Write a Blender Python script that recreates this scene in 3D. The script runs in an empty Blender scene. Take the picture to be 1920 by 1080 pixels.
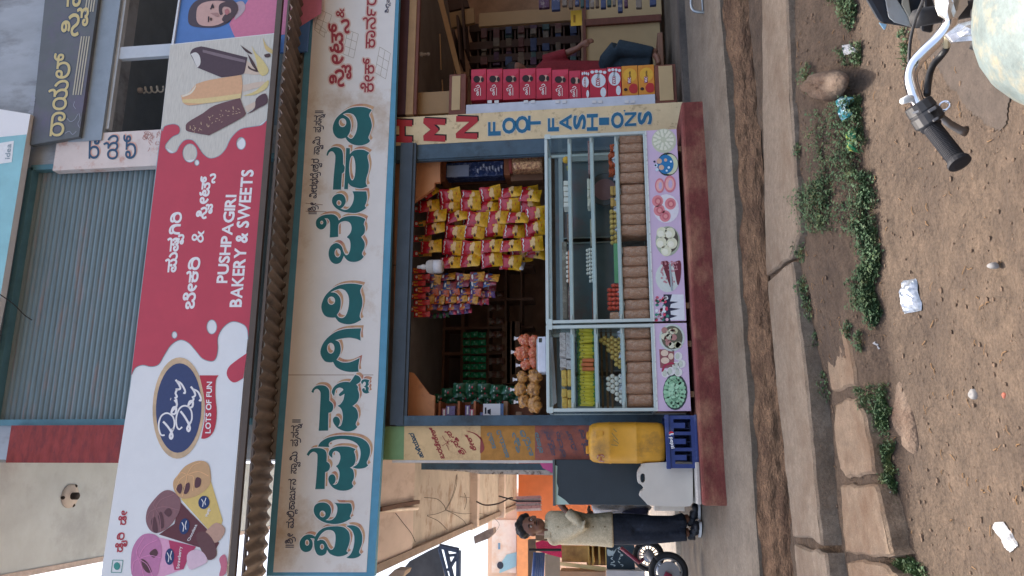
import bpy, math, random
import numpy as np
from mathutils import Vector, Matrix, geometry
random.seed(7)
sc = bpy.context.scene
COL = sc.collection
rad = math.radians
# ---------------------------------------------------------------- camera
YAW, PITCH, ROLL, FPX = rad(13.37), rad(7.07), rad(1.51), 1400.0
_f = Vector((math.sin(YAW)*math.cos(PITCH), math.cos(YAW)*math.cos(PITCH), math.sin(PITCH)))
_r = Vector((math.cos(YAW), -math.sin(YAW), 0))
_d = _f.cross(_r)
RT = math.cos(ROLL)*_r + math.sin(ROLL)*_d
DN = -math.sin(ROLL)*_r + math.cos(ROLL)*_d
CAM = Vector((0, 0, 1.5))
cd = bpy.data.cameras.new('camera')
cd.sensor_width = 36; cd.lens = FPX/1920*36; cd.clip_start = .05; cd.clip_end = 3000
cam = bpy.data.objects.new('camera', cd); COL.objects.link(cam)
m3 = Matrix((DN, RT, -_f)).transposed()          # the phone was held upright, the picture is stored on its side
cam.matrix_world = Matrix.Translation(CAM) @ m3.to_4x4()
sc.camera = cam
# ---------------------------------------------------------------- sky and sun
SUN_EL, SUN_AZ = rad(71), rad(16)
w = bpy.data.worlds.new('World'); sc.world = w; w.use_nodes = True
nt = w.node_tree; bg = nt.nodes['Background']
sky = nt.nodes.new('ShaderNodeTexSky'); sky.sky_type = 'NISHITA'; sky.sun_disc = False
sky.sun_elevation = SUN_EL; sky.sun_rotation = SUN_AZ; sky.dust_density = 7.0; sky.ozone_density = .4; sky.air_density = 1.0
nt.links.new(sky.outputs[0], bg.inputs[0]); bg.inputs[1].default_value = .15
sd = bpy.data.lights.new('sun', 'SUN'); sd.energy = 2.0; sd.angle = rad(.6); sd.color = (1, .96, .9)
so = bpy.data.objects.new('sun', sd); COL.objects.link(so)
to_sun = Vector((math.sin(SUN_AZ)*math.cos(SUN_EL), math.cos(SUN_AZ)*math.cos(SUN_EL), math.sin(SUN_EL)))
so.rotation_euler = to_sun.to_track_quat('Z', 'Y').to_euler(); so.location = (0, 0, 30)
sc.view_settings.view_transform = 'Standard'; sc.view_settings.look = 'None'
sc.view_settings.exposure = 1.65; sc.view_settings.gamma = 1
sc.render.engine = 'CYCLES'; sc.cycles.max_bounces = 8; sc.cycles.transparent_max_bounces = 12
sc.cycles.diffuse_bounces = 5
# ---------------------------------------------------------------- places measured on the photograph (1920 x 1080), put on real planes
def ray(x, y):
    return RT*(540-y) + DN*(x-960) + _f*FPX
def at(x, y, Y):
    v = ray(x, y); return CAM + v*(Y/v.y)
def atz(x, y, z):
    v = ray(x, y); return CAM + v*((z-CAM.z)/v.z)
def rect(x0, y0, x1, y1, Y):
    """photo rectangle on the plane Y -> world X0,X1,Z0,Z1"""
    a = [at(x, y, Y) for x in (x0, x1) for y in (y0, y1)]
    xs = sorted(p.x for p in a); zs = sorted(p.z for p in a)
    return (xs[0]+xs[1])/2, (xs[2]+xs[3])/2, (zs[0]+zs[1])/2, (zs[2]+zs[3])/2
# ---------------------------------------------------------------- materials
def lin(c):
    c /= 255.0
    return c/12.92 if c <= .04045 else ((c+.055)/1.055)**2.4
def S(r, g, b, k=1.0):
    return (lin(r)*k, lin(g)*k, lin(b)*k, 1)
MATS = {}
def mat(name, c, rough=.75, var=.12, scale=6.0, bump=0.0, metal=0.0, c2=None, amt=.5, sc2=None, stretch=(1, 1, 1), spec=.4, trans=None, k=1.0, dist=.02, coat=0):
    """painted / worn surface: base colour broken up by two noises, optional second colour in patches, optional bump"""
    if name in MATS: return MATS[name]
    m = bpy.data.materials.new(name); m.use_nodes = True; n = m.node_tree; N = n.nodes; L = n.links
    b = N['Principled BSDF']; MATS[name] = m
    tc = N.new('ShaderNodeTexCoord'); mp = N.new('ShaderNodeMapping'); mp.inputs['Scale'].default_value = stretch
    L.new(tc.outputs['Object'], mp.inputs[0])
    n1 = N.new('ShaderNodeTexNoise'); n1.inputs['Scale'].default_value = scale; n1.inputs['Detail'].default_value = 6; n1.inputs['Roughness'].default_value = .65
    L.new(mp.outputs[0], n1.inputs['Vector'])
    base = S(*c, k)
    r = N.new('ShaderNodeValToRGB'); r.color_ramp.elements[0].position = .3; r.color_ramp.elements[1].position = .7
    r.color_ramp.elements[0].color = tuple(max(0, v*(1-var)) for v in base[:3])+(1,)
    r.color_ramp.elements[1].color = tuple(min(1, v*(1+var)) for v in base[:3])+(1,)
    L.new(n1.outputs['Fac'], r.inputs[0]); out = r.outputs[0]
    if c2:
        n2 = N.new('ShaderNodeTexNoise'); n2.inputs['Scale'].default_value = sc2 or scale*.35; n2.inputs['Detail'].default_value = 8; n2.inputs['Roughness'].default_value = .7
        L.new(mp.outputs[0], n2.inputs['Vector'])
        r2 = N.new('ShaderNodeValToRGB'); r2.color_ramp.elements[0].position = .62-amt*.3; r2.color_ramp.elements[1].position = .78-amt*.25
        L.new(n2.outputs['Fac'], r2.inputs[0])
        mx = N.new('ShaderNodeMixRGB'); mx.inputs[2].default_value = S(*c2, k)
        L.new(r2.outputs[0], mx.inputs[0]); L.new(out, mx.inputs[1]); out = mx.outputs[0]
    if bump:                                       # fine grain, so that rough surfaces are not smooth close up
        n4 = N.new('ShaderNodeTexNoise'); n4.inputs['Scale'].default_value = scale*9; n4.inputs['Detail'].default_value = 5; n4.inputs['Roughness'].default_value = .8
        r4 = N.new('ShaderNodeValToRGB'); r4.color_ramp.elements[0].position = .34; r4.color_ramp.elements[1].position = .66
        r4.color_ramp.elements[0].color = (.55, .54, .53, 1); r4.color_ramp.elements[1].color = (1.25, 1.25, 1.25, 1)
        mg = N.new('ShaderNodeMixRGB'); mg.blend_type = 'MULTIPLY'; mg.inputs[0].default_value = min(1, .4+bump*.5)
        L.new(mp.outputs[0], n4.inputs['Vector']); L.new(n4.outputs['Fac'], r4.inputs[0]); L.new(out, mg.inputs[1]); L.new(r4.outputs[0], mg.inputs[2]); out = mg.outputs[0]
    L.new(out, b.inputs['Base Color'])
    b.inputs['Roughness'].default_value = rough; b.inputs['Metallic'].default_value = metal
    b.inputs['Specular IOR Level'].default_value = spec
    if coat: b.inputs['Coat Weight'].default_value = coat
    if bump:
        bp = N.new('ShaderNodeBump'); bp.inputs['Strength'].default_value = bump; bp.inputs['Distance'].default_value = dist
        n3 = N.new('ShaderNodeTexNoise'); n3.inputs['Scale'].default_value = scale*3; n3.inputs['Detail'].default_value = 8
        L.new(mp.outputs[0], n3.inputs['Vector']); L.new(n3.outputs['Fac'], bp.inputs['Height']); L.new(bp.outputs[0], b.inputs['Normal'])
    if trans:
        t = N.new('ShaderNodeBsdfTransparent'); mxs = N.new('ShaderNodeMixShader'); mxs.inputs[0].default_value = trans
        L.new(b.outputs[0], mxs.inputs[1]); L.new(t.outputs[0], mxs.inputs[2]); L.new(mxs.outputs[0], N['Material Output'].inputs[0])
    return m
def glass(name, tint=(235, 245, 245), refl=.08):
    if name in MATS: return MATS[name]
    m = bpy.data.materials.new(name); m.use_nodes = True; N = m.node_tree.nodes; L = m.node_tree.links; MATS[name] = m
    N.remove(N['Principled BSDF'])
    t = N.new('ShaderNodeBsdfTransparent'); t.inputs[0].default_value = S(*tint)
    g = N.new('ShaderNodeBsdfGlossy'); g.inputs['Roughness'].default_value = .03
    x = N.new('ShaderNodeMixShader'); fr = N.new('ShaderNodeLayerWeight'); pw = N.new('ShaderNodeMath'); pw.operation = 'POWER'; pw.inputs[1].default_value = 4
    ad = N.new('ShaderNodeMath'); ad.operation = 'MULTIPLY_ADD'; ad.inputs[1].default_value = .8; ad.inputs[2].default_value = refl
    L.new(fr.outputs['Facing'], pw.inputs[0]); L.new(pw.outputs[0], ad.inputs[0])
    L.new(ad.outputs[0], x.inputs[0]); L.new(t.outputs[0], x.inputs[1]); L.new(g.outputs[0], x.inputs[2])
    L.new(x.outputs[0], N['Material Output'].inputs[0])
    return m
def P(name, c, **kw):                              # flat printed or painted colour
    kw.setdefault('var', .06); kw.setdefault('scale', 30)
    return mat(name, c, **kw)
# ---------------------------------------------------------------- mesh building
class B:
    def __init__(s): s.v = []; s.f = []
    def add(s, vs, fs):
        o = len(s.v); s.v += [tuple(p) for p in vs]; s.f += [tuple(i+o for i in f) for f in fs]; return s
    def box(s, x0, x1, y0, y1, z0, z1):
        x0, x1 = sorted((x0, x1)); y0, y1 = sorted((y0, y1)); z0, z1 = sorted((z0, z1))
        return s.add([(x0,y0,z0),(x1,y0,z0),(x1,y1,z0),(x0,y1,z0),(x0,y0,z1),(x1,y0,z1),(x1,y1,z1),(x0,y1,z1)],
              [(0,3,2,1),(4,5,6,7),(0,1,5,4),(1,2,6,5),(2,3,7,6),(3,0,4,7)])
    def bpx(s, x0, y0, x1, y1, Y, dep):            # axis-aligned box whose front face covers the photo rectangle on plane Y
        a, b, c, d = rect(x0, y0, x1, y1, Y); return s.box(a, b, Y, Y+dep, c, d)
    def obox(s, c, ax, ay, az):                    # oriented box: centre and three half-axes
        c = Vector(c); ax, ay, az = Vector(ax), Vector(ay), Vector(az)
        vs = [c+ax*i+ay*j+az*k for k in (-1, 1) for (i, j) in ((-1,-1),(1,-1),(1,1),(-1,1))]
        return s.add(vs, [(0,3,2,1),(4,5,6,7),(0,1,5,4),(1,2,6,5),(2,3,7,6),(3,0,4,7)])
    def rings(s, rs, cap=True):                    # loft through rings with the same number of points
        o = len(s.v); n = len(rs[0]); vs = [p for r in rs for p in r]; fs = []
        for i in range(len(rs)-1):
            for j in range(n):
                a = i*n+j; b = i*n+(j+1) % n
                fs.append((a, b, b+n, a+n))
        if cap: fs.append(tuple(range(n))[::-1]); fs.append(tuple(range((len(rs)-1)*n, len(rs)*n)))
        return s.add(vs, fs)
    def tube(s, pts, r, n=8, cap=True):
        pts = [Vector(p) for p in pts]; rs = r if isinstance(r, (list, tuple)) else [r]*len(pts); R = []; up = None
        for i, p in enumerate(pts):
            t = (pts[min(i+1, len(pts)-1)]-pts[max(i-1, 0)]).normalized()
            if up is None:
                up = Vector((0, 0, 1)) if abs(t.z) < .9 else Vector((1, 0, 0))
            u = (up - t*up.dot(t)).normalized(); up = u; w_ = t.cross(u)
            R.append([p+(u*math.cos(a)+w_*math.sin(a))*rs[i] for a in [2*math.pi*k/n for k in range(n)]])
        return s.rings(R, cap)
    def lathe(s, c, prof, n=20, ax=(0,0,1), sx=1, sy=1):
        c = Vector(c); ax = Vector(ax).normalized(); u = ax.orthogonal().normalized(); w_ = ax.cross(u)
        return s.rings([[c+ax*h+(u*math.cos(a)*sx+w_*math.sin(a)*sy)*max(r, 1e-4) for a in [2*math.pi*k/n for k in range(n)]] for r, h in prof])
    def ball(s, c, r, sx=1, sy=1, sz=1, n=12, m=8, jit=0, rng=random):
        c = Vector(c); R = []
        for i in range(m+1):
            th = math.pi*i/m; rr = max(math.sin(th), 1e-3)
            R.append([c+Vector((math.cos(a)*rr*sx, math.sin(a)*rr*sy, -math.cos(th)*sz))*r*(1+jit*(rng.random()-.5)) for a in [2*math.pi*k/n for k in range(n)]])
        return s.rings(R)
    def prism(s, px, Y, dep):                      # photo outline put on plane Y and extruded away from the viewer
        vs, tr = fill2d([px]); return s.extr(vs, tr, [px], lambda x, y: at(x, y, Y), Vector((0, dep, 0)))
    def extr(s, vs, tr, conts, fn, off):
        P3 = [fn(*p) for p in vs]; s.add(P3, tr); s.add([p+off for p in P3], [t[::-1] for t in tr])
        for c in conts:
            q = [fn(*p) for p in c]; n = len(q)
            s.add(q+[p+off for p in q], [(i, (i+1) % n, (i+1) % n+n, i+n) for i in range(n)])
        return s
    def flat(s, conts, Y, fn=None):                # painted shape (several outlines, nonzero winding) on plane Y
        vs, tr = fill2d(conts); fn = fn or (lambda x, y: at(x, y, Y))
        return s.add([fn(*p) for p in vs], tr)
    def obj(s, name, m, parent=None, smooth=False, bev=0, solid=0, fix=True):
        me = bpy.data.meshes.new(name); me.from_pydata(s.v, [], s.f); me.update()
        o = bpy.data.objects.new(name, me); COL.objects.link(o)
        if m: me.materials.append(m)
        if smooth:
            for p in me.polygons: p.use_smooth = True
        if fix:
            import bmesh
            bm = bmesh.new(); bm.from_mesh(me); bmesh.ops.remove_doubles(bm, verts=bm.verts, dist=1e-5)
            bmesh.ops.recalc_face_normals(bm, faces=bm.faces); bm.to_mesh(me); bm.free()
        if bev:
            md = o.modifiers.new('bevel', 'BEVEL'); md.width = bev; md.segments = 2; md.limit_method = 'ANGLE'
        if parent: own(o, parent)
        return o
def own(o, parent):
    o.parent = parent
    o.matrix_parent_inverse = Matrix.Translation(-Vector(parent.location)) if parent.parent is None else Matrix()   # a part of a thing already sits at the world origin
def thing(name, label, cat, loc=(0, 0, 0), group=None):
    o = bpy.data.objects.new(name, None); COL.objects.link(o); o.location = loc; o.empty_display_size = .1
    o['label'] = label; o['category'] = cat
    if group: o['group'] = group
    return o
def tag(o, label, cat, group=None):
    o['label'] = label; o['category'] = cat
    if group: o['group'] = group
    return o
def struct(o): o['kind'] = 'structure'; return o
def dup(root, delta, label=None, rot=None):
    """copy a thing with copies of its parts and sub-parts, moved by delta"""
    r = root.copy(); COL.objects.link(r); r.location = Vector(root.location)+Vector(delta)
    if rot is not None: r.rotation_euler = rot
    if label: r['label'] = label
    for ch in root.children:
        c = ch.copy(); COL.objects.link(c); c.parent = r
        for g in ch.children:
            d = g.copy(); COL.objects.link(d); d.parent = c
    return r
def origin_at(o, p):
    """move the mesh origin to p (so copies can be turned about it)"""
    p = Vector(p); o.data.transform(Matrix.Translation(-p)); o.location = p; return o
# ---------------------------------------------------------------- flat shapes
def area(c):
    return .5*sum(c[i][0]*c[(i+1) % len(c)][1]-c[(i+1) % len(c)][0]*c[i][1] for i in range(len(c)))
def fill2d(conts):
    """triangles of a set of outlines, nonzero winding (holes run the other way)"""
    conts = [c for c in conts if len(c) > 2]
    vs = []; ed = []
    for c in conts:
        o = len(vs); n = len(c); vs += [Vector(p) for p in c]; ed += [(o+i, o+(i+1) % n) for i in range(n)]
    r = geometry.delaunay_2d_cdt(vs, ed, [], 0, 1e-4)
    ov = np.array([(p.x, p.y) for p in r[0]]); tr = np.array(r[2])
    cen = ov[tr].mean(1); wn = np.zeros(len(tr))
    for c in conts:
        a = np.array(c, float); b = np.roll(a, -1, 0)
        for (x0, y0), (x1, y1) in zip(a, b):
            up = (y0 <= cen[:, 1]) & (y1 > cen[:, 1]); dn = (y0 > cen[:, 1]) & (y1 <= cen[:, 1])
            s_ = (x1-x0)*(cen[:, 1]-y0)-(cen[:, 0]-x0)*(y1-y0)
            wn += (up & (s_ > 0)).astype(int)-(dn & (s_ < 0)).astype(int)
    keep = tr[np.abs(wn) > .5]
    return [tuple(p) for p in ov], [tuple(int(i) for i in t) for t in keep]
def orient(c, ccw=True):
    return c if (area(c) > 0) == ccw else c[::-1]
def smooth_pts(pts, k=4):
    """closed Catmull-Rom; a third value 1 marks a corner"""
    n = len(pts); out = []
    for i in range(n):
        p0, p1, p2, p3 = pts[i-1], pts[i], pts[(i+1) % n], pts[(i+2) % n]
        c1 = len(p1) > 2; c2 = len(p2) > 2
        a1 = Vector(p1[:2]); a2 = Vector(p2[:2])
        t1 = (a2-a1) if c1 else (a2-Vector(p0[:2]))*.5
        t2 = (a2-a1) if c2 else (Vector(p3[:2])-a1)*.5
        for j in range(k):
            t = j/k; h1 = 2*t**3-3*t**2+1; h2 = t**3-2*t**2+t; h3 = -2*t**3+3*t**2; h4 = t**3-t**2
            q = a1*h1+t1*h2+a2*h3+t2*h4; out.append((q.x, q.y))
    return out
def grow(c, d):
    """move an outline outwards (holes inwards) by d; outline direction tells which"""
    n = len(c); out = []; sg = 1
    for i in range(n):
        a, b, e = Vector(c[i-1]), Vector(c[i]), Vector(c[(i+1) % n])
        t = ((b-a).normalized()+(e-b).normalized())
        if t.length < 1e-6: out.append(c[i]); continue
        t.normalize(); out.append((b.x+t.y*d, b.y-t.x*d))
    return out
def zpx(pts, ox, oy, s):                            # enlarged-view coordinates -> photo pixels
    return [(ox+p[0]/s, oy+p[1]/s)+tuple(p[2:]) for p in pts]
def ell(cx, cy, rx, ry, n=20, rot=0):
    return [(cx+rx*math.cos(t)*math.cos(rot)-ry*math.sin(t)*math.sin(rot), cy+rx*math.cos(t)*math.sin(rot)+ry*math.sin(t)*math.cos(rot)) for t in [2*math.pi*i/n for i in range(n)]]
def ribbon(pts, w_):
    """thick pen stroke along points (in pixels), width w_ or list"""
    ws = w_ if isinstance(w_, (list, tuple)) else [w_]*len(pts); L_ = []; R_ = []
    for i, p in enumerate(pts):
        a = Vector(pts[max(i-1, 0)]); b = Vector(pts[min(i+1, len(pts)-1)]); t = (b-a)
        if t.length < 1e-6: t = Vector((1, 0))
        t.normalize(); nrm = Vector((-t.y, t.x))*ws[i]*.5; p = Vector(p)
        L_.append(tuple(p+nrm)); R_.append(tuple(p-nrm))
    return orient(L_+R_[::-1])
def curve_pts(pts, k=4):
    n = len(pts); out = []
    for i in range(n-1):
        p0, p1, p2, p3 = [Vector(pts[min(max(j, 0), n-1)]) for j in (i-1, i, i+1, i+2)]
        for j in range(k):
            t = j/k
            q = .5*((2*p1)+(p2-p0)*t+(2*p0-5*p1+4*p2-p3)*t*t+(3*p1-p0-3*p2+p3)*t**3); out.append(tuple(q))
    out.append(tuple(pts[-1])); return out
KG={
'sri':(210,'89,-4 65,-4o 29,9o 10,34o 10,53 10,71o 27,91o 56,102o 73,104 95,107o 117,118o 125,138o 125,155 125,159 125,173o 118,202o 103,227o 79,243o 62,243 52,243o 41,233o 41,226 41,218o 51,208o 60,208 72,208o 91,222o 92,240 116,237 113,210o 83,185o 62,185 47,185o 26,194o 15,213o 15,226 15,243o 41,266o 64,266 86,266o 118,248o 140,216o 151,178o 151,159 151,155o 151,149o 151,144o 150,142 148,120o 129,94o 100,83o 83,81 67,79o 47,73o 37,62o 37,53 37,44o 47,30o 70,22o 89,22 115,22o 151,37o 171,64o 171,83 171,102o 156,131o 141,141 139,143o 133,144o 131,146 122,150o 101,154o 88,154 74,154o 55,147o 55,137 55,134o 57,126o 59,122 34,112 30,120o 27,133o 27,140 27,147o 33,161o 47,173o 71,180o 88,180 100,180o 122,176o 132,172 134,172o 137,172o 140,171o 141,171 158,163o 183,139o 198,105o 198,84 198,56o 174,17o 125,-4o'),
'rs':(45,'42,-19 42,-46o 14,-81o -36,-99o -69,-99 -82,-99o -111,-95o -124,-92 -118,-69 -107,-71o -83,-75o -69,-75 -26,-75o 16,-44o 16,-18 16,-7o 9,12o 3,20 26,32 36,19o 42,-8o'),
'lm':(136,'127,143 127,129o 114,106o 88,93o 69,93 50,93o 25,108o 19,116 27,138 30,134o 40,124o 56,116o 67,116 84,116o 100,131o 100,142 100,153o 89,164o 77,164 67,164o 50,152o 38,129o 38,112 38,108 38,86o 55,54o 85,30o 104,21 90,-4 67,7o 32,39o 12,81o 12,108 12,132o 29,168o 59,188o 79,188 94,188o 116,176o 127,157o'),
'ma':(385,'75,-4 57,-4o 27,11o 10,37o 10,56 10,70o 22,94o 45,108o 61,108 79,108o 100,91o 100,77 100,72o 98,61o 96,57 73,59 74,61o 75,68o 75,70 75,77o 67,85o 60,85 50,85o 36,70o 36,57 36,42o 57,22o 78,22 101,22o 122,46o 124,65 149,65 151,43o 174,22o 190,22 209,22o 223,47o 223,64 223,83o 210,116o 187,142o 160,157o 146,159 197,161 214,150o 238,121o 251,86o 251,66 251,42o 234,11o 208,-4o 192,-4 175,-4o 154,5o 139,22o 132,34 142,35 134,19o 114,2o 90,-4o;10,158 10,184 180,184 198,184o 213,187o 216,190 221,193o 224,201o 224,206 224,217o 213,238o 202,249 224,263 239,246o 251,218o 251,204 251,198o 246,179o 237,172 229,165o 206,158o 186,158;303,-4 277,-4o 239,22o 224,41 241,59 255,41o 284,22o 304,22 324,22o 346,48o 346,70 346,93o 329,129o 300,154o 280,163 295,188 317,177o 353,144o 373,99o 373,72 373,50o 358,16o 326,-4o'),
'li':(265,'126,-4 90,-4o 39,23o 12,72o 12,103 12,129o 29,167o 60,188o 81,188 96,188o 117,177o 128,157o 128,143 128,129o 115,106o 89,93o 71,93 63,93o 51,95o 40,100o 36,103 39,127 43,124o 51,119o 62,116o 69,116 86,116o 102,131o 102,142 102,153o 90,164o 81,164 70,164o 50,152o 38,125o 38,102 38,80o 58,44o 98,23o 128,23 158,23o 201,46o 224,91o 224,124 224,142o 216,180o 200,212o 174,231o 157,231 146,231o 135,221o 135,214 135,206o 145,196o 155,196 167,196o 185,210o 186,227 211,225 208,207o 193,184o 170,173o 156,173 145,173o 128,178o 115,189o 109,204o 109,214 109,231o 135,254o 158,254 181,254o 215,234o 239,197o 252,150o 252,124 252,96o 237,50o 206,15o 159,-4o'),
'ls':(21,'-80,-22 -69,-22o -55,-29o -44,-42o -37,-53 -49,-52 -40,-39o -22,-22o -6,-22 8,-22o 26,-34o 36,-53o 36,-65 36,-78o 27,-98o 12,-114o 5,-120 -11,-102 -1,-94o 13,-77o 13,-66 13,-58o 4,-45o -7,-45 -18,-45o -31,-61o -31,-74 -55,-74 -56,-61o -69,-45o -79,-45 -90,-45o -99,-58o -99,-66 -99,-77o -85,-94o -75,-102 -91,-120 -102,-110o -122,-83o -122,-64 -122,-53o -112,-34o -94,-22o'),
'kac':(191,'94,-4 71,-4o 37,11o 19,39o 19,57 19,68o 26,87o 40,102o 51,107 55,102 12,102 12,125 81,125 85,128o 90,136o 90,141 90,146o 87,155o 84,158 99,162 111,158 114,154o 116,145o 116,141 116,136o 114,128o 112,125 180,125 180,102 135,103 140,106 150,102o 164,88o 172,69o 172,58 172,40o 155,12o 120,-4o;96,22 122,22o 145,45o 145,61 145,74o 134,92o 112,102o 96,102 79,102o 57,92o 46,73o 46,61 46,44o 71,22o;12,158 12,184 142,184 142,158'),
'aa':(150,'136,80 136,54o 119,16o 88,-4o 65,-4 47,-4o 21,10o 8,35o 8,49 8,64o 18,83o 35,93o 45,93 57,93o 70,81o 70,71 70,61o 60,50o 52,50 43,50o 33,60o 33,70 36,71 34,66o 32,57o 32,52 32,40o 47,21o 65,21 79,21o 98,34o 108,60o 108,80 108,99o 99,127o 90,137 83,144o 66,153o 40,158o 20,158 -83,158 -83,184 26,184 49,184o 81,177o 104,163o 112,153 124,141o 136,104o'),
'ja':(258,'187,-4 167,-4o 138,14o 127,35 137,35 129,20o 111,3o 88,-4o 73,-4 54,-4o 29,10o 16,33o 16,45 16,60o 27,80o 48,98o 62,107 75,115o 90,130o 90,141 90,148o 85,158o 73,163o 63,163 49,163o 36,151o 36,141 36,135o 39,126o 42,121 19,111 14,119o 9,135o 9,144 9,155o 21,175o 45,188o 64,188 84,188o 108,174o 117,152o 117,141 117,129o 107,110o 88,93o 75,85 59,75o 44,59o 44,47 44,34o 61,22o 74,22 97,22o 118,46o 119,65 145,65 146,43o 171,22o 187,22 206,22o 221,40o 221,52 221,61o 213,78o 207,86 230,101 238,91o 248,65o 248,50 248,35o 235,10o 208,-4o;172,104 153,104o 124,116o 105,136o 99,146 93,156 105,170 123,146o 155,128o 170,128 185,128o 202,141o 202,155 202,162o 198,176o 196,180 222,188 225,182o 229,164o 229,156 229,140o 216,116o 191,104o'),
'u':(121,'39,-4 13,-4o -25,22o -40,41 -23,59 -9,41o 20,22o 40,22 60,22o 82,48o 82,70 82,93o 65,129o 36,154o 16,163 31,188 53,177o 89,144o 109,99o 109,72 109,50o 94,16o 62,-4o'),
'reph':(189,'184,158 93,158 73,158o 55,156o 48,151 43,148o 38,138o 38,132 38,123o 44,114o 50,111 55,107o 73,105o 88,105 127,105 127,79 95,79 82,79o 68,79o 60,77o 56,76 49,73o 41,62o 41,53 41,43o 51,31o 69,26o 79,26 83,26 83,0 78,0 64,0o 41,6o 23,18o 13,37o 13,51 13,60o 19,75o 31,87o 40,92 41,89 28,96o 11,118o 11,136 11,145o 19,162o 25,168 32,174o 50,181o 74,184o 92,184 184,184'),
'na':(237,'161,-4 143,-4o 120,9o 105,30o 98,42 90,56o 78,71o 67,76o 61,76 49,76o 37,62o 37,49 37,39o 46,16o 54,6 28,-5 20,6o 10,34o 10,48 10,64o 24,88o 46,102o 60,102 81,102o 105,82o 116,62 124,49o 137,31o 152,22o 164,22 181,22o 196,47o 196,63 196,87o 176,127o 143,154o 122,158 11,158 11,184 153,184 171,184o 185,187o 189,190 193,193o 196,201o 196,206 196,217o 185,238o 174,249 196,263 212,246o 223,218o 223,204 223,198o 218,179o 209,172 201,165o 178,158o 158,158 150,158 169,161 186,150o 210,121o 223,86o 223,66 223,33o 191,-4o'),
'sac':(236,'161,-4 143,-4o 120,9o 105,30o 98,42 90,56o 78,71o 67,76o 61,76 49,76o 37,62o 37,49 37,39o 46,16o 54,6 28,-5 20,6o 10,34o 10,49 10,64o 24,88o 46,102o 60,102 74,102o 94,93o 109,76o 116,62 124,49o 137,31o 152,22o 163,22 180,22o 196,46o 196,65 196,80o 184,111o 168,129 191,145 206,128o 223,90o 223,68 223,34o 191,-4o;114,105 106,105o 94,116o 94,125 94,133o 106,144o 114,144 122,144o 133,133o 133,125 133,116o 122,105o;10,158 10,184 187,184 187,158'),
'vs':(43,'-83,-123 -103,-123o -129,-100o -129,-82 -129,-65o -109,-45o -93,-45 -79,-45o -63,-58o -63,-69 -63,-73o -65,-81o -66,-84 -86,-82 -85,-80o -85,-76o -85,-75 -85,-71o -89,-66o -95,-66 -99,-66o -107,-72o -107,-81 -107,-91o -93,-101o -81,-101 -72,-101o -59,-95o -51,-83o -50,-75 -28,-75 -27,-88o -14,-101o -2,-101 9,-101o 20,-90o 20,-79 20,-65o -1,-44o -18,-39 -4,-26 10,-31o 31,-46o 43,-68o 43,-82 43,-102o 18,-123o -1,-123 -11,-123o -26,-117o -37,-108o -41,-102 -37,-101 -43,-109o -57,-119o -73,-123o;-52,-41 -52,-20 -10,-20 0,-20o 9,-17o 12,-14 14,-12o 15,-7o 15,-4 15,3o 9,18o 3,26 24,35 34,21o 41,1o 41,-6 41,-18o 29,-33o 8,-41o -7,-41'),
'mi':(393,'75,-4 56,-4o 26,11o 10,37o 10,56 10,70o 22,94o 44,108o 60,108 78,108o 99,91o 99,77 99,72o 97,61o 95,57 72,59 73,61o 74,68o 74,70 74,77o 66,85o 59,85 49,85o 35,70o 35,57 35,42o 56,22o 77,22 100,22o 122,46o 123,65 149,65 150,43o 173,22o 188,22 200,22o 216,32o 226,48o 231,72o 231,86 231,115o 212,168o 180,208o 139,231o 116,231 105,231o 95,221o 95,214 95,206o 105,196o 114,196 126,196o 145,210o 146,227 172,225 169,207o 153,184o 130,173o 116,173 101,173o 80,182o 69,201o 69,214 69,225o 81,244o 102,254o 117,254 147,254o 198,228o 237,182o 259,120o 259,85 259,67o 252,38o 240,16o 223,3o 201,-4o 189,-4 173,-4o 153,5o 139,22o 131,34 142,35 133,19o 113,2o 90,-4o;310,-4 285,-4o 247,22o 232,41 249,59 263,41o 292,22o 312,22 331,22o 354,48o 354,70 354,93o 337,129o 308,154o 288,163 303,188 325,177o 361,144o 381,99o 381,72 381,50o 366,16o 334,-4o'),
'pa':(264,'75,-4 57,-4o 27,11o 10,37o 10,56 10,70o 22,94o 45,108o 61,108 79,108o 100,91o 100,77 100,72o 98,61o 96,57 73,59 74,62o 75,68o 75,70 75,77o 67,85o 60,85 50,85o 36,70o 36,57 36,42o 57,22o 78,22 101,22o 122,46o 124,65 149,65 151,43o 174,22o 190,22 202,22o 217,33o 223,52o 223,64 223,79o 211,111o 195,129 219,145 234,128o 251,90o 251,66 251,42o 234,11o 208,-4o 192,-4 175,-4o 154,5o 139,22o 132,34 142,35 134,19o 114,2o 90,-4o;134,99 126,99o 115,110o 115,118 115,127o 126,138o 134,138 142,138o 153,127o 153,118 153,110o 142,99o;10,158 10,184 180,184 198,184o 213,187o 216,190 221,193o 224,201o 224,206 224,217o 213,238o 202,249 224,263 239,246o 251,218o 251,204 251,198o 246,179o 237,172 229,165o 206,158o 186,158'),
'sa':(236,'161,-4 143,-4o 120,9o 105,30o 98,42 90,56o 78,71o 67,76o 61,76 49,76o 37,62o 37,49 37,39o 46,16o 54,6 28,-5 20,6o 10,34o 10,49 10,64o 24,88o 46,102o 60,102 74,102o 94,93o 109,76o 116,62 124,49o 137,31o 152,22o 163,22 180,22o 196,46o 196,65 196,80o 184,111o 168,129 191,145 206,128o 223,90o 223,68 223,34o 191,-4o;114,105 106,105o 94,116o 94,125 94,133o 106,144o 114,144 122,144o 133,133o 133,125 133,116o 122,105o;11,158 11,184 153,184 171,184o 185,187o 189,190 193,193o 196,201o 196,206 196,217o 186,238o 175,249 196,263 212,246o 223,218o 223,204 223,198o 218,179o 210,172 201,165o 178,158o 159,158'),
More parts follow.
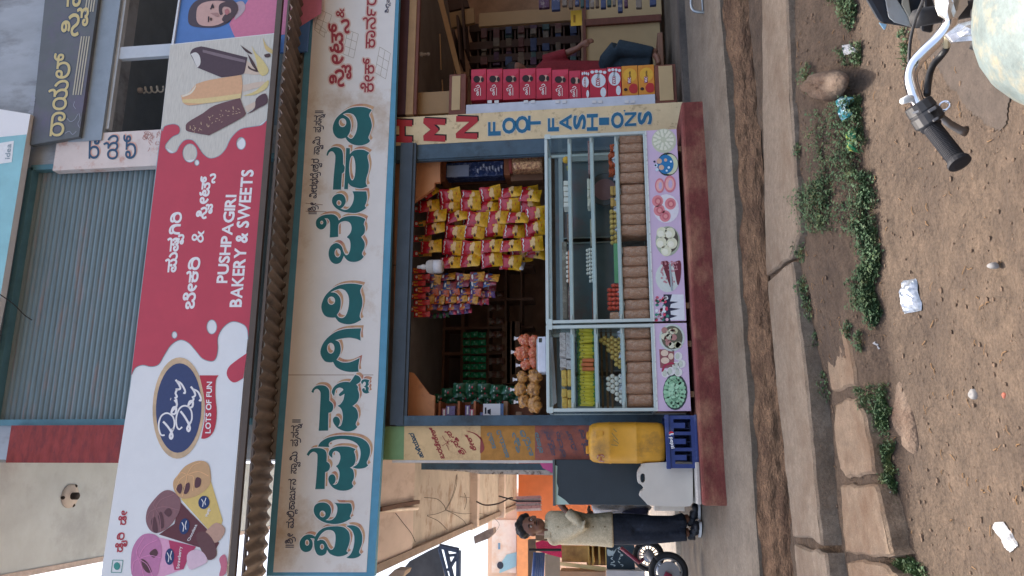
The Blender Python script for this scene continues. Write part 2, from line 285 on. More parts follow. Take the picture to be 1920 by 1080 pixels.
'ns':(35,'-60,-22 -44,-22o -23,-33o -5,-56o 5,-74 11,-84o 19,-95o 30,-99o 38,-99 40,-99o 48,-98o 50,-97 54,-120 51,-121o 41,-123o 38,-123 25,-123o 7,-115o -7,-98o -14,-85 -21,-72o -34,-53o -49,-44o -59,-44 -69,-44o -80,-54o -80,-62 -80,-67o -75,-77o -62,-84o -50,-84 -29,-84o -1,-69o 14,-44o 14,-29 14,-18o 8,4o 4,12 26,23 32,13o 39,-13o 39,-25 39,-47o 23,-77o -4,-96o -36,-106o -52,-106 -71,-106o -94,-93o -105,-73o -105,-62 -105,-43o -79,-22o'),
'dd':(200,'138,-46 138,234 165,234 165,-46;65,-46 65,234 92,234 92,-46'),
'vi':(273,'75,-4 56,-4o 26,11o 10,37o 10,56 10,70o 22,94o 44,108o 60,108 78,108o 99,91o 99,77 99,72o 97,61o 95,57 72,59 73,61o 74,68o 74,70 74,77o 66,85o 59,85 49,85o 35,70o 35,57 35,42o 56,22o 77,22 100,22o 122,46o 123,65 149,65 150,43o 173,22o 188,22 200,22o 217,32o 227,48o 231,72o 231,86 231,115o 212,168o 180,208o 139,231o 116,231 105,231o 95,221o 95,214 95,206o 105,196o 114,196 126,196o 145,210o 146,227 172,225 169,207o 153,184o 130,173o 116,173 101,173o 80,182o 69,201o 69,214 69,225o 81,244o 102,254o 117,254 147,254o 198,228o 237,182o 259,120o 259,85 259,67o 252,38o 240,16o 223,3o 201,-4o 189,-4 173,-4o 153,5o 139,22o 131,34 142,35 133,19o 113,2o 90,-4o'),
'ra':(217,'109,-4 82,-4o 39,17o 14,56o 14,85 14,104o 24,133o 43,155o 56,163 62,158 14,158 14,184 133,184 151,184o 165,187o 169,190 173,193o 176,201o 176,206 176,217o 166,238o 155,249 176,263 192,246o 203,218o 203,204 203,198o 198,179o 190,172 185,168o 173,162o 165,160 164,163 176,155o 194,133o 203,104o 203,85 203,59o 181,19o 138,-4o;109,23 132,23o 161,41o 176,72o 176,91 176,112o 158,143o 128,159o 109,159 89,159o 58,142o 41,111o 41,91 41,58o 78,23o'),
'bha':(268,'73,-4 54,-4o 29,10o 16,33o 16,45 16,60o 27,80o 48,98o 62,107 75,115o 90,130o 90,141 90,148o 85,158o 73,163o 63,163 49,163o 36,151o 36,141 36,135o 39,126o 42,121 19,111 14,119o 9,135o 9,144 9,155o 21,175o 45,188o 64,188 84,188o 108,173o 117,152o 117,141 117,129o 107,110o 88,93o 75,85 59,75o 44,59o 44,47 44,34o 61,22o 74,22 97,22o 118,46o 119,65 145,65 146,43o 171,22o 187,22 205,22o 227,48o 227,70 227,92o 210,128o 179,153o 159,159 205,161 220,151o 243,125o 255,92o 255,72 255,49o 238,15o 208,-4o 186,-4 166,-4o 138,14o 126,35 137,35 129,20o 111,3o 88,-4o;116,-48 119,5 145,5 147,-48;144,158 144,184 181,184 199,184o 214,187o 217,190 222,193o 225,201o 225,206 225,217o 214,238o 203,249 225,263 240,246o 252,218o 252,204 252,198o 246,179o 238,172 229,165o 206,158o 187,158'),
'de':(255,'72,-4 46,-4o 14,35o 14,73 14,94o 26,129o 49,155o 66,162 71,158 14,158 14,184 160,184 183,184o 202,189o 207,194 211,199o 214,211o 214,217 214,231o 197,247o 183,247 170,247o 152,232o 152,222 152,221o 152,217o 153,215 143,229 146,230o 152,231o 155,231 163,231o 172,223o 172,217 172,209o 162,201o 154,201 142,201o 131,217o 131,227 131,237o 144,257o 167,270o 185,270 202,270o 227,255o 241,230o 241,213 241,201o 233,181o 225,174 219,168o 201,161o 189,159 191,163 207,156o 229,129o 241,93o 241,73 241,35o 209,-4o 182,-4 167,-4o 146,4o 130,21o 122,35 133,36 125,19o 106,2o 84,-4o;76,22 92,22o 113,46o 115,65 140,65 142,43o 165,22o 179,22 195,22o 214,45o 214,73 214,90o 203,121o 183,145o 152,159o 131,159 125,159 105,159o 73,146o 52,123o 41,92o 41,73 41,46o 59,22o'),
'sha':(210,'90,-4 65,-4o 30,9o 10,34o 10,53 10,71o 28,91o 57,102o 74,104 90,106o 108,112o 117,124o 117,135 117,143o 109,154o 95,159o 87,159 75,159o 61,153o 56,143o 56,137 56,134o 58,126o 60,122 35,112 31,120o 28,132o 28,139 28,148o 40,164o 67,174o 89,174 102,174o 126,164o 141,145o 141,131 141,115o 126,94o 100,83o 83,81 68,79o 47,72o 38,62o 38,53 38,44o 48,30o 71,22o 90,22 115,22o 150,37o 170,67o 170,89 170,109o 157,137o 138,155o 130,160 131,167 153,167 168,158o 188,133o 197,104o 197,88 197,59o 172,18o 124,-4o;10,158 10,184 128,184 146,184o 159,187o 163,190 167,193o 170,201o 170,206 170,217o 159,238o 148,249 170,263 186,246o 197,218o 197,204 197,198o 192,179o 183,172 179,168o 167,162o 147,158o 130,158 119,158 83,162 50,158'),
'ssa':(267,'75,-4 57,-4o 27,11o 10,37o 10,56 10,70o 22,94o 45,108o 61,108 79,108o 100,91o 100,77 100,72o 98,61o 96,57 73,59 74,62o 75,68o 75,70 75,77o 67,85o 60,85 50,85o 36,70o 36,57 36,42o 57,22o 78,22 101,22o 122,46o 124,65 149,65 151,43o 174,22o 192,22 205,22o 220,32o 227,51o 227,64 227,79o 214,111o 198,129 222,145 237,128o 254,90o 254,66 254,44o 239,14o 227,6 222,3o 211,-2o 200,-4o 194,-4 176,-4o 155,5o 140,21o 132,33 142,35 134,19o 114,2o 90,-4o;134,99 126,99o 115,110o 115,118 115,127o 126,138o 134,138 142,138o 153,127o 153,118 153,110o 142,99o;231,-18 212,9 209,15 158,88 180,102 231,27 236,22 253,-4;10,158 10,184 184,184 202,184o 216,187o 220,190 224,193o 227,201o 227,206 227,217o 216,238o 205,249 227,263 243,246o 254,218o 254,204 254,198o 249,179o 240,172 232,165o 209,158o 190,158'),
'ps':(40,'-79,-110 -100,-110o -126,-87o -126,-69 -126,-52o -106,-32o -89,-32 -76,-32o -60,-45o -60,-56 -60,-60o -62,-68o -63,-71 -82,-69 -82,-67o -81,-63o -81,-62 -81,-58o -86,-53o -91,-53 -96,-53o -104,-59o -104,-68 -104,-78o -90,-88o -78,-88 -68,-88o -55,-82o -47,-70o -47,-62 -25,-62 -24,-75o -11,-88o 0,-88 13,-88o 24,-77o 27,-60o 27,-53 27,-39o 15,-2o 3,12 25,23 34,12o 46,-13o 52,-39o 52,-53 52,-73o 39,-99o 15,-110o 1,-110 -9,-110o -23,-104o -33,-95o -37,-89 -34,-88 -40,-96o -54,-106o -70,-110o'),
'gi':(216,'108,158 93,158o 73,145o 59,122o 55,108 52,100o 49,79o 47,53o 47,37 47,0 17,0 17,41 17,64o 22,105o 36,140o 49,153 50,142 42,149o 30,166o 23,186o 23,195 23,215o 41,237o 70,248o 86,248 111,248o 148,229o 161,214 177,197o 193,153o 199,95o 199,59 199,0 169,0 169,37 169,53o 167,81o 163,104o 160,112 152,134o 128,158o;108,184 129,184o 160,160o 172,134 173,134 167,159o 145,199o 112,221o 88,221 68,221o 50,206o 50,194 50,184o 60,167o 69,161 56,161 67,172o 93,184o'),
'ri':(217,'109,-4 82,-4o 39,16o 14,59o 14,92 14,111o 29,145o 54,170o 88,184o 107,184 121,184o 144,178o 165,164o 173,151 175,152 169,166o 153,191o 132,210o 106,221o 91,221 69,221o 51,206o 51,194 51,186o 57,172o 63,167 45,148 36,158o 24,183o 24,195 24,215o 42,237o 72,248o 89,248 114,248o 152,229o 166,213 181,196o 197,157o 203,116o 203,95 203,64o 181,19o 138,-4o;109,23 132,23o 161,41o 176,72o 176,90 176,112o 158,142o 128,158o 109,158 89,158o 58,141o 41,111o 41,90 41,58o 78,23o'),
'be':(268,'73,-4 54,-4o 29,10o 16,33o 16,45 16,60o 27,80o 48,98o 62,107 75,115o 90,130o 90,141 90,148o 85,158o 73,163o 63,163 49,163o 36,151o 36,141 36,135o 39,126o 42,121 19,111 14,119o 9,135o 9,144 9,155o 21,175o 45,188o 64,188 84,188o 108,173o 117,152o 117,141 117,129o 107,110o 88,93o 75,85 59,75o 44,59o 44,47 44,34o 61,22o 74,22 97,22o 118,46o 119,65 145,65 146,43o 171,22o 187,22 205,22o 227,48o 227,70 227,92o 210,128o 179,153o 159,159 204,161 220,151o 243,125o 255,92o 255,72 255,49o 238,15o 208,-4o 186,-4 173,-4o 152,4o 134,21o 126,35 137,35 129,20o 111,3o 88,-4o;144,158 144,184 171,184 193,184o 213,189o 218,194 222,199o 225,211o 225,217 225,231o 207,247o 194,247 181,247o 163,232o 163,222 163,221o 163,217o 163,215 154,229 157,230o 163,231o 165,231 174,231o 183,223o 183,217 183,209o 173,201o 164,201 152,201o 142,217o 142,227 142,237o 154,257o 178,270o 195,270 213,270o 238,255o 252,230o 252,213 252,201o 244,181o 236,174 230,168o 213,161o 191,158o 177,158'),
'ka':(191,'94,-4 71,-4o 37,11o 19,39o 19,57 19,68o 26,87o 40,102o 51,107 55,102 12,102 12,125 81,125 85,128o 90,136o 90,141 90,146o 87,155o 84,158 99,162 111,158 114,154o 116,145o 116,141 116,136o 114,128o 112,125 180,125 180,102 135,103 140,106 150,102o 164,88o 172,69o 172,58 172,40o 155,12o 120,-4o;96,22 122,22o 145,45o 145,61 145,74o 134,92o 112,102o 96,102 79,102o 57,92o 46,73o 46,61 46,44o 71,22o;12,158 12,184 111,184 129,184o 144,187o 147,190 152,193o 155,201o 155,206 155,217o 144,238o 133,249 155,263 170,246o 182,218o 182,204 182,198o 177,179o 168,172 160,165o 137,158o 117,158'),
'si':(235,'160,-4 143,-4o 120,9o 104,30o 97,42 89,56o 77,71o 67,76o 60,76 49,76o 36,62o 36,49 36,39o 46,16o 53,6 27,-5 20,6o 10,34o 10,49 10,64o 23,88o 46,102o 60,102 74,102o 93,93o 108,76o 116,62 123,49o 136,31o 152,22o 163,22 179,22o 195,46o 195,65 195,80o 183,111o 167,129 190,145 206,128o 223,90o 223,68 223,34o 190,-4o;99,118 84,118o 61,125o 54,128 67,149 74,145o 89,140o 99,140 108,140o 123,145o 132,159o 132,172 132,178 132,189o 123,206o 107,215o 97,215 86,215o 75,206o 75,198 75,192o 81,184o 90,182o 94,182 110,182o 128,194o 135,205 145,190 141,184o 128,169o 109,160o 94,160 83,160o 62,167o 49,184o 49,197 49,214o 75,237o 97,237 116,237o 142,221o 156,193o 156,176 156,156o 142,130o 116,118o'),
'ttv':(376,'81,-4 66,-4o 41,6o 23,25o 13,53o 13,72 13,96o 30,133o 60,155o 81,155 95,155o 115,145o 126,127o 126,114 126,101o 114,81o 90,70o 72,70 54,70o 31,84o 25,91 31,113 36,107o 54,93o 69,93 86,93o 100,104o 100,113 100,122o 89,131o 80,131 66,131o 48,115o 40,88o 40,72 40,68 40,55o 47,37o 59,27o 75,22o 84,22 107,22o 128,47o 131,65 157,65 159,43o 183,22o 199,22 217,22o 233,41o 233,54 233,67o 221,87o 201,100o 189,102 211,117 228,111o 250,91o 260,67o 260,52 260,28o 231,-4o 201,-4 186,-4o 164,4o 147,21o 139,34 150,34 140,20o 120,3o 97,-4o;63,137 45,143o 28,167o 28,179 28,189o 39,206o 63,217o 83,218 85,192 69,191o 55,183o 55,175 55,167o 68,156o 82,153;166,102 166,127 192,127 203,127o 219,134o 219,144 219,150o 212,159o 207,162 232,173 235,170o 240,165o 244,158o 247,149o 247,144 247,136o 241,122o 230,111o 221,107 214,105o 203,102o 196,102;141,158 141,184 232,184 232,158;323,98 299,98o 271,129o 271,157 271,160 271,183o 288,215o 319,232o 339,232 352,232o 372,226o 380,222 365,201 358,205o 344,208o 336,208 325,208o 307,199o 296,178o 296,159 296,156 296,140o 310,121o 323,121 332,121o 343,129o 343,138 343,143o 339,150o 337,152 333,156o 322,158o 312,158 217,158 217,184 309,184 324,184o 347,178o 355,171 361,165o 368,149o 368,139 368,119o 342,98o'),
'ss':(40,'1,-110 -14,-110o -33,-100o -45,-85o -51,-77 -60,-63o -72,-53o -79,-53 -87,-53o -96,-64o -96,-72 -96,-80o -90,-95o -84,-103 -107,-111 -113,-103o -121,-83o -121,-71 -121,-54o -97,-32o -80,-32 -62,-32o -42,-48o -34,-61 -27,-70o -17,-82o -6,-88o 1,-88 13,-88o 24,-77o 27,-60o 27,-53 27,-39o 14,-2o 3,12 25,23 34,12o 46,-13o 52,-39o 52,-53 52,-73o 39,-99o 15,-110o'),
'ke':(191,'94,-4 71,-4o 37,11o 19,39o 19,57 19,68o 26,87o 40,102o 51,107 55,102 12,102 12,125 81,125 85,128o 90,136o 90,141 90,146o 87,155o 84,158 99,162 111,158 114,154o 116,145o 116,141 116,136o 114,128o 112,125 180,125 180,102 135,103 140,106 150,102o 164,88o 172,69o 172,58 172,40o 155,12o 120,-4o;96,22 122,22o 145,45o 145,61 145,74o 134,92o 112,102o 96,102 79,102o 57,92o 46,73o 46,61 46,44o 71,22o;12,158 12,184 100,184 122,184o 142,189o 147,194 151,199o 154,211o 154,217 154,231o 136,247o 123,247 110,247o 92,232o 92,222 92,221o 92,217o 92,215 83,229 86,230o 92,231o 94,231 103,231o 112,223o 112,217 112,209o 102,201o 93,201 81,201o 71,217o 71,227 71,237o 83,257o 107,270o 124,270 142,270o 167,255o 181,230o 181,213 181,201o 173,181o 165,174 159,168o 142,161o 120,158o 106,158'),
'kv':(296,'94,-4 71,-4o 37,11o 19,39o 19,57 19,68o 26,87o 40,102o 51,107 55,102 12,102 12,125 81,125 85,128o 90,136o 90,141 90,146o 87,155o 84,158 99,162 111,158 114,154o 116,145o 116,141 116,136o 114,128o 112,125 180,125 180,102 135,103 140,106 150,102o 164,88o 172,69o 172,58 172,40o 155,12o 120,-4o;96,22 122,22o 145,45o 145,61 145,74o 134,92o 112,102o 96,102 79,102o 57,92o 46,73o 46,61 46,44o 71,22o;12,158 12,184 142,184 142,158;242,98 219,98o 191,129o 191,157 191,160 191,183o 208,215o 238,232o 259,232 272,232o 292,226o 299,222 285,201 278,205o 263,208o 256,208 245,208o 227,199o 216,178o 216,159 216,156 216,140o 230,121o 243,121 251,121o 262,129o 262,138 262,143o 259,150o 256,152 252,156o 242,158o 232,158 137,158 137,184 228,184 244,184o 267,178o 275,171 281,165o 288,149o 288,139 288,119o 262,98o'),
'rv':(321,'109,-4 82,-4o 39,17o 14,56o 14,85 14,104o 24,133o 43,155o 56,163 62,158 14,158 14,184 167,184 167,158 164,158 164,161 177,153o 194,132o 203,103o 203,85 203,59o 181,19o 138,-4o;109,23 132,23o 161,41o 176,72o 176,91 176,112o 158,143o 128,159o 109,159 89,159o 58,142o 41,111o 41,91 41,58o 78,23o;268,98 245,98o 217,129o 217,157 217,160 217,183o 234,215o 264,232o 284,232 297,232o 318,226o 325,222 311,201 303,205o 289,208o 281,208 271,208o 252,199o 242,178o 242,159 242,156 242,140o 255,121o 269,121 277,121o 288,129o 288,138 288,143o 285,150o 282,152 278,156o 267,158o 258,158 162,158 162,184 254,184 270,184o 293,178o 300,171 307,165o 313,149o 313,139 313,119o 288,98o'),
'dde':(256,'72,-4 46,-4o 14,35o 14,73 14,94o 26,129o 49,155o 66,162 71,158 14,158 14,184 162,184 185,184o 204,189o 209,194 213,199o 216,211o 216,217 216,231o 199,247o 185,247 172,247o 154,232o 154,222 154,221o 154,217o 155,215 145,229 148,230o 154,231o 157,231 165,231o 174,223o 174,217 174,209o 164,201o 156,201 144,201o 133,217o 133,227 133,237o 146,257o 169,270o 187,270 204,270o 229,255o 243,230o 243,213 243,201o 235,181o 227,174 221,168o 204,161o 182,158o 168,158 186,169 197,164 209,159o 224,143o 231,123o 231,112 231,106o 229,97o 226,92 226,90o 222,88o 222,87 216,77o 195,65o 181,65 170,65o 151,72o 140,88o 140,100 140,118o 163,134o 178,134 189,134o 205,128o 211,124 226,116o 243,82o 243,61 243,42o 227,12o 201,-4o 183,-4 161,-4o 134,14o 122,35 133,36 125,19o 106,2o 84,-4o;76,22 92,22o 112,45o 115,61 140,61 143,41o 166,22o 181,22 191,22o 208,30o 218,48o 218,62 218,74o 210,98o 194,114o 181,114 174,114o 165,107o 165,100 165,93o 174,86o 182,86 188,86o 199,91o 207,102o 207,112 207,122o 197,139o 178,152o 152,159o 137,159 125,159 105,159o 73,146o 52,123o 41,92o 41,73 41,46o 59,22o'),
'ai':(61,'-28,-138 -52,-138o -85,-122o -101,-92o -101,-74 -101,-59o -88,-34o -66,-20o -51,-20 -37,-20o -20,-29o -12,-45o -12,-55 -12,-71o -32,-91o -55,-91 -63,-91o -77,-87o -84,-83 -88,-59 -81,-65o -67,-70o -59,-70 -46,-70o -36,-62o -36,-55 -36,-48o -44,-41o -51,-41 -60,-41o -72,-49o -78,-63o -78,-73 -78,-75 -78,-94o -54,-116o -29,-116 -14,-116o 14,-106o 31,-84o 31,-65 31,-49o 18,-23o 9,-13 18,-6o 27,7o 27,17 27,26o 18,43o 8,50 25,68 42,54o 54,31o 54,18 54,4o 43,-12o 37,-17 35,-7 46,-20o 56,-48o 56,-66 56,-90o 35,-122o -2,-138o'),
'rac':(217,'109,-4 82,-4o 39,17o 14,56o 14,85 14,104o 24,133o 43,155o 56,163 62,158 14,158 14,184 167,184 167,158 164,158 164,161 177,153o 194,132o 203,103o 203,85 203,59o 181,19o 138,-4o;109,23 132,23o 161,41o 176,72o 176,91 176,112o 158,143o 128,159o 109,159 89,159o 58,142o 41,111o 41,91 41,58o 78,23o'),
'ya':(445,'103,-4 78,-4o 44,13o 23,42o 13,76o 13,93 13,120o 35,163o 75,188o 102,188 127,188o 161,170o 182,141o 191,108o 191,92 191,64o 169,20o 129,-4o;102,22 121,22o 148,39o 163,70o 163,93 163,113o 149,144o 122,161o 102,161 84,161o 57,146o 41,115o 41,92 41,70o 55,38o 83,22o;240,-4 215,-4o 177,22o 162,41 179,59 193,41o 222,22o 241,22 261,22o 283,48o 283,70 283,92o 266,128o 235,153o 215,159 261,160 277,150o 299,125o 311,92o 311,72 311,58o 304,31o 288,9o 260,-4o;363,-4 337,-4o 300,22o 284,41 301,59 315,41o 345,22o 364,22 384,22o 406,48o 406,70 406,93o 389,129o 360,154o 340,163 355,188 377,177o 413,144o 433,99o 433,72 433,50o 418,16o 387,-4o;308,204 308,198o 303,179o 294,172 286,165o 263,158o 243,158 200,158 200,184 237,184 255,184o 270,187o 273,190 278,193o 281,201o 281,206 281,217o 270,238o 259,249 281,263 296,246o 308,218o'),
'lv':(364,'127,-4 90,-4o 39,23o 12,72o 12,103 12,129o 29,167o 60,188o 81,188 96,188o 117,177o 128,157o 128,143 128,129o 115,106o 90,93o 71,93 63,93o 51,95o 40,100o 36,103 39,127 43,124o 52,119o 62,116o 69,116 86,116o 102,131o 102,142 102,153o 90,164o 81,164 70,164o 50,152o 38,125o 38,102 38,80o 59,44o 99,23o 128,23 156,23o 196,40o 217,71o 217,94 217,117o 190,154o 168,165 184,181 203,172o 230,146o 244,113o 244,94 244,67o 220,23o 168,-4o;146,158 146,184 206,184 206,158;310,98 287,98o 259,129o 259,157 259,160 259,183o 276,215o 306,232o 327,232 340,232o 360,226o 367,222 353,201 346,205o 331,208o 324,208 313,208o 295,199o 284,178o 284,159 284,156 284,140o 298,121o 311,121 319,121o 330,129o 330,138 330,143o 327,150o 324,152 320,156o 310,158o 300,158 205,158 205,184 296,184 312,184o 335,178o 343,171 349,165o 356,149o 356,139 356,119o 330,98o'),
'ssv':(371,'75,-4 57,-4o 27,11o 10,37o 10,56 10,70o 22,94o 45,108o 61,108 79,108o 100,91o 100,77 100,72o 98,61o 96,57 73,59 74,62o 75,68o 75,70 75,77o 67,85o 60,85 50,85o 36,70o 36,57 36,42o 57,22o 78,22 101,22o 122,46o 124,65 149,65 151,43o 174,22o 192,22 205,22o 220,32o 227,51o 227,64 227,79o 215,111o 199,129 222,145 238,128o 254,90o 254,66 254,44o 239,14o 227,6 222,3o 211,-2o 200,-4o 194,-4 176,-4o 155,5o 140,21o 132,33 142,35 134,19o 114,2o 90,-4o;134,99 126,99o 115,110o 115,118 115,127o 126,138o 134,138 142,138o 153,127o 153,118 153,110o 142,99o;231,-18 212,9 209,15 158,88 180,102 231,27 236,22 253,-4;10,158 10,184 217,184 217,158;318,98 295,98o 267,129o 267,157 267,160 267,183o 284,215o 314,232o 334,232 347,232o 368,226o 375,222 361,201 353,205o 339,208o 331,208 321,208o 302,199o 292,178o 292,159 292,156 292,140o 305,121o 319,121 327,121o 338,129o 338,138 338,143o 335,150o 332,152 328,156o 317,158o 308,158 212,158 212,184 304,184 320,184o 343,178o 350,171 357,165o 363,149o 363,139 363,119o 338,98o'),
'ha':(267,'77,-4 47,-4o 11,30o 11,60 11,89o 46,125o 79,125 88,125o 105,120o 118,112o 122,105 121,105 121,106o 122,111o 122,112 122,121o 114,138o 99,151o 80,159o 69,160 120,162 128,158o 140,145o 147,126o 147,114 147,112o 146,106o 146,105 145,105 151,112o 165,120o 182,125o 192,125 223,125o 256,88o 256,60 256,32o 221,-4o 189,-4 174,-4o 150,5o 134,22o 130,34 136,34 132,23o 116,6o 92,-4o;79,21 101,21o 121,43o 121,60 121,79o 99,100o 80,100 66,100o 47,90o 38,72o 38,61 38,43o 60,21o;187,21 208,21o 229,43o 229,60 229,73o 219,90o 201,100o 188,100 167,100o 146,78o 146,61 146,43o 168,21o;11,158 11,184 186,184 203,184o 218,187o 222,190 226,193o 229,201o 229,206 229,217o 218,238o 207,249 229,263 245,246o 256,218o 256,204 256,198o 251,179o 242,172 234,165o 211,158o 192,158'),
'lli':(240,'121,-4 108,-4o 84,4o 69,21o 69,35 69,43o 78,58o 87,63 85,56 63,60o 29,79o 10,109o 10,128 10,146o 24,173o 50,188o 69,188 82,188o 102,179o 115,161o 115,148 115,136o 104,116o 80,104o 59,104 52,104o 32,109o 26,112 28,133 35,130o 49,126o 56,126 74,126o 89,138o 89,147 89,155o 76,164o 67,164 52,164o 34,146o 34,131 34,120o 43,101o 63,87o 97,79o 122,78 147,78o 183,91o 201,120o 201,145 201,159o 194,188o 179,215o 156,231o 140,231 129,231o 118,221o 118,214 118,206o 128,196o 138,196 150,196o 168,210o 169,227 194,225 191,207o 176,184o 153,173o 139,173 128,173o 111,178o 99,189o 92,204o 92,214 92,231o 118,254o 141,254 163,254o 196,235o 218,203o 229,164o 229,145 229,121o 216,89o 195,69o 171,58o 159,56 156,65 165,59o 173,45o 173,35 173,18o 146,-4o;121,20 133,20o 147,28o 147,37 147,46o 133,57o 121,57 108,57o 95,46o 95,37 95,30o 108,20o'),
'yac':(445,'103,-4 78,-4o 44,13o 23,42o 13,76o 13,93 13,120o 35,163o 75,188o 102,188 127,188o 161,170o 182,141o 191,108o 191,92 191,64o 169,20o 129,-4o;102,22 121,22o 148,39o 163,70o 163,93 163,113o 149,144o 122,161o 102,161 84,161o 57,146o 41,115o 41,92 41,70o 55,38o 83,22o;240,-4 215,-4o 177,22o 162,41 179,59 193,41o 222,22o 241,22 261,22o 283,48o 283,70 283,92o 266,128o 235,153o 215,159 261,161 277,151o 299,125o 311,92o 311,72 311,58o 304,31o 288,9o 260,-4o;363,-4 337,-4o 300,22o 284,41 302,59 315,41o 345,22o 363,22 384,22o 406,48o 406,70 406,92o 389,128o 358,153o 337,159 383,160 399,150o 421,124o 433,92o 433,72 433,58o 426,31o 410,9o 383,-4o;200,158 200,184 237,184 255,184o 270,187o 273,190 278,193o 281,201o 281,206 281,217o 270,238o 259,249 281,263 296,246o 308,218o 308,204 308,198o 303,179o 294,172 286,165o 263,158o 243,158;327,158 327,184 396,184 396,158'),
'ba':(267,'186,-4 173,-4o 152,4o 134,21o 126,35 137,35 129,20o 111,3o 88,-4o 73,-4 54,-4o 29,10o 16,33o 16,45 16,60o 27,80o 48,98o 62,107 75,115o 90,130o 90,141 90,148o 85,158o 73,163o 63,163 49,163o 36,151o 36,141 36,135o 39,126o 42,121 19,111 14,119o 9,135o 9,144 9,155o 21,175o 45,188o 64,188 84,188o 108,173o 117,152o 117,141 117,129o 107,110o 88,93o 75,85 59,75o 44,59o 44,47 44,34o 61,22o 74,22 97,22o 118,46o 119,65 145,65 146,43o 171,22o 187,22 205,22o 227,48o 227,70 227,93o 211,129o 181,154o 162,163 176,188 199,177o 234,144o 254,99o 254,72 254,49o 238,15o 208,-4o'),
'la':(253,'125,-4 89,-4o 39,23o 12,72o 12,103 12,129o 29,167o 60,188o 81,188 96,188o 117,177o 128,157o 128,143 128,129o 115,106o 90,93o 71,93 63,93o 51,95o 40,100o 36,103 39,127 43,124o 52,119o 62,116o 69,116 86,116o 102,131o 102,142 102,153o 90,164o 81,164 70,164o 50,152o 38,125o 38,102 38,80o 58,44o 97,23o 126,23 154,23o 193,40o 213,71o 213,94 213,117o 187,152o 164,164 179,188 208,173o 241,126o 241,94 241,67o 217,23o 166,-4o'),
'ki':(191,'94,-4 71,-4o 37,11o 19,39o 19,57 19,68o 26,87o 40,102o 51,107 55,102 12,102 12,125 180,125 180,102 135,103 140,106 150,102o 164,88o 172,69o 172,58 172,40o 155,12o 120,-4o;96,22 122,22o 145,45o 145,61 145,74o 134,92o 112,102o 96,102 79,102o 57,92o 46,73o 46,61 46,44o 71,22o;88,117 80,125 92,128o 112,142o 124,163o 124,176 124,179 124,190o 114,206o 98,215o 89,215 78,215o 66,206o 66,198 66,192o 73,184o 82,182o 86,182 101,182o 119,194o 127,205 137,190 133,184o 120,169o 100,160o 86,160 74,160o 54,167o 41,184o 41,197 41,214o 67,237o 89,237 108,237o 134,221o 148,193o 148,176 148,158o 134,132o 124,123'),
'ni':(247,'160,-4 143,-4o 120,9o 104,30o 97,42 89,56o 77,71o 67,76o 60,76 49,76o 36,62o 36,49 36,39o 46,16o 53,6 27,-5 20,6o 10,34o 10,48 10,64o 23,88o 46,102o 60,102 80,102o 104,82o 116,62 123,49o 136,31o 152,22o 163,22 178,22o 197,38o 206,67o 206,86 206,115o 187,168o 155,208o 115,231o 93,231 82,231o 71,221o 71,214 71,206o 81,196o 91,196 103,196o 121,210o 122,227 148,225 145,207o 129,184o 106,173o 92,173 77,173o 56,182o 45,201o 45,214 45,225o 57,244o 79,254o 94,254 123,254o 174,228o 212,182o 233,120o 233,85 233,54o 215,15o 182,-4o'),
'ma_s':(83,'43,-136 10,-136o -25,-103o -25,-78 -25,-64o -12,-40o 12,-23o 28,-20 33,-19o 43,-18o 48,-18 67,-18o 94,-35o 94,-54 94,-70o 73,-89o 52,-89 39,-89o 21,-80o 12,-62o 12,-49 12,-41o 15,-24o 17,-9o 17,-4 17,3o 12,16o 2,20 18,42 30,34o 43,16o 43,3 43,-8o 39,-27o 35,-42o 35,-50 35,-59o 45,-67o 52,-67 61,-67o 69,-60o 69,-54 69,-48o 60,-39o 49,-39 42,-39o 32,-41o 26,-44 24,-45o 18,-44o 16,-46 9,-50o -1,-66o -1,-78 -1,-94o 22,-113o 43,-113 59,-113o 89,-103o 99,-92 118,-110 103,-123o 68,-136o'),
'da':(255,'72,-4 46,-4o 14,35o 14,73 14,94o 26,129o 49,155o 66,162 71,158 14,158 14,184 171,184 188,184o 203,187o 207,190 211,193o 214,201o 214,206 214,217o 203,238o 192,249 214,263 230,246o 241,218o 241,204 241,198o 236,179o 227,172 224,169o 214,164o 202,160o 194,159 195,161 209,153o 230,127o 241,93o 241,73 241,35o 209,-4o 182,-4 167,-4o 146,4o 130,21o 122,35 133,36 125,19o 106,2o 84,-4o;76,22 92,22o 113,46o 115,65 140,65 142,43o 165,22o 179,22 195,22o 214,45o 214,72 214,90o 203,121o 183,145o 152,159o 131,159 125,159 105,159o 73,146o 52,123o 41,92o 41,73 41,46o 59,22o'),
'ja_c':(258,'187,-4 167,-4o 138,14o 127,35 137,35 129,20o 111,3o 88,-4o 73,-4 54,-4o 29,10o 16,33o 16,45 16,60o 27,80o 48,98o 62,107 75,115o 90,130o 90,141 90,148o 85,158o 73,163o 63,163 49,163o 36,151o 36,141 36,135o 39,126o 42,121 19,111 14,119o 9,135o 9,144 9,155o 21,175o 45,188o 64,188 84,188o 108,174o 117,152o 117,141 117,129o 107,110o 88,93o 75,85 59,75o 44,59o 44,47 44,34o 61,22o 74,22 97,22o 118,46o 119,65 145,65 146,43o 171,22o 187,22 206,22o 221,40o 221,52 221,61o 213,78o 207,86 230,101 238,91o 248,65o 248,50 248,35o 235,10o 208,-4o;171,104 152,104o 123,116o 105,136o 99,146 93,156 105,170 122,146o 153,128o 168,128 180,128o 196,138o 196,150 196,157o 189,170o 183,174 209,184 214,178o 223,162o 223,150 223,135o 211,115o 188,104o;141,158 141,184 209,184 209,158'),
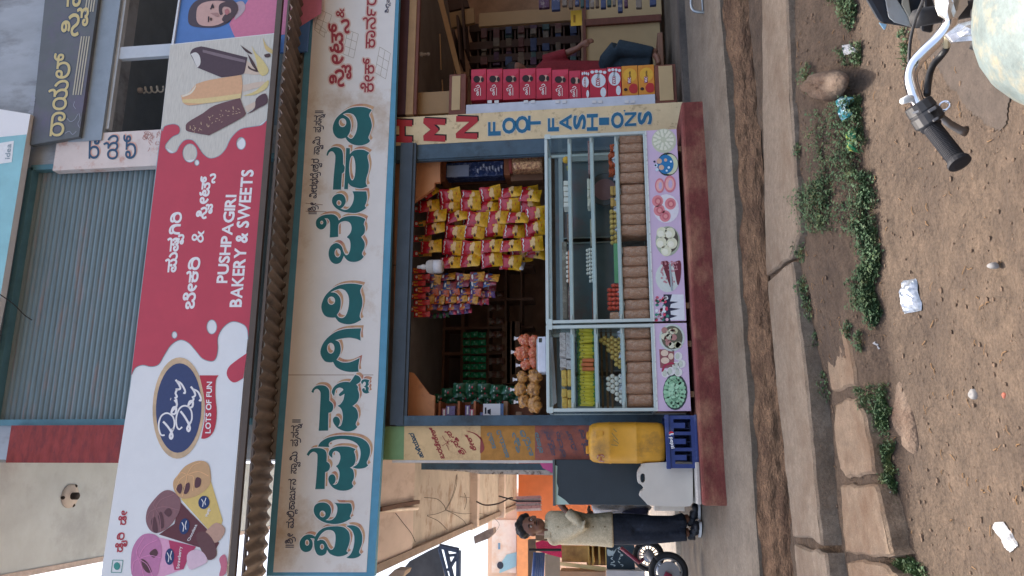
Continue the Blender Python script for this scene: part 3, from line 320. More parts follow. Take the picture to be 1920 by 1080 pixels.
'dds':(24,'-76,-123 -88,-123o -105,-111o -113,-92o -113,-79 -113,-58o -91,-31o -57,-18o -39,-18 -6,-18o 31,-44o 31,-63 30,-59 34,-64o 39,-76o 39,-85 39,-96o 28,-113o 10,-123o -1,-123 -16,-123o -34,-113o -40,-102 -38,-102 -45,-114o -64,-123o;-72,-101 -63,-101o -54,-90o -51,-83 -28,-83 -25,-92o -13,-102o -3,-102 3,-102o 12,-98o 18,-89o 18,-83 18,-81o 17,-79o 17,-78 21,-84 16,-87o 5,-91o -1,-91 -13,-91o -30,-79o -30,-67 -30,-60o -21,-50o -8,-45o -1,-45 0,-45o 4,-46o 5,-46 1,-47 -6,-43o -23,-39o -33,-39 -39,-39 -63,-39o -90,-62o -90,-79 -90,-91o -81,-101o;0,-73 4,-73o 11,-71o 13,-67 11,-65o 4,-61o 0,-61 -5,-61o -9,-65o -9,-67 -9,-69o -5,-73o'),
}
_KC = {}
def kglyph(k):
    if k in _KC: return _KC[k]
    a, s = KG[k]; cs = []
    for c in s.split(';'):
        P_ = []
        for q in c.split():
            on = not q.endswith('o'); x, y = q.rstrip('o').split(','); P_.append((float(x), float(y), on))
        Q = []
        n = len(P_)
        for i in range(n):
            a0, b0 = P_[i], P_[(i+1) % n]; Q.append(a0)
            if not a0[2] and not b0[2]: Q.append(((a0[0]+b0[0])/2, (a0[1]+b0[1])/2, True))
        st = next(i for i, q in enumerate(Q) if q[2]); Q = Q[st:]+Q[:st]; out = []
        i = 0; n = len(Q)
        while i < n:
            p = Q[i]; nx = Q[(i+1) % n]; out.append(p[:2])
            if not nx[2]:
                e = Q[(i+2) % n]
                for t in (.33, .67): out.append(((1-t)**2*p[0]+2*t*(1-t)*nx[0]+t*t*e[0], (1-t)**2*p[1]+2*t*(1-t)*nx[1]+t*t*e[1]))
                i += 2
            else: i += 1
        cs.append(out)
    _KC[k] = (a, cs); return _KC[k]
def ktext(s, p0, p1, h, bold=0, slant=0):
    """Kannada line set by hand (glyph keys; '_' is a space), baseline from photo pixel p0 to p1, letters h px high"""
    x = 0; items = []
    for k in s.split():
        if k == '_': x += 174; continue
        a, cs = kglyph(k); items.append((x, cs)); x += a
    L = Vector((p1[0]-p0[0], p1[1]-p0[1])); sx = L.length/x; d = L.normalized(); upv = Vector((-1, 0))
    sy = h/263.0; out = []
    for ox, cs in items:
        for c in cs:
            q = []
            for gx, gy in c:
                v = Vector(p0)+d*((gx+ox+gy*slant)*sx)+upv*(gy*sy); q.append((v.x, v.y))
            out.append(q)
    # TrueType outer outlines run clockwise; after the flip into photo axes make the biggest one positive
    big = max(out, key=lambda c: abs(area(c)))
    if area(big) < 0: out = [c[::-1] for c in out]
    if bold: out = [grow(c, bold) for c in out]
    return out
_EC = {}
def elatin(ch):
    """outlines of one Latin letter from Blender's own built-in font"""
    if ch in _EC: return _EC[ch]
    cu = bpy.data.curves.new('letter', 'FONT'); cu.body = ch; cu.size = 1000; cu.resolution_u = 3; cu.fill_mode = 'NONE'
    o = bpy.data.objects.new('letter', cu); COL.objects.link(o)
    dg = bpy.context.evaluated_depsgraph_get(); dg.update(); me = bpy.data.meshes.new_from_object(o.evaluated_get(dg))
    nb = {}
    for e in me.edges:
        a, b = e.vertices; nb.setdefault(a, []).append(b); nb.setdefault(b, []).append(a)
    seen = set(); cs = []
    for s in nb:
        if s in seen: continue
        c = [s]; seen.add(s); cur = s
        while True:
            nx = [q for q in nb[cur] if q not in seen]
            if not nx: break
            cur = nx[0]; seen.add(cur); c.append(cur)
        cs.append([(me.vertices[i].co.x, me.vertices[i].co.y) for i in c])
    bpy.data.objects.remove(o); bpy.data.meshes.remove(me); bpy.data.curves.remove(cu)
    def inside(p, c):
        r = False
        for i in range(len(c)):
            (x0, y0), (x1, y1) = c[i-1], c[i]
            if (y0 > p[1]) != (y1 > p[1]) and p[0] < (x1-x0)*(p[1]-y0)/(y1-y0)+x0: r = not r
        return r
    res = []
    for c in cs:
        dep = sum(inside(c[0], o_) for o_ in cs if o_ is not c); res.append(orient(c, dep % 2 == 0))
    xs = [p[0] for c in res for p in c] or [0]
    _EC[ch] = (min(xs), max(xs), res); return _EC[ch]
def etext(s, p0, p1, h, bold=0, gap=.09, up=(-1, 0), slant=0):
    """Latin line, baseline from photo pixel p0 to p1, capitals h px high"""
    x = 0; items = []
    for ch in s:
        if ch == ' ': x += 280; continue
        a, b, cs = elatin(ch); items.append((x-a, cs)); x += (b-a)+gap*1000
    x -= gap*1000
    L = Vector((p1[0]-p0[0], p1[1]-p0[1])); sx = L.length/x; d = L.normalized(); upv = Vector(up).normalized(); sy = h/682.0; out = []
    for ox, cs in items:
        for c in cs:
            q = []
            for gx, gy in c:
                v = Vector(p0)+d*((gx+ox+slant*gy)*sx)+upv*(gy*sy); q.append((v.x, v.y))
            out.append(q)
    if not out: return out
    big = max(out, key=lambda c: abs(area(c)))
    if area(big) < 0: out = [c[::-1] for c in out]
    if bold: out = [grow(c, bold) for c in out]
    return out
# ================================================================ the ground, kerbs and paving
def hsh(i, j, s):
    n = (i*374761393+j*668265263+s*1442695041) & 0xffffffff
    n = ((n ^ (n >> 13))*1274126177) & 0xffffffff
    return ((n ^ (n >> 16)) & 0xffff)/65535.0
def vnoise(x, y, s=0):
    i, j = math.floor(x), math.floor(y); fx, fy = x-i, y-j; fx = fx*fx*(3-2*fx); fy = fy*fy*(3-2*fy)
    a, b, c, d = hsh(i, j, s), hsh(i+1, j, s), hsh(i, j+1, s), hsh(i+1, j+1, s)
    return (a*(1-fx)+b*fx)*(1-fy)+(c*(1-fx)+d*fx)*fy
def fbm(x, y, s=0, o=4):
    return sum(vnoise(x*2**k, y*2**k, s+k)/2**k for k in range(o))/1.9
PROF = [(-900, 0), (2.9, 0), (3.5, .06), (3.85, .13), (4.05, .205), (4.45, .212), (4.72, .22), (4.85, .285), (5.3, .29), (5.45, .31), (5.6, .33), (900, .33)]
def gz(X, Y):
    for (a, za), (b, zb) in zip(PROF, PROF[1:]):
        if a <= Y <= b:
            z = za+(zb-za)*(Y-a)/(b-a); break
    if Y > 4.0 and Y < 5: z = min(max(z, .285), z+.075*min(1, max(0, (X-.35)/.8))*min(1, max(0, (Y-4.0)/.35)))
    if -12 < X < 12 and -4 < Y < 5.6:
        z += (fbm(X*1.7, Y*1.7, 3)-.5)*.05+(fbm(X*9, Y*9, 9)-.5)*.022+(vnoise(X*30, Y*30, 5)-.5)*.007
    return z
def axis(bits):
    out = []
    for a, b, st in bits:
        n = max(1, int(round((b-a)/st))); out += [a+(b-a)*i/n for i in range(n)]
    return out+[bits[-1][1]]
GX = axis([(-900, -40, 120), (-40, -6, 5), (-6, -1.6, .3), (-1.6, 3.6, .026), (3.6, 8, .3), (8, 40, 5), (40, 900, 120)])
GY = axis([(-900, -40, 120), (-40, -2, 4), (-2, 1.2, .2), (1.2, 4.9, .026), (4.9, 6, .1), (6, 40, 4), (40, 900, 120)])
b = B(); nx = len(GX)
b.v = [(x, y, gz(x, y)) for y in GY for x in GX]
b.f = [(j*nx+i, j*nx+i+1, (j+1)*nx+i+1, (j+1)*nx+i) for j in range(len(GY)-1) for i in range(nx-1)]
M_dirt = mat('dirt', (84, 70, 57), rough=.95, var=.3, scale=9, bump=1.0, c2=(68, 56, 46), amt=.55, sc2=1.6, dist=.025)
ground = struct(b.obj('ground', M_dirt, smooth=True, fix=False))
M_conc = mat('concrete', (114, 104, 91), rough=.9, var=.2, scale=5, bump=.5, c2=(98, 86, 72), amt=.45, sc2=1.5, dist=.01)
M_slab = mat('stone_slab', (124, 111, 96), rough=.9, var=.25, scale=18, bump=.8, c2=(108, 92, 76), amt=.5, sc2=2.5, dist=.008)
M_slab2 = mat('brown_stone_slab', (128, 110, 91), rough=.9, var=.25, scale=20, bump=.9, c2=(112, 90, 70), amt=.5, sc2=3, dist=.008)
M_bank = mat('earth_bank_soil', (118, 92, 70), rough=.95, var=.4, scale=11, bump=1.0, c2=(86, 64, 48), amt=.55, sc2=4, stretch=(1, 1, 2.5), dist=.03)
# concrete apron in front of the shops, its front lip broken away
b = B(); n = 150; R0 = []; 
xs = [-7+i*(16.0/n) for i in range(n+1)]
def lip(x): return 5.57+(fbm(x*1.4, .3, 11)-.5)*.16+(vnoise(x*9, 2, 12)-.5)*.035
rows = [lambda x: (lip(x)+.015, .40), lambda x: (lip(x), .50), lambda x: (lip(x)+.02, .512), lambda x: (6.35, .578), lambda x: (7.5, .67), lambda x: (26, .72)]
for fn in rows: R0.append([(x, fn(x)[0], fn(x)[1]+(vnoise(x*3, fn(x)[0], 4)-.5)*.006) for x in xs])
m_ = len(xs); b.v = [p for r in R0 for p in r]
b.f = [(j*m_+i, j*m_+i+1, (j+1)*m_+i+1, (j+1)*m_+i) for j in range(len(rows)-1) for i in range(m_-1)]
struct(b.obj('pavement', M_conc, fix=False))
b = B(); b.box(-7, -1.35, 7.6, 26, .5, .735); b.box(-1.35, .03, 9.6, 18.6, .5, .73); struct(b.obj('bounce_slab', mat('bounce_concrete', (206, 194, 176), rough=.9, var=.12, scale=3, bump=.3)))  # pale slabs added to bounce sunlight up onto the passage ceiling
# rough soil bank under the lip
b = B(); xs = [-4+i*.02 for i in range(470)]; ks = 14; rows = []
for k in range(ks+1):
    t = k/ks
    rows.append([(x, 5.60-.17*t-.05*math.sin(t*3.1)*fbm(x*2, t*2, 21)+(fbm(x*7, t*5, 22)-.5)*.06, .485-.19*t+(fbm(x*5, t*4, 23)-.5)*.03) for x in xs])
m_ = len(xs); b.v = [p for r in rows for p in r]
b.f = [(j*m_+i, (j+1)*m_+i, (j+1)*m_+i+1, j*m_+i+1) for j in range(ks) for i in range(m_-1)]
struct(b.obj('earth_bank', M_bank, smooth=True, fix=False))
def slab(px, z, th, m, name='kerb_stone', rough=.012, tilt=0):
    """flat stone whose top outline was read off the photograph, at height z, th thick"""
    pts = []
    n = len(px)
    for i in range(n):
        a, c = Vector(px[i]), Vector(px[(i+1) % n]); k = max(1, int((c-a).length/9))
        for j in range(k):
            q = a+(c-a)*(j/k); pts.append((q.x, q.y))
    W = [atz(x, y, z) for x, y in pts]; W = [(p.x, p.y) for p in W]
    W = orient(W); W = [(x+(vnoise(x*22, y*22, 31)-.5)*rough*2, y+(vnoise(x*22, y*22, 32)-.5)*rough*2) for x, y in W]
    ins = grow(W, -.012); b = B(); vs, tr = fill2d([ins])
    b.add([(x, y, z+(vnoise(x*6, y*6, 33)-.5)*.006) for x, y in vs], tr)
    nn = len(W)
    for (A, za), (C, zc) in (((ins, z), (W, z-.014)), ((W, z-.014), ([(x+(vnoise(x*15, y*15, 34)-.5)*.03, y+(vnoise(x*15, y*15, 35)-.5)*.03) for x, y in W], z-th))):
        o = len(b.v); b.v += [(x, y, za) for x, y in A]+[(x, y, zc) for x, y in C]
        b.f += [(o+i, o+(i+1) % nn, o+nn+(i+1) % nn, o+nn+i) for i in range(nn)]
    return struct(b.obj(name, m))
z5 = lambda L: [(1320+x/3, 360+y/3) for x, y in L]
z6 = lambda L: [(1320+x/3, 720+y/3) for x, y in L]
z4 = lambda L: [(1320+x/2.4, y/2.4) for x, y in L]
slab([(1424, -120), (1428, 0), (1430, 250), (1434, 400), (1436, 519), (1481, 483), (1498, 437), (1489, 300), (1480, 150), (1474, 0), (1470, -120)], .33, .13, M_slab)
slab([(1437, 527), (1483, 490), (1488, 520), (1493, 577), (1505, 660), (1512, 720), (1522, 837), (1530, 927), (1540, 1022), (1522, 1012), (1487, 1005), (1477, 920), (1463, 787), (1455, 720), (1450, 660), (1441, 560)], .33, .13, M_slab)
slab([(1489, 1022), (1520, 1030), (1547, 1035), (1558, 1130), (1497, 1130)], .32, .13, M_slab)
for q in (z5([(610, 312), (722, 286), (737, 330), (776, 708), (700, 765), (658, 700), (620, 500)]),
          z5([(690, 792), (792, 762), (845, 1000), (850, 1095), (715, 1120), (697, 1000)]),
          z6([(735, 102), (855, 72), (900, 200), (945, 430), (950, 500), (800, 530), (765, 480), (730, 250)]),
          z6([(765, 562), (962, 572), (985, 640), (1055, 970), (900, 965), (790, 940)]),
          z6([(800, 1000), (860, 985), (1000, 1010), (1085, 1090), (1120, 1250), (830, 1250)])):
    slab(q, .225, .1, M_slab2, 'paving_slab')
def rock(px, z, h, name, label, m, seed=1):
    c = Vector((sum(p[0] for p in px)/len(px), sum(p[1] for p in px)/len(px)))
    sm = smooth_pts(px, 4); W = [atz(x, y, z) for x, y in sm]; W = orient([(p.x, p.y) for p in W])
    cx = sum(p[0] for p in W)/len(W); cy = sum(p[1] for p in W)/len(W); rs = []
    for k, (s, zz) in enumerate([(1.0, -.05), (1.02, 0), (.97, .35), (.86, .7), (.66, .92), (.4, 1.0), (.15, 1.02)]):
        rs.append([(cx+(x-cx)*s, cy+(y-cy)*s, z+h*zz*(1+(fbm(x*9, y*9+k, 40+seed)-.5)*.9)) for x, y in W])
    b = B(); b.rings(rs); o = b.obj(name, m, smooth=True); tag(o, label, 'stone'); return o
M_rock = mat('rock', (108, 92, 78), rough=.92, var=.25, scale=14, bump=.8, c2=(92, 72, 58), amt=.5)
rock(z4([(500, 425), (488, 375), (525, 328), (600, 318), (648, 345), (640, 395), (600, 440), (555, 452)]), .215, .085, 'boulder', 'rounded brown boulder lying by the weeds in front of the kerb', M_rock, 1)
rock(z5([(908, 925), (955, 868), (1003, 895), (985, 1000), (1005, 1085), (985, 1200), (930, 1020)]), .10, .035, 'flat_stone', 'narrow flat stone half buried beside the grass strip', M_rock, 2)
rock(z6([(1035, -60), (1060, -110), (1130, -60), (1180, 100), (1222, 330), (1212, 388), (1180, 393), (1095, 285), (1050, 140)]), .08, .045, 'flat_stone', 'long flat brown stone sunk in the dirt road edge', M_rock, 3)
M_peb = mat('pebble', (100, 82, 66), rough=.9, var=.5, scale=3)
M_peb2 = mat('grey_pebble', (128, 126, 124), rough=.85, var=.2, scale=8)
rock(z6([(1515, 60), (1540, 20), (1560, 60), (1545, 90)]), 0.02, .03, 'loose_stone', 'small dark grey stone lying on the dirt road', M_peb2, 4)
rock(z5([(1620, 415), (1640, 395), (1660, 420), (1640, 432)]), 0.03, .025, 'loose_stone', 'tiny grey stone on the dirt beyond the silver wrapper', M_peb2, 5)
rock(z6([(1705, 45), (1722, 55), (1715, 85), (1705, 70)]), 0.0, .02, 'brick_chip', 'red brick chip lying on the dirt road', mat('brick_red', (150, 84, 66)), 6)
# loose gravel and crumbs: nobody could count them
b = B(); rg = random.Random(5)
for i in range(5200):
    x = rg.uniform(-1.2, 3.2); y = rg.uniform(1.5, 4.6)
    r = rg.choice([.0018, .002, .0025, .003, .003, .004, .005, .009])*rg.uniform(.7, 1.3)
    b.ball((x, y, gz(x, y)+r*.2), r, rg.uniform(.8, 1.5), rg.uniform(.7, 1.2), rg.uniform(.5, .9), 5, 3, .3, rg)
o = b.obj('gravel', M_peb, fix=False); o['kind'] = 'stuff'
b = B()
for i in range(500):
    x = rg.uniform(-1.2, 3.2); y = rg.uniform(1.5, 4.6); L = rg.uniform(.01, .05); a = rg.uniform(0, 6.28); dx, dy = math.cos(a)*L/2, math.sin(a)*L/2; zz = gz(x, y)+.004
    b.tube([(x-dx, y-dy, zz), (x+dy*.2, y-dx*.2, zz+.004), (x+dx, y+dy, zz)], rg.uniform(.0012, .0028), 4)
o = b.obj('straw_and_twigs', mat('straw', (120, 92, 62), var=.4, scale=2), fix=False); o['kind'] = 'stuff'
# motorcycle's shadow painted as a dark sheet on the road
shadow_px = [(1735, 40), (1750, 90), (1771, 116), (1783, 144), (1802, 174), (1826, 208), (1845, 229), (1860, 240), (1874, 239), (1881, 222), (1882, 200), (1895, 165), (1915, 100), (1915, -60), (1745, -60)]
PW = [(p.x, p.y) for p in (atz(x, y, 0) for x, y in shadow_px)]
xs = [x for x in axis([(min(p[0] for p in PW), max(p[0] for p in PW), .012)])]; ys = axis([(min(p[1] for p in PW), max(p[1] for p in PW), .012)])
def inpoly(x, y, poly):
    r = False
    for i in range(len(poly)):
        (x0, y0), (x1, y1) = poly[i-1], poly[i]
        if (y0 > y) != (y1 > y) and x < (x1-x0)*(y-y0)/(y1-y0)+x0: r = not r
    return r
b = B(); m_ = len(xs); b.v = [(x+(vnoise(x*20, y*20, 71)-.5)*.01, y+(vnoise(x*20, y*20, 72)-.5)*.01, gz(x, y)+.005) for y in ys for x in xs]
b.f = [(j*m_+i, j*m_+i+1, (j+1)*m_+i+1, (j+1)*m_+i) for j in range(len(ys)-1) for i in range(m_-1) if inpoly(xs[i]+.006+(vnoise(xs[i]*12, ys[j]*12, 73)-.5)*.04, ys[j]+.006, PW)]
struct(b.obj('shadow_patch', mat('painted_shadow_soil', (70, 60, 52), rough=.85, var=.25, scale=12, bump=.7, dist=.01), smooth=True, fix=True))
# ---------------------------------------------------------------- weeds
M_leaf = mat('weed_leaf', (60, 86, 54), rough=.65, var=.4, scale=20, c2=(98, 108, 66), amt=.35, sc2=9)
M_grass = mat('grass_blade', (78, 102, 60), rough=.6, var=.35, scale=15, c2=(150, 146, 92), amt=.3, sc2=6)
def leaf(b, p, L, W, yaw, el, rg):
    p = Vector(p); d = Vector((math.cos(yaw)*math.cos(el), math.sin(yaw)*math.cos(el), math.sin(el))); s = Vector((-math.sin(yaw), math.cos(yaw), 0)); u = d.cross(s)
    b.add([p, p+d*L*.45+s*W*.5+u*W*.15, p+d*L-u*L*.12, p+d*L*.45-s*W*.5+u*W*.15], [(0, 1, 2), (0, 2, 3)])
def gpt(x, y):
    z = .15
    for _ in range(4):
        p = atz(x, y, z); z = gz(p.x, p.y)
    return Vector((p.x, p.y, z))
def carpet(poly, n, rg, hmax, b, gb, grassy=.3):
    xs = [p[0] for p in poly]; ys = [p[1] for p in poly]; k = 0
    while k < n:
        x, y = rg.uniform(min(xs), max(xs)), rg.uniform(min(ys), max(ys))
        den = fbm(x*.045, y*.045, 77)
        if not inpoly(x, y, poly): continue
        k += 1
        if rg.random() > (den-.2)*2.4: continue
        p = gpt(x, y)
        if p.y > 4.75: continue
        hh = hmax*rg.random()**1.3*(.4+den)
        if rg.random() < grassy:
            yaw = rg.uniform(0, 6.28); leaf(gb, p, rg.uniform(.02, .05), .003, yaw, rg.uniform(.5, 1.3), rg)
        else:
            L = rg.uniform(.010, .024); leaf(b, p+Vector((0, 0, hh)), L, L*rg.uniform(.6, .9), rg.uniform(0, 6.28), rg.uniform(-.3, .8), rg)
rg = random.Random(12); bl, bgr = B(), B()
carpet(z4([(480, 490), (640, 425), (672, 500), (650, 640), (600, 720), (610, 780), (715, 760), (722, 900), (742, 1080), (480, 1040), (425, 890), (510, 790), (500, 650)]), 6500, rg, .09, bl, bgr, .2)
carpet(z5([(760, 300), (900, 160), (940, 260), (950, 440), (1000, 600), (1005, 720), (940, 775), (880, 690), (800, 640), (770, 500)]), 5000, rg, .06, bl, bgr, .1)
carpet(z6([(862, 20), (1000, 0), (1030, 100), (1050, 230), (970, 260), (1005, 330), (1090, 365), (1112, 520), (1075, 700), (1105, 880), (1085, 965), (1020, 700), (982, 560), (945, 420), (930, 280)]), 6500, rg, .035, bl, bgr, .55)
carpet(z6([(1060, 1010), (1190, 975), (1325, 1040), (1290, 1110), (1080, 1110)]), 1500, rg, .03, bl, bgr, .6)
carpet(z4([(480, -20), (560, -20), (590, 60), (570, 130), (500, 90)]), 700, rg, .05, bl, bgr, .3)
carpet(z4([(590, 190), (650, 210), (640, 300), (590, 290)]), 400, rg, .03, bl, bgr, .4)
carpet([(1694, 55), (1704, 55), (1706, 125), (1698, 128)], 260, rg, .03, bl, bgr, .7)
o = bl.obj('ground_cover', M_leaf, fix=False); o['kind'] = 'stuff'
o = bgr.obj('grass', M_grass, fix=False); o['kind'] = 'stuff'
CL = [(1505, 465, .085, 'bushy weed growing at the joint between the two kerb stones'), (1512, 540, .08, 'green weed against the middle of the long kerb stone'), (1518, 578, .08, 'leafy weed between the kerb stone and the first paving slab'),
      (1530, 640, .06, 'dry yellowing weed between the kerb stone and paving'), (1530, 725, .09, 'dark green weed above the gap between two paving slabs'), (1555, 880, .045, 'small dry tuft between the kerb stone and the far paving slab'),
      (1510, 145, .085, 'dark weed beside the boulder'), (1498, 285, .05, 'small weed at the foot of the kerb stone near the packets'), (1530, 380, .14, 'large broad leaved weed in front of the kerb stone'), (1540, 30, .09, 'weed growing in the corner by the parked motorcycle'),
      (1590, 620, .045, 'tiny weed on the bare soil at the end of the green patch'), (1608, 640, .05, 'small weed on the bare soil beside the narrow flat stone')]
for i, (x, y, r, lab) in enumerate(CL):
    p = gpt(x, y); rg = random.Random(100+i); bb, st = B(), B()
    for k in range(int(150*r/.08)):
        a = rg.uniform(0, 6.28); q = r*math.sqrt(rg.random()); h = rg.random()*r*1.0*(1.1-q/r)
        e = p+Vector((math.cos(a)*q, math.sin(a)*q*.8, h+.005)); L = rg.uniform(.012, .026)*(1.2 if r > .1 else 1)
        leaf(bb, e, L, L*.7, a+rg.uniform(-.8, .8), rg.uniform(-.5, .7), rg)
        if k % 8 == 0: st.tube([p, p+(e-p)*.5+Vector((0, 0, .01)), e], .0016, 4)
    t = thing('weed', lab, 'weed', p); bb.obj('leaves', M_leaf, t, fix=False); st.obj('stems', mat('weed_stem', (96, 96, 58)), t, fix=False)
# ---------------------------------------------------------------- litter
def litter(px, nm, lab, m, hgt=.02, z0=.004, seed=0, m2=None, split=None):
    """crumpled foil or film packet lying on the ground"""
    rg = random.Random(seed); N_ = 14; c = [(sum(p[0] for p in px)/4), (sum(p[1] for p in px)/4)]
    b = B(); b2 = B(); g = []
    for j in range(N_+1):
        for i in range(N_+1):
            s, t = i/N_, j/N_; a = Vector(px[0])*(1-s)+Vector(px[1])*s; d = Vector(px[3])*(1-s)+Vector(px[2])*s; q = a*(1-t)+d*t
            p = gpt(q.x, q.y); e = min(s, 1-s, t, 1-t)
            g.append((p.x, p.y, p.z+z0+hgt*(min(1, e*4))**.7*(.5+fbm(s*5+seed, t*5, seed+50))*.9+(vnoise(s*9, t*9, seed)-.5)*.006))
    fs = [(j*(N_+1)+i, j*(N_+1)+i+1, (j+1)*(N_+1)+i+1, (j+1)*(N_+1)+i) for j in range(N_) for i in range(N_)]
    if m2:
        b.add(g, [f for k, f in enumerate(fs) if (k % N_)/N_ < split]); b2.add(g, [f for k, f in enumerate(fs) if (k % N_)/N_ >= split])
        t = thing(nm, lab, 'wrapper', (g[0][0], g[0][1], 0)); b.obj('film', m, t, fix=False); b2.obj('printed_end', m2, t, fix=False)
    else:
        b.add(g, fs); tag(b.obj(nm, m, fix=False), lab, 'wrapper')
M_foil = mat('crumpled_foil', (150, 156, 164), rough=.35, var=.35, scale=60, metal=.5)
litter([(1703, 526), (1724, 522), (1732, 582), (1711, 588)], 'foil_wrapper', 'silver foil wrapper lying on the dirt road', M_foil, .03, seed=1)
litter([(1865, 980), (1885, 978), (1912, 1022), (1897, 1036)], 'paper_scrap', 'torn white paper with brown stains on the dirt road', mat('stained_paper', (186, 186, 184), c2=(92, 70, 60), amt=.3, sc2=60, var=.05), .02, seed=2)
litter([(1546, 182), (1566, 184), (1570, 205), (1554, 230)], 'snack_packet', 'torn teal and white snack packet lying beside the boulder', mat('teal_film', (40, 150, 160), rough=.3, c2=(210, 225, 240), amt=.55, sc2=30), .035, seed=3, z0=.035)
litter([(1600, 238), (1616, 240), (1616, 268), (1598, 290)], 'snack_packet', 'green and yellow snack packet lying on the dirt beyond the weeds', mat('green_film', (28, 120, 84), rough=.3, c2=(220, 200, 60), amt=.5, sc2=28), .035, seed=4, z0=.02)
litter([(1591, 84), (1599, 82), (1599, 101), (1590, 103)], 'paper_scrap', 'small white paper scrap on the dirt near the boulder', mat('white_paper', (176, 176, 176)), .012, seed=5)
litter([(1577, 88), (1582, 86), (1580, 100), (1576, 101)], 'paper_scrap', 'thin sliver of white paper on the dirt near the boulder', mat('white_paper', (176, 176, 176)), .008, seed=6)
litter([(1648, 645), (1653, 640), (1654, 652), (1649, 655)], 'paper_scrap', 'tiny white scrap beside the narrow flat stone', mat('white_paper', (176, 176, 176)), .008, seed=7)
litter([(1658, 922), (1663, 922), (1663, 928), (1658, 928)], 'paper_scrap', 'tiny white scrap lying in the grass strip', mat('white_paper', (176, 176, 176)), .008, seed=8, z0=.03)
# ================================================================ the building
M_plaster = mat('grey_plaster', (172, 180, 186), rough=.9, var=.15, scale=3, c2=(112, 112, 114), amt=.4, sc2=1.2, stretch=(1, 1, .4))
M_cream = mat('cream_paint', (214, 190, 150), rough=.8, var=.1, scale=5, c2=(168, 136, 100), amt=.3, sc2=4)
M_pale = mat('pale_wall', (188, 186, 180), rough=.9, var=.12, scale=3, c2=(150, 140, 130), amt=.35, sc2=1.5)
M_steel = mat('blue_grey_steel', (70, 92, 106), rough=.55, var=.15, scale=8, c2=(52, 62, 68), amt=.4, sc2=3)
M_dark = mat('dark_interior', (186, 150, 124), rough=.95, var=.25, scale=4)
M_peach = mat('peach_paint', (212, 150, 108), rough=.85, var=.1, scale=5, c2=(170, 112, 80), amt=.3, sc2=3)
M_redpaint = mat('red_oxide_paint', (138, 62, 58), rough=.85, var=.2, scale=5, c2=(98, 42, 44), amt=.4, sc2=2.5)
M_plinth = mat('red_plinth_paint', (118, 60, 54), rough=.9, var=.25, scale=6, c2=(158, 112, 88), amt=.5, sc2=1.6, stretch=(1, 1, 1.5), bump=.3)
M_soffit = mat('soffit_plaster', (206, 188, 178), rough=.9, var=.12, scale=2.5, c2=(160, 136, 122), amt=.3, sc2=1.6, stretch=(1, .35, 1))
M_usoff = mat('upper_soffit_plaster', (196, 208, 216), rough=.9, var=.12, scale=2.0, c2=(172, 182, 192), amt=.35, sc2=1.3)
bd = thing('shop_building', 'two storey shop building with roller shutter upstairs and open shop fronts below', 'building', (1.6, 7, 0))
def wall(name, m, *bx, bev=0, parent=bd):
    b = B()
    for q in bx: b.box(*q)
    return b.obj(name, m, parent, bev=bev)
# raised red plinth
b = B(); pl = [(-.32, 6.35), (3.2, 6.35), (3.2, 7.6), (-.32, 7.6)]
b.box(-.32, 3.205, 6.35, 7.2, .40, .765)
struct_pl = b.obj('plinth', M_plinth, bd, bev=.02)
wall('floor_slab', M_conc, (.33, 3.2, 7.2, 10.4, .4, .76), (3.2, 9, 7.0, 10.6, .4, .66))
wall('doorstep', mat('dark_step', (88, 82, 76), c2=(66, 62, 60), bump=.3), (3.22, 9, 6.86, 7.0, .4, .68))
# ground floor piers
wall('pier', M_cream, (.035, .345, 7.0, 7.35, .6, 3.7))
wall('pier', mat('pier_cream_paint', (222, 200, 158), rough=.85, var=.1, scale=6, c2=(120, 92, 66), amt=.22, sc2=9), (3.215, 3.53, 7.0, 7.3, .66, 3.7))
wall('partition_wall', M_dark, (3.3, 3.5, 7.3, 10.4, .6, 3.7))
wall('side_wall', M_pale, (.035, .3, 7.35, 18.9, .5, 3.7))
wall('back_wall', M_dark, (.3, 3.3, 10.2, 10.4, .6, 3.7), (3.5, 9, 10.4, 10.6, .6, 4.0))
wall('ceiling', mat('old_ceiling', (150, 138, 128), var=.2, scale=3), (.3, 3.3, 7.3, 10.2, 3.52, 3.7), (3.5, 9, 7.3, 10.4, 3.75, 3.9))
wall('beam', M_pale, (.035, 9, 6.93, 7.3, 3.72, 4.9))
# steel frame of the bakery front
b = B(); b.bpx(742, 778, 1300, 797.5, 6.96, .06); b.obj('frame_post', M_steel, bd, bev=.004)
b = B(); b.bpx(742, 243, 1300, 291, 7.02, .05); b.bpx(742, 268, 1300, 279, 7.0, .03); b.obj('frame_post', M_steel, bd, bev=.004)
b = B(); X0, X1, Z0, Z1 = rect(722, 265, 740, 797, 6.96); b.box(X0, 3.22, 6.95, 7.02, Z0-.13, Z0); b.box(X0, 3.22, 6.965, 7.0, Z0-.16, Z0-.13); b.obj('frame_head', mat('dark_steel', (62, 72, 80), rough=.5, var=.2), bd)
# peach lintel panel just inside, cut away unevenly
b = B(); b.prism([(742, 286), (825, 286), (825, 341), (815, 342), (814, 352), (786, 372), (774, 380), (771, 465), (770, 500), (767, 600), (764, 697), (775, 699), (805, 739), (815, 742), (814, 790), (735, 790)], 7.2, .05); b.obj('lintel_panel', M_peach, bd)
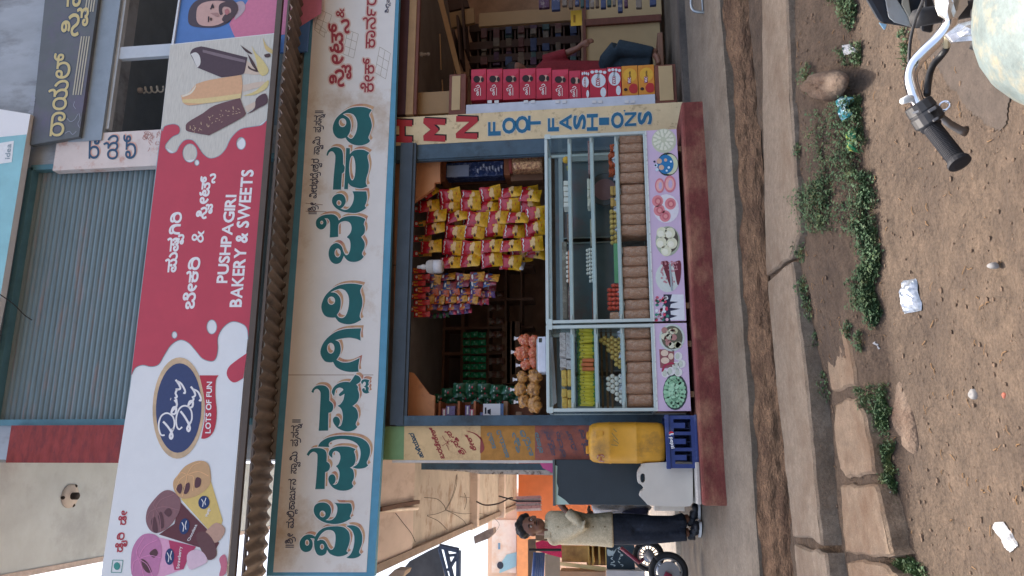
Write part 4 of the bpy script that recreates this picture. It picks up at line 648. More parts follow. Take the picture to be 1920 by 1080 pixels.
# lower soffit over the side passage (three bays) and its edge
wall('soffit', M_soffit, (-.92, .035, 6.98, 8.55, 3.70, 3.84))
wall('soffit', mat('soffit_beige', (186, 174, 162), rough=.9, var=.15, scale=3, c2=(140, 112, 94), amt=.3, sc2=2), (-.96, .035, 8.55, 12.3, 3.74, 3.88), (-1.05, .035, 12.5, 18.6, 3.74, 3.88))
wall('soffit_beam', M_soffit, (-.98, .035, 12.3, 12.5, 3.62, 3.8)); wall('soffit_beam', M_soffit, (-1.05, .035, 15.5, 15.7, 3.62, 3.8))
wall('slab_edge', mat('slab_edge_concrete', (140, 122, 110), var=.2), (-1.0, -.92, 6.98, 19, 3.68, 3.92))
wall('end_wall', mat('orange_wall', (214, 122, 78), rough=.9, var=.12, scale=2), (-1.3, .3, 18.6, 18.8, .5, 3.7))
# narrow strips at the passage mouth: white jamb, blue post, torn plaster
b = B(); b.bpx(735, 863.5, 1110, 868, 7.0, .08); b.obj('jamb', mat('white_jamb', (206, 200, 192), var=.15), bd)
b = B(); b.bpx(790, 868.5, 1060, 881, 7.3, .06); b.obj('passage_post', M_steel, bd)
b = B(); b.prism([(805, 881), (870, 884), (900, 889), (1000, 890), (1100, 893), (1100, 881)], 7.9, .05); b.obj('torn_plaster', mat('torn_plaster', (206, 196, 186), var=.2, scale=14, c2=(96, 76, 62), amt=.45, sc2=22), bd)
# ---- upper floor
UY = 7.1
X0, X1, Z0, Z1 = rect(27, 312, 295, 792, UY)          # shutter opening
SX0, SX1, SZ1 = X0, X1, Z1
rx0, rx1, rz0, rz1 = rect(205, 100, 500, 241, UY)     # recess: right part of the upper floor
RX0, RZ1 = rx0, rz1
wall('upper_wall', M_plaster, (.035, SX0, UY, 7.4, 4.9, 9.4), (SX0, RX0-.02, UY, 7.4, SZ1, 9.4), (SX1, RX0-.02, UY, 7.4, 4.9, SZ1), (RX0-.02, 9, UY, 7.4, RZ1, 9.4))
b = B(); b.bpx(16, 797, 400, 868, 6.98, .14); b.obj('pilaster', mat('faded_red_pilaster', (152, 70, 68), rough=.9, var=.2, scale=6, c2=(120, 62, 66), amt=.5, sc2=4, stretch=(1, 1, 3)), bd)
b = B(); b.bpx(105, 244, 460, 311, 7.02, .1); b.obj('sign_pier', mat('white_pier', (226, 214, 206), rough=.85, var=.06, c2=(200, 150, 130), amt=.25, sc2=5), bd)
# roller shutter of pressed slats
b = B(); z = 4.9; k = 0
prof = []
while z < SZ1+.02:
    for t, d in ((0, 0), (.2, .012), (.5, .018), (.8, .012)): prof.append((7.17-d, z+t*.062))
    z += .062
xs = (SX0-.01, SX1+.01); b.v = [(x, y, zz) for y, zz in prof for x in xs]; b.f = [(2*i, 2*i+1, 2*i+3, 2*i+2) for i in range(len(prof)-1)]
sh = b.obj('roller_shutter', mat('shutter_paint', (122, 142, 148), rough=.6, var=.12, scale=4, c2=(152, 140, 138), amt=.3, sc2=3, stretch=(.5, 1, 4)), bd, fix=False)
wall('shutter_guide', mat('guide_blue', (92, 138, 152), var=.15), (SX0-.03, SX0+.03, 7.06, 7.16, 4.9, SZ1), (SX1-.03, SX1+.03, 7.06, 7.16, 4.9, SZ1), (SX0, SX1, 7.06, 7.16, SZ1-.03, SZ1+.03))
# recessed room on the right, dark behind a white frame
M_room = mat('room_grey', (118, 132, 142), rough=.9, var=.15, scale=3)
wall('room', M_room, (RX0, 9, 9.3, 9.4, 4.9, RZ1), (RX0-.1, RX0, 7.4, 9.4, 4.9, RZ1), (RX0, 9, 7.4, 9.4, RZ1, RZ1+.1))
b = B(); b.bpx(203, 84, 520, 96, 7.05, .06); b.bpx(200, -150, 207, 241, 7.04, .06); b.obj('window_frame', mat('white_aluminium', (198, 206, 210), rough=.4, var=.06), bd)
b = B(); b.bpx(180, -150, 199, 262, 7.0, .1); b.obj('ledge', mat('ledge_plaster', (150, 164, 174), var=.1), bd)
# soffit of the upper floor over the side passage
wall('soffit', M_usoff, (-1.08, .0, 6.75, 15, 7.5, 7.62))
wall('slab_edge', mat('slab_edge_pale', (196, 186, 184), var=.15, scale=20), (-1.14, -1.08, 6.7, 15, 7.48, 7.66))
wall('parapet', M_plaster, (.0, 9, 6.95, 7.1, 9.2, 9.6))
wall('roof', M_plaster, (-1.1, 9, 7.1, 15, 9.4, 9.6), (.035, 9, 14.8, 15, 4.9, 9.4), (8.9, 9, 7.4, 15, .5, 9.4), (.035, .2, 7.4, 15, 4.9, 9.4))
# corrugated sheet awning over the signboard
b = B(); L = [[], []]
n = 560; xa, xb = -1.15, 6.2
for i in range(n+1):
    x = xa+(xb-xa)*i/n; j = .012*(vnoise(x*1.1, 0, 61)-.5)*4; ph = x*2*math.pi/.118
    a = .018*math.sin(ph)
    L[0].append((x, 6.28+j+.02*(vnoise(x*.9, 3, 60) > .55), 4.545+a+.02*(vnoise(x*.8, 1, 62)-.5))); L[1].append((x, 7.0, 4.70+a))
b.v = L[0]+L[1]+[(x, y, z+.002) for x, y, z in L[0]]+[(x, y, z+.002) for x, y, z in L[1]]; m_ = n+1
b.f = [(i, i+1, m_+i+1, m_+i) for i in range(n)]+[(2*m_+i, 3*m_+i, 3*m_+i+1, 2*m_+i+1) for i in range(n)]+[(i, 2*m_+i, 2*m_+i+1, i+1) for i in range(n)]
aw = thing('corrugated_awning', 'rusty grey corrugated sheet awning over the painted shop signboard', 'awning', (1.6, 6.6, 4.6))
b.obj('sheet', mat('weathered_sheet', (128, 112, 100), rough=.7, var=.25, scale=5, c2=(88, 76, 70), amt=.45, sc2=3, stretch=(1, .3, 1)), aw, fix=False)
b = B()
for i in range(60):
    x = -1.0+i*.118*1; b.ball((x+.03, 6.84, 4.648), .011, n=6, m=4)
b.obj('bolts', mat('bolt_metal', (190, 180, 170), rough=.4, metal=.6), aw)['kind'] = 'stuff'
b = B(); b.tube([(-1.15, 6.62, 4.72), (6.2, 6.62, 4.72)], .02, 6); b.box(-1.15, 6.2, 6.62, 6.66, 4.80, 4.86); b.obj('angle_rail', mat('rail_brown', (92, 80, 70), rough=.6), aw)
# fittings on the soffits
t = thing('tube_light', 'unlit tube light fixed to the ceiling of the side passage', 'lamp', at(745, 957, 7.6))
p0, p1 = atz(714, 957, 3.68), atz(782, 953, 3.68)
b = B(); b.tube([p0, p1], .022, 10); b.obj('tube', mat('tube_glass', (236, 222, 206), rough=.3), t, smooth=True)
b = B(); b.obox((p0+p1)/2+Vector((.04, 0, .0)), (.02, 0, 0), (0, (p1-p0).length/2+.03, 0), (0, 0, .022)); b.obj('batten', mat('batten_brown', (96, 66, 52)), t)
t = thing('bulb_holder', 'round bulb holder fixed to the upper passage ceiling', 'lamp', atz(130, 930, 7.5))
c = atz(130, 930, 7.5); b = B(); b.lathe(c, [(.13, 0), (.13, -.02), (.09, -.035), (.05, -.04)], 16); b.obj('rose', mat('rose_white', (206, 200, 196)), t, smooth=True)
b = B(); b.lathe(c, [(.04, -.04), (.04, -.1), (.028, -.11)], 12); b.obj('holder', mat('holder_black', (52, 48, 48)), t, smooth=True)
b = B()
for a in (.5, 2.6, 4.6): b.ball(c+Vector((math.cos(a)*.12, math.sin(a)*.12, -.015)), .022, n=8, m=5)
b.obj('screws', mat('holder_black', (52, 48, 48)), t)
t = thing('spiral_bulb', 'white spiral bulb hanging in the dark upper room', 'lamp', at(290, 168, 7.5))
c = at(288, 168, 7.6); b = B(); b.tube([c+Vector((math.cos(a)*.035, math.sin(a)*.035, .012*a-.12)) for a in [i*.5 for i in range(44)]], .011, 6); b.obj('coil', mat('coil_white', (226, 226, 220)), t, smooth=True)
b = B(); b.lathe(c, [(.012, .5), (.012, .26), (.03, .25), (.035, .16), (.03, .15)], 10); b.obj('base', mat('rose_white', (206, 200, 196)), t, smooth=True)
M_wire = mat('black_wire', (40, 36, 36), rough=.6)
def wires(name, lab, paths, z, r=.0035, m=None):
    b = B()
    for p in paths: b.tube([atz(x, y, z-dz) for x, y, dz in curve_pts3(p)], r, 5)
    return tag(b.obj(name, m or M_wire, fix=False), lab, 'cable')
def curve_pts3(p, k=4):
    n = len(p); out = []
    for i in range(n-1):
        q = [Vector(p[min(max(j, 0), n-1)]) for j in (i-1, i, i+1, i+2)]
        for j in range(k):
            t = j/k; out.append(tuple(.5*((2*q[1])+(q[2]-q[0])*t+(2*q[0]-5*q[1]+4*q[2]-q[3])*t*t+(3*q[1]-q[0]-3*q[2]+q[3])*t**3)))
    out.append(tuple(p[-1])); return out
z7 = lambda L, dz: [(700+x/3.6, 780+y/3.6, dz) for x, y in L]
wires('loose_wiring', 'black wires branching from a knot on the passage ceiling', [z7([(565, 390), (560, 470), (530, 560), (490, 635)], .03), z7([(560, 400), (545, 500), (515, 580), (485, 630)], .05), z7([(345, 550), (430, 560), (475, 600), (490, 635)], .03), z7([(365, 670), (430, 660), (490, 635)], .03),
      z7([(490, 635), (560, 670), (620, 720), (645, 800)], .03), z7([(490, 635), (600, 660), (700, 655), (800, 680), (850, 730), (830, 775)], .03), z7([(365, 675), (440, 710), (500, 770)], .03)], 3.74)
wires('ceiling_wire', 'thin bent wire stub on the passage ceiling', [z7([(615, 520), (630, 570), (615, 630)], .03), z7([(585, 545), (650, 550)], .03)], 3.74)
wires('ceiling_wire', 'wire trailing down from the tube light', [z7([(150, 655), (200, 720), (255, 790), (283, 850)], .03)], 3.70)
wires('ceiling_wire', 'thin wire across the pale wall above the roller shutter', [[(0, 552, .0), (25, 570, .03), (45, 590, .04), (60, 600, .03)]], 7.4, .005)
# passage power cable
c0 = at(880, 935, 9.0)
b = B(); b.tube([at(x, y, 9.5) for x, y in curve_pts([(893, 940), (910, 947), (935, 944), (955, 934), (962, 934)])], .009, 6); tag(b.obj('hanging_cable', mat('cable_brown', (70, 58, 54)), smooth=True), 'brown cable hanging under the passage ceiling beside the bundle of sachets', 'cable')
t = thing('sachet_bundle', 'bundle of pink and white sachet strips hanging above the young man', 'packets', at(990, 930, 8.2))
rg = random.Random(3)
for k in range(6):
    x0 = 968+k*0; y0 = 931+k*4.6
    b = B(); b.prism([(966, y0), (1012, y0-2), (1016, y0+3), (970, y0+5.2)], 8.2+.02*(k % 2), .03); b.obj('sachet_strip', mat(['pack_pink', 'pack_cream'][k % 2], [(206, 150, 140), (226, 210, 196)][k % 2], c2=(150, 70, 70), amt=.3, sc2=26), t)
b = B(); b.tube([at(935, 930, 8.2), at(970, 940, 8.2), at(1014, 940, 8.2)], .008, 5); b.obj('string', M_wire, t)
# ================================================================ things beyond the passage
struct(B().box(-80, 80, 60, 60.2, -1, 1.2).obj('far_bank', mat('far_ground', (150, 136, 120))))
far = thing('far_building', 'peach building with a large printed hoarding beyond the passage', 'building', (-3.2, 22, 0))
X0, X1, Z0, Z1 = rect(921, 925, 1320, 1110, 22)
b = B(); b.box(X0, X1, 22, 26, .4, Z1+.1); b.obj('wall', mat('far_peach_wall', (226, 196, 172), var=.08, scale=1), far)
b = B(); b.bpx(922, 975, 968, 1074, 21.9, .05); b.obj('hoarding', mat('hoarding_print', (236, 226, 216), var=.05, c2=(226, 190, 160), amt=.4, sc2=.8), far)
b = B(); b.flat([orient([(936, 1075), (968, 1062), (969, 1035), (950, 1040), (940, 1055)])], 21.88); b.obj('printed_shirt', P('print_blue', (150, 196, 214)), far)
b = B(); b.flat([orient(ell(938, 1060, 6, 7))], 21.87); b.obj('printed_head', P('print_dark', (52, 62, 78)), far)
b = B(); b.flat([orient([(934, 1018), (938, 1018), (938, 1030), (934, 1030)])], 21.87); b.obj('printed_mark', P('print_mark', (120, 160, 190)), far)
b = B(); b.bpx(969, 940, 990, 1090, 21.7, .3); b.obj('canopy', mat('far_orange', (230, 160, 110), var=.1), far)
sh = thing('shed_roof', 'dark corrugated shed roof on a steel truss left of the passage', 'roof', (-2.3, 9, 3.5))
b = B(); b.prism([(730, 1100), (768, 1052), (803, 1033), (823, 1024), (838, 1110)], 10.5, .1); b.obj('sheet', mat('shed_sheet', (86, 88, 92), rough=.6, var=.25, scale=5), sh)
b = B(); b.tube([at(824, 1024, 10.4), at(860, 1032, 10.4)], .035, 6); b.tube([at(860, 1032, 10.4), at(859, 1110, 10.4)], .035, 6); b.tube([at(836, 1030, 10.4), at(850, 1090, 10.4)], .03, 6)
b.tube([at(840, 1070, 10.4), at(858, 1040, 10.4)], .025, 6); b.tube([at(824, 1028, 10.4), at(846, 1110, 10.4)], .025, 6); b.tube([at(838, 1042, 10.4), at(858, 1040, 10.4)], .02, 6); b.obj('truss', mat('truss_blue', (70, 84, 108)), sh)
b = B(); b.prism([(705, 1100), (740, 1068), (760, 1070), (757, 1078), (720, 1110)], 9.5, .3); tag(b.obj('rolled_tarpaulin', mat('tarp', (150, 130, 112), var=.25)), 'rolled brown tarpaulin under the shed roof', 'tarpaulin')
b = B(); b.prism([(888, 1006), (912, 994), (925, 990), (926, 1000), (916, 1010), (890, 1020)], 14, .3); tag(b.obj('palm_frond_fringe', mat('frond', (130, 116, 110), var=.4)), 'ragged grey fringe hanging from the end of the passage slab', 'fringe')
# ================================================================ signs
def paint(conts, Y, name, m, parent, flip=False):
    """lettering or a printed shape lying just proud of a board on plane Y"""
    b = B().flat(conts, Y); o = b.obj(name, m, parent, fix=False)
    for p in o.data.polygons: pass
    return o
def letters_px(shapes):
    """[(outline, [holes])] hand-traced in photo pixels -> outlines with the right direction"""
    out = []
    for o_, hs in shapes:
        out.append(orient(smooth_pts(o_)))
        for h in hs: out.append(orient(smooth_pts(h) if not isinstance(h, tuple) else ell(*h), False))
    return out
T = 1
def C_(s):
    """'x,y x,y* ...' -> points, * marks a corner"""
    out = []
    for q in s.split():
        c = q.endswith('*'); x, y = q.rstrip('*').split(','); out.append((float(x), float(y), 1) if c else (float(x), float(y)))
    return out
def Z(s, ox, oy, k): return zpx(C_(s), ox, oy, k)
def EZ(cx, cy, rx, ry, ox, oy, k): return (ox+cx/k, oy+cy/k, rx/k, ry/k)
SY = 6.85
sign = thing('shop_signboard', 'long white painted signboard with big green letters and a blue border', 'signboard', (2, SY, 4.1))
b = B(); b.prism([(583, -80), (577, 0), (554, 360), (527, 720), (499, 1080.5), (702, 1080.5), (722.5, 720), (736, 360), (748, 0), (752, -80)], SY, .06); b.obj('board', mat('sign_blue', (92, 156, 184), rough=.6, var=.12, scale=5), sign)
b = B(); b.prism([(595, -80), (589.5, 0), (566, 360), (539.5, 720), (512, 1073), (687, 1073), (708.5, 720), (723.5, 360), (741.5, 0), (745, -80)], SY-.004, .004); b.obj('panel', mat('sign_white', (234, 231, 224), rough=.6, var=.04, scale=4, c2=(206, 190, 170), amt=.3, sc2=1.4), sign)
k = 8.307
A = (550, 930, k); Bq = (560, 800, k); Cq = (570, 690, k); D = (580, 510, 5.4); E = (580, 360, 7.2); F = (600, 180, 5.4)
big = [
 (Z('300,610 240,598 170,620 115,680 97,750 115,825 160,865 210,872 265,850 295,800 302,740 290,690 262,655* 330,665* 322,720 328,800 345,860 375,910 420,930 470,922 510,890 525,835* 560,890 620,925 700,942 780,930 830,908 858,885* 830,862 845,810 870,740 882,660 870,580 840,530 790,490 720,475 630,472 540,480 470,500 410,540 365,590 340,630', *A),
  [Z('372,700* 400,640 440,585 500,540 560,528 620,545 650,590 658,660 650,740 635,800 605,835 570,832 545,800 515,740 480,695 430,680 400,690', *A), EZ(215, 727, 33, 48, *A), EZ(447, 790, 33, 45, *A)]),
 (Z('825,465* 890,455 960,465 1020,500 1060,570 1075,650 1065,750 1035,830 1025,880 1055,915* 1010,950 940,970 870,970 825,958* 880,920 920,850 945,750 950,650 935,580 900,520', *A), []),
 (Z('635,105* 700,112 800,115 885,118 910,170 912,230 890,290 880,320 900,348* 840,385 760,420 660,437 560,430 470,405 400,365 345,310 318,240 325,170 360,125 420,103 490,103 545,130 580,180 588,240 570,310 535,355 500,375* 560,380 610,365 655,320 680,250 685,180 665,130', *A), [EZ(455, 280, 45, 52, *A)]),
 (Z('125,435* 150,390 190,350 250,333 330,335 395,355 430,400 438,460 435,545* 470,570 488,610 480,660 450,695 413,708* 410,800 405,970* 258,975* 275,800 288,600 292,450 275,410 230,390 185,415 155,458*', *Bq), []),
 (Z('525,490* 480,450 468,420 485,370 530,335 600,312 690,306 780,312 840,330 888,350* 865,385 880,440 888,510 870,580 835,620 800,637* 845,670 862,740 858,810 830,870 840,905 855,925* 820,965 750,992 670,997 590,980 530,945 485,890 462,830 470,780 500,748 540,745 570,780 575,830 560,875 530,900* 570,905 610,870 630,800 635,720 610,650 580,615* 620,580 645,510 648,450 625,400 580,378 545,390 525,430', *Bq), []),
 (Z('300,310* 330,255 390,205 480,165 600,143 720,140 850,150 960,175 1040,220 1090,280 1112,350 1108,430 1085,500 1060,560 1082,605* 1030,640 950,655 880,650 838,628* 890,605 930,560 955,490 965,410 950,330 905,265 830,220 740,197 640,193 550,210 490,240 468,275 478,318*', *Bq), []),
 (Z('115,370* 140,320 190,280 250,268 320,275 370,310 395,370 395,510* 440,550 458,600 445,660 415,690 382,698* 375,975* 228,978* 240,800 250,600 258,430 250,365 210,325 165,340 145,390*', *Cq), []),
 (Z('470,440* 435,390 440,340 480,280 550,235 640,215 715,222* 755,170 795,105* 850,125 885,170 870,220 815,258* 842,295 838,330 858,400 855,470 820,540 755,592* 810,630 840,700 840,780 805,870 830,920* 780,965 700,988 620,980 530,940 475,880 450,820 465,770 510,757 550,790 560,840 545,890 528,915* 570,900 595,840 605,750 590,660 555,610 520,592* 570,560 610,500 625,440 632,400* 600,420 560,440 540,415* 570,380 610,345 600,320 550,305 500,330 480,380', *Cq), []),
 (Z('905,258* 890,220 910,185 960,175 1022,190* 1005,225 1010,260 990,283 1012,310 1003,350 1017,382* 970,398 925,380 905,345 915,318 945,318 948,350 960,330 955,300 930,290 955,275 962,235 945,212 925,225', *Cq), []),
 (Z('525,570* 440,572 350,580 260,610 180,670 130,740 112,810 125,860 160,905 210,915 240,910* 270,960 330,995 410,1012 500,1010* 495,960 510,870* 460,895 400,915 330,915 275,890* 310,830 318,770 300,710 262,690* 320,675 400,665 470,675 520,695* 515,630', *D), [EZ(217, 772, 38, 55, *D)]),
 (Z('540,135* 470,120 390,118 300,135 220,180 155,250 122,340 135,410 170,450 225,462 262,460* 300,505 370,528 450,522 525,485* 510,440 535,340 535,270 515,190', *D), [EZ(223, 290, 38, 42, *D), Z('215,205* 270,180 320,170 370,195 400,260 398,350 375,430 340,465 300,460 278,435* 305,390 318,320 310,260 270,215', *D)]),
 (Z('398,385* 380,340 330,305 250,302 170,320 110,360 88,410 100,470 150,505 200,490 232,440 230,390 205,355* 250,360 275,400 280,480 275,615* 390,605* 390,480 400,430 440,400 500,393 550,420 570,480 555,550 505,610* 540,640 555,700 550,780 525,840 490,850 460,800 440,740 400,700 350,690 290,730 262,800 265,880 300,945 360,972 420,950 450,900 465,860* 500,910 550,940 620,943 690,920 735,875* 710,830 745,750 745,680 700,605* 745,550 750,480 735,430 758,365* 690,335 600,322 510,328 440,350', *E), [EZ(168, 412, 20, 25, *E), EZ(382, 822, 42, 60, *E)]),
 (Z('583,-10* 770,-10* 780,80 765,150 750,190 770,215* 710,255 630,283 540,280 450,265 370,225 320,170 305,110 330,55 390,25 450,35 485,80 490,140 460,195 420,225* 480,242 530,225 575,170 598,100 600,40', *E), [EZ(400, 147, 33, 38, *E)]),
 (Z('65,600* 80,555 120,522 170,518 215,540 233,590 235,690* 250,720 243,765 222,785* 212,948* 130,948* 140,800 155,640 150,590 125,560 95,570 78,605*', *F), []),
 (Z('265,525* 303,528* 302,590* 330,560 370,545 440,545 500,575* 480,610 495,690 490,760 470,830 465,880 480,915* 420,935 350,925 305,905 287,880* 282,945* 245,943* 258,700', *F), [EZ(327, 730, 32, 125, *F)]),
 (Z('525,140* 460,115 390,110 310,122 230,165 165,225 132,300 135,370 170,420 215,432 258,422* 290,465 350,495 420,500 480,480 508,455* 490,420 500,390 525,310 515,240 498,190', *F), [EZ(228, 270, 38, 45, *F), Z('230,185* 280,172 340,190 375,260 370,350 340,415 310,433 275,410* 300,370 313,300 295,230', *F)]),
]
bigc = letters_px(big)
sh_ = [[(x+4.6, y-5.6) for x, y in grow(c, .2)] for c in bigc]
M_orange = P('sign_orange', (208, 168, 130), c2=(188, 120, 104), amt=.5, sc2=9)
paint(sh_, SY-.0055, 'letter_shadow', M_orange, sign)
paint([grow(c, 1.5) for c in bigc], SY-.007, 'letter_outline', P('sign_letter_white', (236, 234, 230)), sign)
paint(bigc, SY-.0085, 'lettering', mat('sign_green', (28, 104, 104), rough=.55, var=.1, scale=8), sign)
M_navy = P('sign_navy', (46, 54, 86))
paint(ktext('dd sri rs lm _ ma li ls kac aa ja u reph na _ sac aa vs mi _ pa rs sa na ns dd', (548, 1030), (561, 785), 14.5, .15), SY-.0085, 'lettering', M_navy, sign)
paint(ktext('dd sri rs lm _ vi lm ra bha de rs lm sha vs ra _ sac aa vs mi _ pa rs sa na ns dd', (591, 404), (604, 206), 14.5, .15), SY-.0085, 'lettering', M_navy, sign)
red1 = ktext('si vs lm ttv ss', (645, 164), (642, 38), 30, .7); red2 = ktext('ke lm kv _ kac aa na reph rv', (700, 174), (706, -22), 24, .3)
amp = etext('&', (645, 33), (645, 16), 15, .3)
for q in (red1, red2, amp): paint([grow(c, 2.6) for c in q], SY-.0055, 'letter_shadow', P('sign_pink', (226, 200, 186)), sign)
for q in (red1, red2, amp): paint(q, SY-.0085, 'lettering', P('sign_crimson', (164, 58, 66), c2=(190, 120, 120), amt=.3, sc2=30), sign)
paint(ktext('sri li ls pa _ ra ka', (728, 24), (733, -26), 7, .1), SY-.0085, 'lettering', M_navy, sign)
gl_ = []
def net(o, du, dv, n, m_):
    for i in range(n+1): gl_.append(ribbon([(o[0]+du[0]*i, o[1]+du[1]*i), (o[0]+du[0]*i+dv[0]*m_, o[1]+du[1]*i+dv[1]*m_)], .7))
    for j in range(m_+1): gl_.append(ribbon([(o[0]+dv[0]*j, o[1]+dv[1]*j), (o[0]+dv[0]*j+du[0]*n, o[1]+dv[1]*j+du[1]*n)], .7))
net((600, 18), (11, 5), (-5, 17), 2, 2); net((652, 56), (10, 4), (-3, 15), 2, 3); net((712, 88), (10, 6), (-3, 16), 2, 3); net((592, 42), (9, 7), (-2, 14), 2, 1)
for g in gl_: pass
b = B()
for g in gl_: b.flat([g], SY-.0048)
b.obj('pencil_marking', P('sign_pencil', (170, 160, 140)), sign, fix=False)
# seam and drip marks
b = B()
for q in ([(540, 703), (700, 703)], [(573, 381), (605, 384)], [(573, 396), (612, 397)]): b.flat([ribbon(q, 1.0)], SY-.0048)
b.obj('rust_seam', P('seam', (150, 120, 100)), sign, fix=False)
# ---------------------------------------------------------------- printed banner of the ice cream maker
BY = 6.7
ban = thing('ice_cream_banner', 'wide red and white printed banner with ice creams and an oval dairy badge', 'banner', (2, BY, 5.5))
OUT = [(319.5, 83), (302, 240), (288, 360), (245, 720), (192, 1060), (188, 1090), (424, 1090), (425, 1080), (456, 720), (491, 360), (517, 62)]
b = B(); b.prism(OUT, BY, .05); b.obj('sheet', mat('banner_white', (232, 236, 236), rough=.45, var=.03, scale=5), ban)
L1 = BY-.0015; L2 = BY-.003; L3 = BY-.0045; L4 = BY-.006
wood = [(319.5, 84), (302.5, 239), (308, 275), (350, 300), (420, 295), (450, 262), (501, 223), (516.5, 63)]
paint([orient(wood)], L1+.0007, 'wood_print', mat('wood_print', (206, 204, 192), rough=.45, var=.14, scale=7, stretch=(1.2, 1, 14)), ban)
redc = [C_('303,241* 305,246 309,237 324,233 334,236 337,244 334,251 325,255 317,262 309,275 318,287 330,285 337,273 347,263 360,263 370,273 380,288 393,297 410,293 423,280 433,260 450,243 473,238 490,235 500,226* 501,224* 491,360* 466,640* 463,615 450,605 433,603 417,615 408,633 408,653 405,670 397,677 380,672 367,657 353,642 337,637 320,647 307,667 297,683 283,687 267,684 253,690 246,704* 288,360*')]
redc = [orient(smooth_pts(redc[0]))]+[orient(ell(*e), False) for e in ((356, 287, 14, 18), (369, 305, 5, 6), (452, 269, 9, 12), (397, 613, 10, 14), (327, 628, 5.5, 7))]
drop = orient(smooth_pts(C_('463,662* 443,676 429,688 425,701 431,713 441,717 456,709*')))
M_bred = mat('banner_red', (196, 66, 84), rough=.45, var=.05, scale=5)
paint([[(x+.0, y) for x, y in grow(c, 1.3)] for c in redc], L1, 'splash_edge', P('banner_edge', (150, 172, 178)), ban)
paint(redc+[drop], L2, 'red_print', M_bred, ban)
M_bw = P('banner_text_white', (240, 240, 240))
for s, a, c, h in (('pa u ssa ps gi ri', (329, 511), (341, 397), 21), ('be lm ka ri', (363, 580), (376, 481), 22), ('si vs lm ttv ss', (386, 411), (396, 327), 21)):
    paint(ktext(s, a, c, h, .9), L3, 'lettering', M_bw, ban)
paint(etext('&', (381, 455), (383, 432), 23, .2), L3, 'lettering', M_bw, ban)
paint(etext('PUSHPAGIRI', (425.5, 530), (443, 366), 19, 1.0), L3, 'lettering', M_bw, ban)
paint(etext('BAKERY & SWEETS', (452, 575), (475, 319), 21, 1.1), L3, 'lettering', M_bw, ban)
# badge
paint([orient(ell(334.5, 765, 48.5, 95, 40, .03))], L2, 'badge_rim', mat('badge_gold', (206, 176, 138), rough=.35, var=.2, scale=6, metal=.2), ban)
paint([orient(ell(335, 765, 42.5, 84, 40, .03))], L3, 'badge', P('badge_navy', (64, 78, 118)), ban)
zz = lambda L: [(260+x/4.91, 660+y/4.91) for x, y in L]
script = [([(240, 765), (205, 762), (185, 700), (188, 640), (212, 585), (262, 562), (312, 592), (330, 650), (322, 700), (300, 715)], 12), ([(225, 640), (262, 680), (300, 735), (312, 775), (298, 800), (286, 775), (300, 742), (322, 700)], 16),
 ([(300, 560), (318, 512), (345, 512), (340, 560), (318, 572), (302, 552), (345, 505), (352, 480)], 15), ([(330, 440), (350, 470), (352, 480), (345, 430)], 15), ([(292, 432), (298, 434)], 18), ([(330, 425), (352, 412), (340, 380), (352, 350), (362, 352)], 15),
 ([(340, 345), (382, 340), (372, 300), (340, 255)], 15), ([(352, 268), (390, 290), (425, 350), (424, 380), (412, 372)], 14),
 ([(400, 690), (372, 712), (350, 680), (345, 610), (365, 540), (400, 500), (450, 500), (485, 545), (490, 610), (478, 650)], 12), ([(385, 545), (420, 590), (455, 650), (472, 700), (460, 730), (446, 705), (462, 672), (482, 640)], 16),
 ([(455, 500), (470, 455), (498, 455), (495, 500), (470, 512), (458, 490), (500, 445), (505, 425)], 15), ([(490, 420), (520, 400), (510, 360), (480, 318)], 15), ([(505, 345), (545, 365), (572, 420), (572, 448), (556, 440)], 14)]
b = B()
for q, w_ in script: b.flat([ribbon(curve_pts(zz(q), 3), w_/4.91*1.25)], L4)
b.obj('script_lettering', M_bw, ban, fix=False)
paint([orient(smooth_pts(Z('560,215* 735,215* 710,260 705,400 718,560 700,700 660,770 610,797 575,797* 605,640 612,520 600,400', 260, 660, 4.91), 3))], L3+.0007, 'ribbon', P('badge_red', (190, 62, 78)), ban)
paint(etext('LOTS OF FUN', (394.5, 812), (397.5, 716), 9.5, .45), L4, 'lettering', M_bw, ban)
# three cones
cz = lambda s: zpx(C_(s), 180, 850, 4.697)
def cone(body, swirl, cb, cs, dark, logo, word, w0, w1, lines):
    paint([orient([p[:2] for p in body])], L2, 'cone_print', P('cone_%d' % cb[0], cb), ban)
    paint([orient(smooth_pts(swirl))], L3, 'swirl_print', P('swirl_%d' % cs[0], cs), ban)
    bb = B()
    for d in dark: bb.flat([orient(smooth_pts(d, 3))], L4)
    bb.obj('chocolate_print', P('choc_print', (96, 66, 72)), ban, fix=False)
    bb = B()
    for l in lines: bb.flat([ribbon(curve_pts([p[:2] for p in l]), 1.1)], L4-.0006)
    bb.obj('swirl_lines', P('line_%d' % cs[0], tuple(min(255, int(v*1.18)) for v in cs)), ban, fix=False)
    paint([orient(ell(*logo))], L4, 'small_badge', P('badge_small_navy', (44, 66, 112)), ban)
    cx, cy, rx, ry = logo[:4]
    bb = B(); bb.flat([ribbon([(cx-2.5, cy+ry*.65), (cx-1, cy), (cx-4.5, cy-ry*.5)], 1.5)], L4-.0012); bb.flat([ribbon([(cx+3, cy+ry*.4), (cx+1.5, cy-1), (cx+4, cy-ry*.7)], 1.5)], L4-.0012); bb.obj('badge_script', M_bw, ban, fix=False)
    paint(etext(word, w0, w1, 5.5, .15), L4, 'lettering', M_bw, ban)
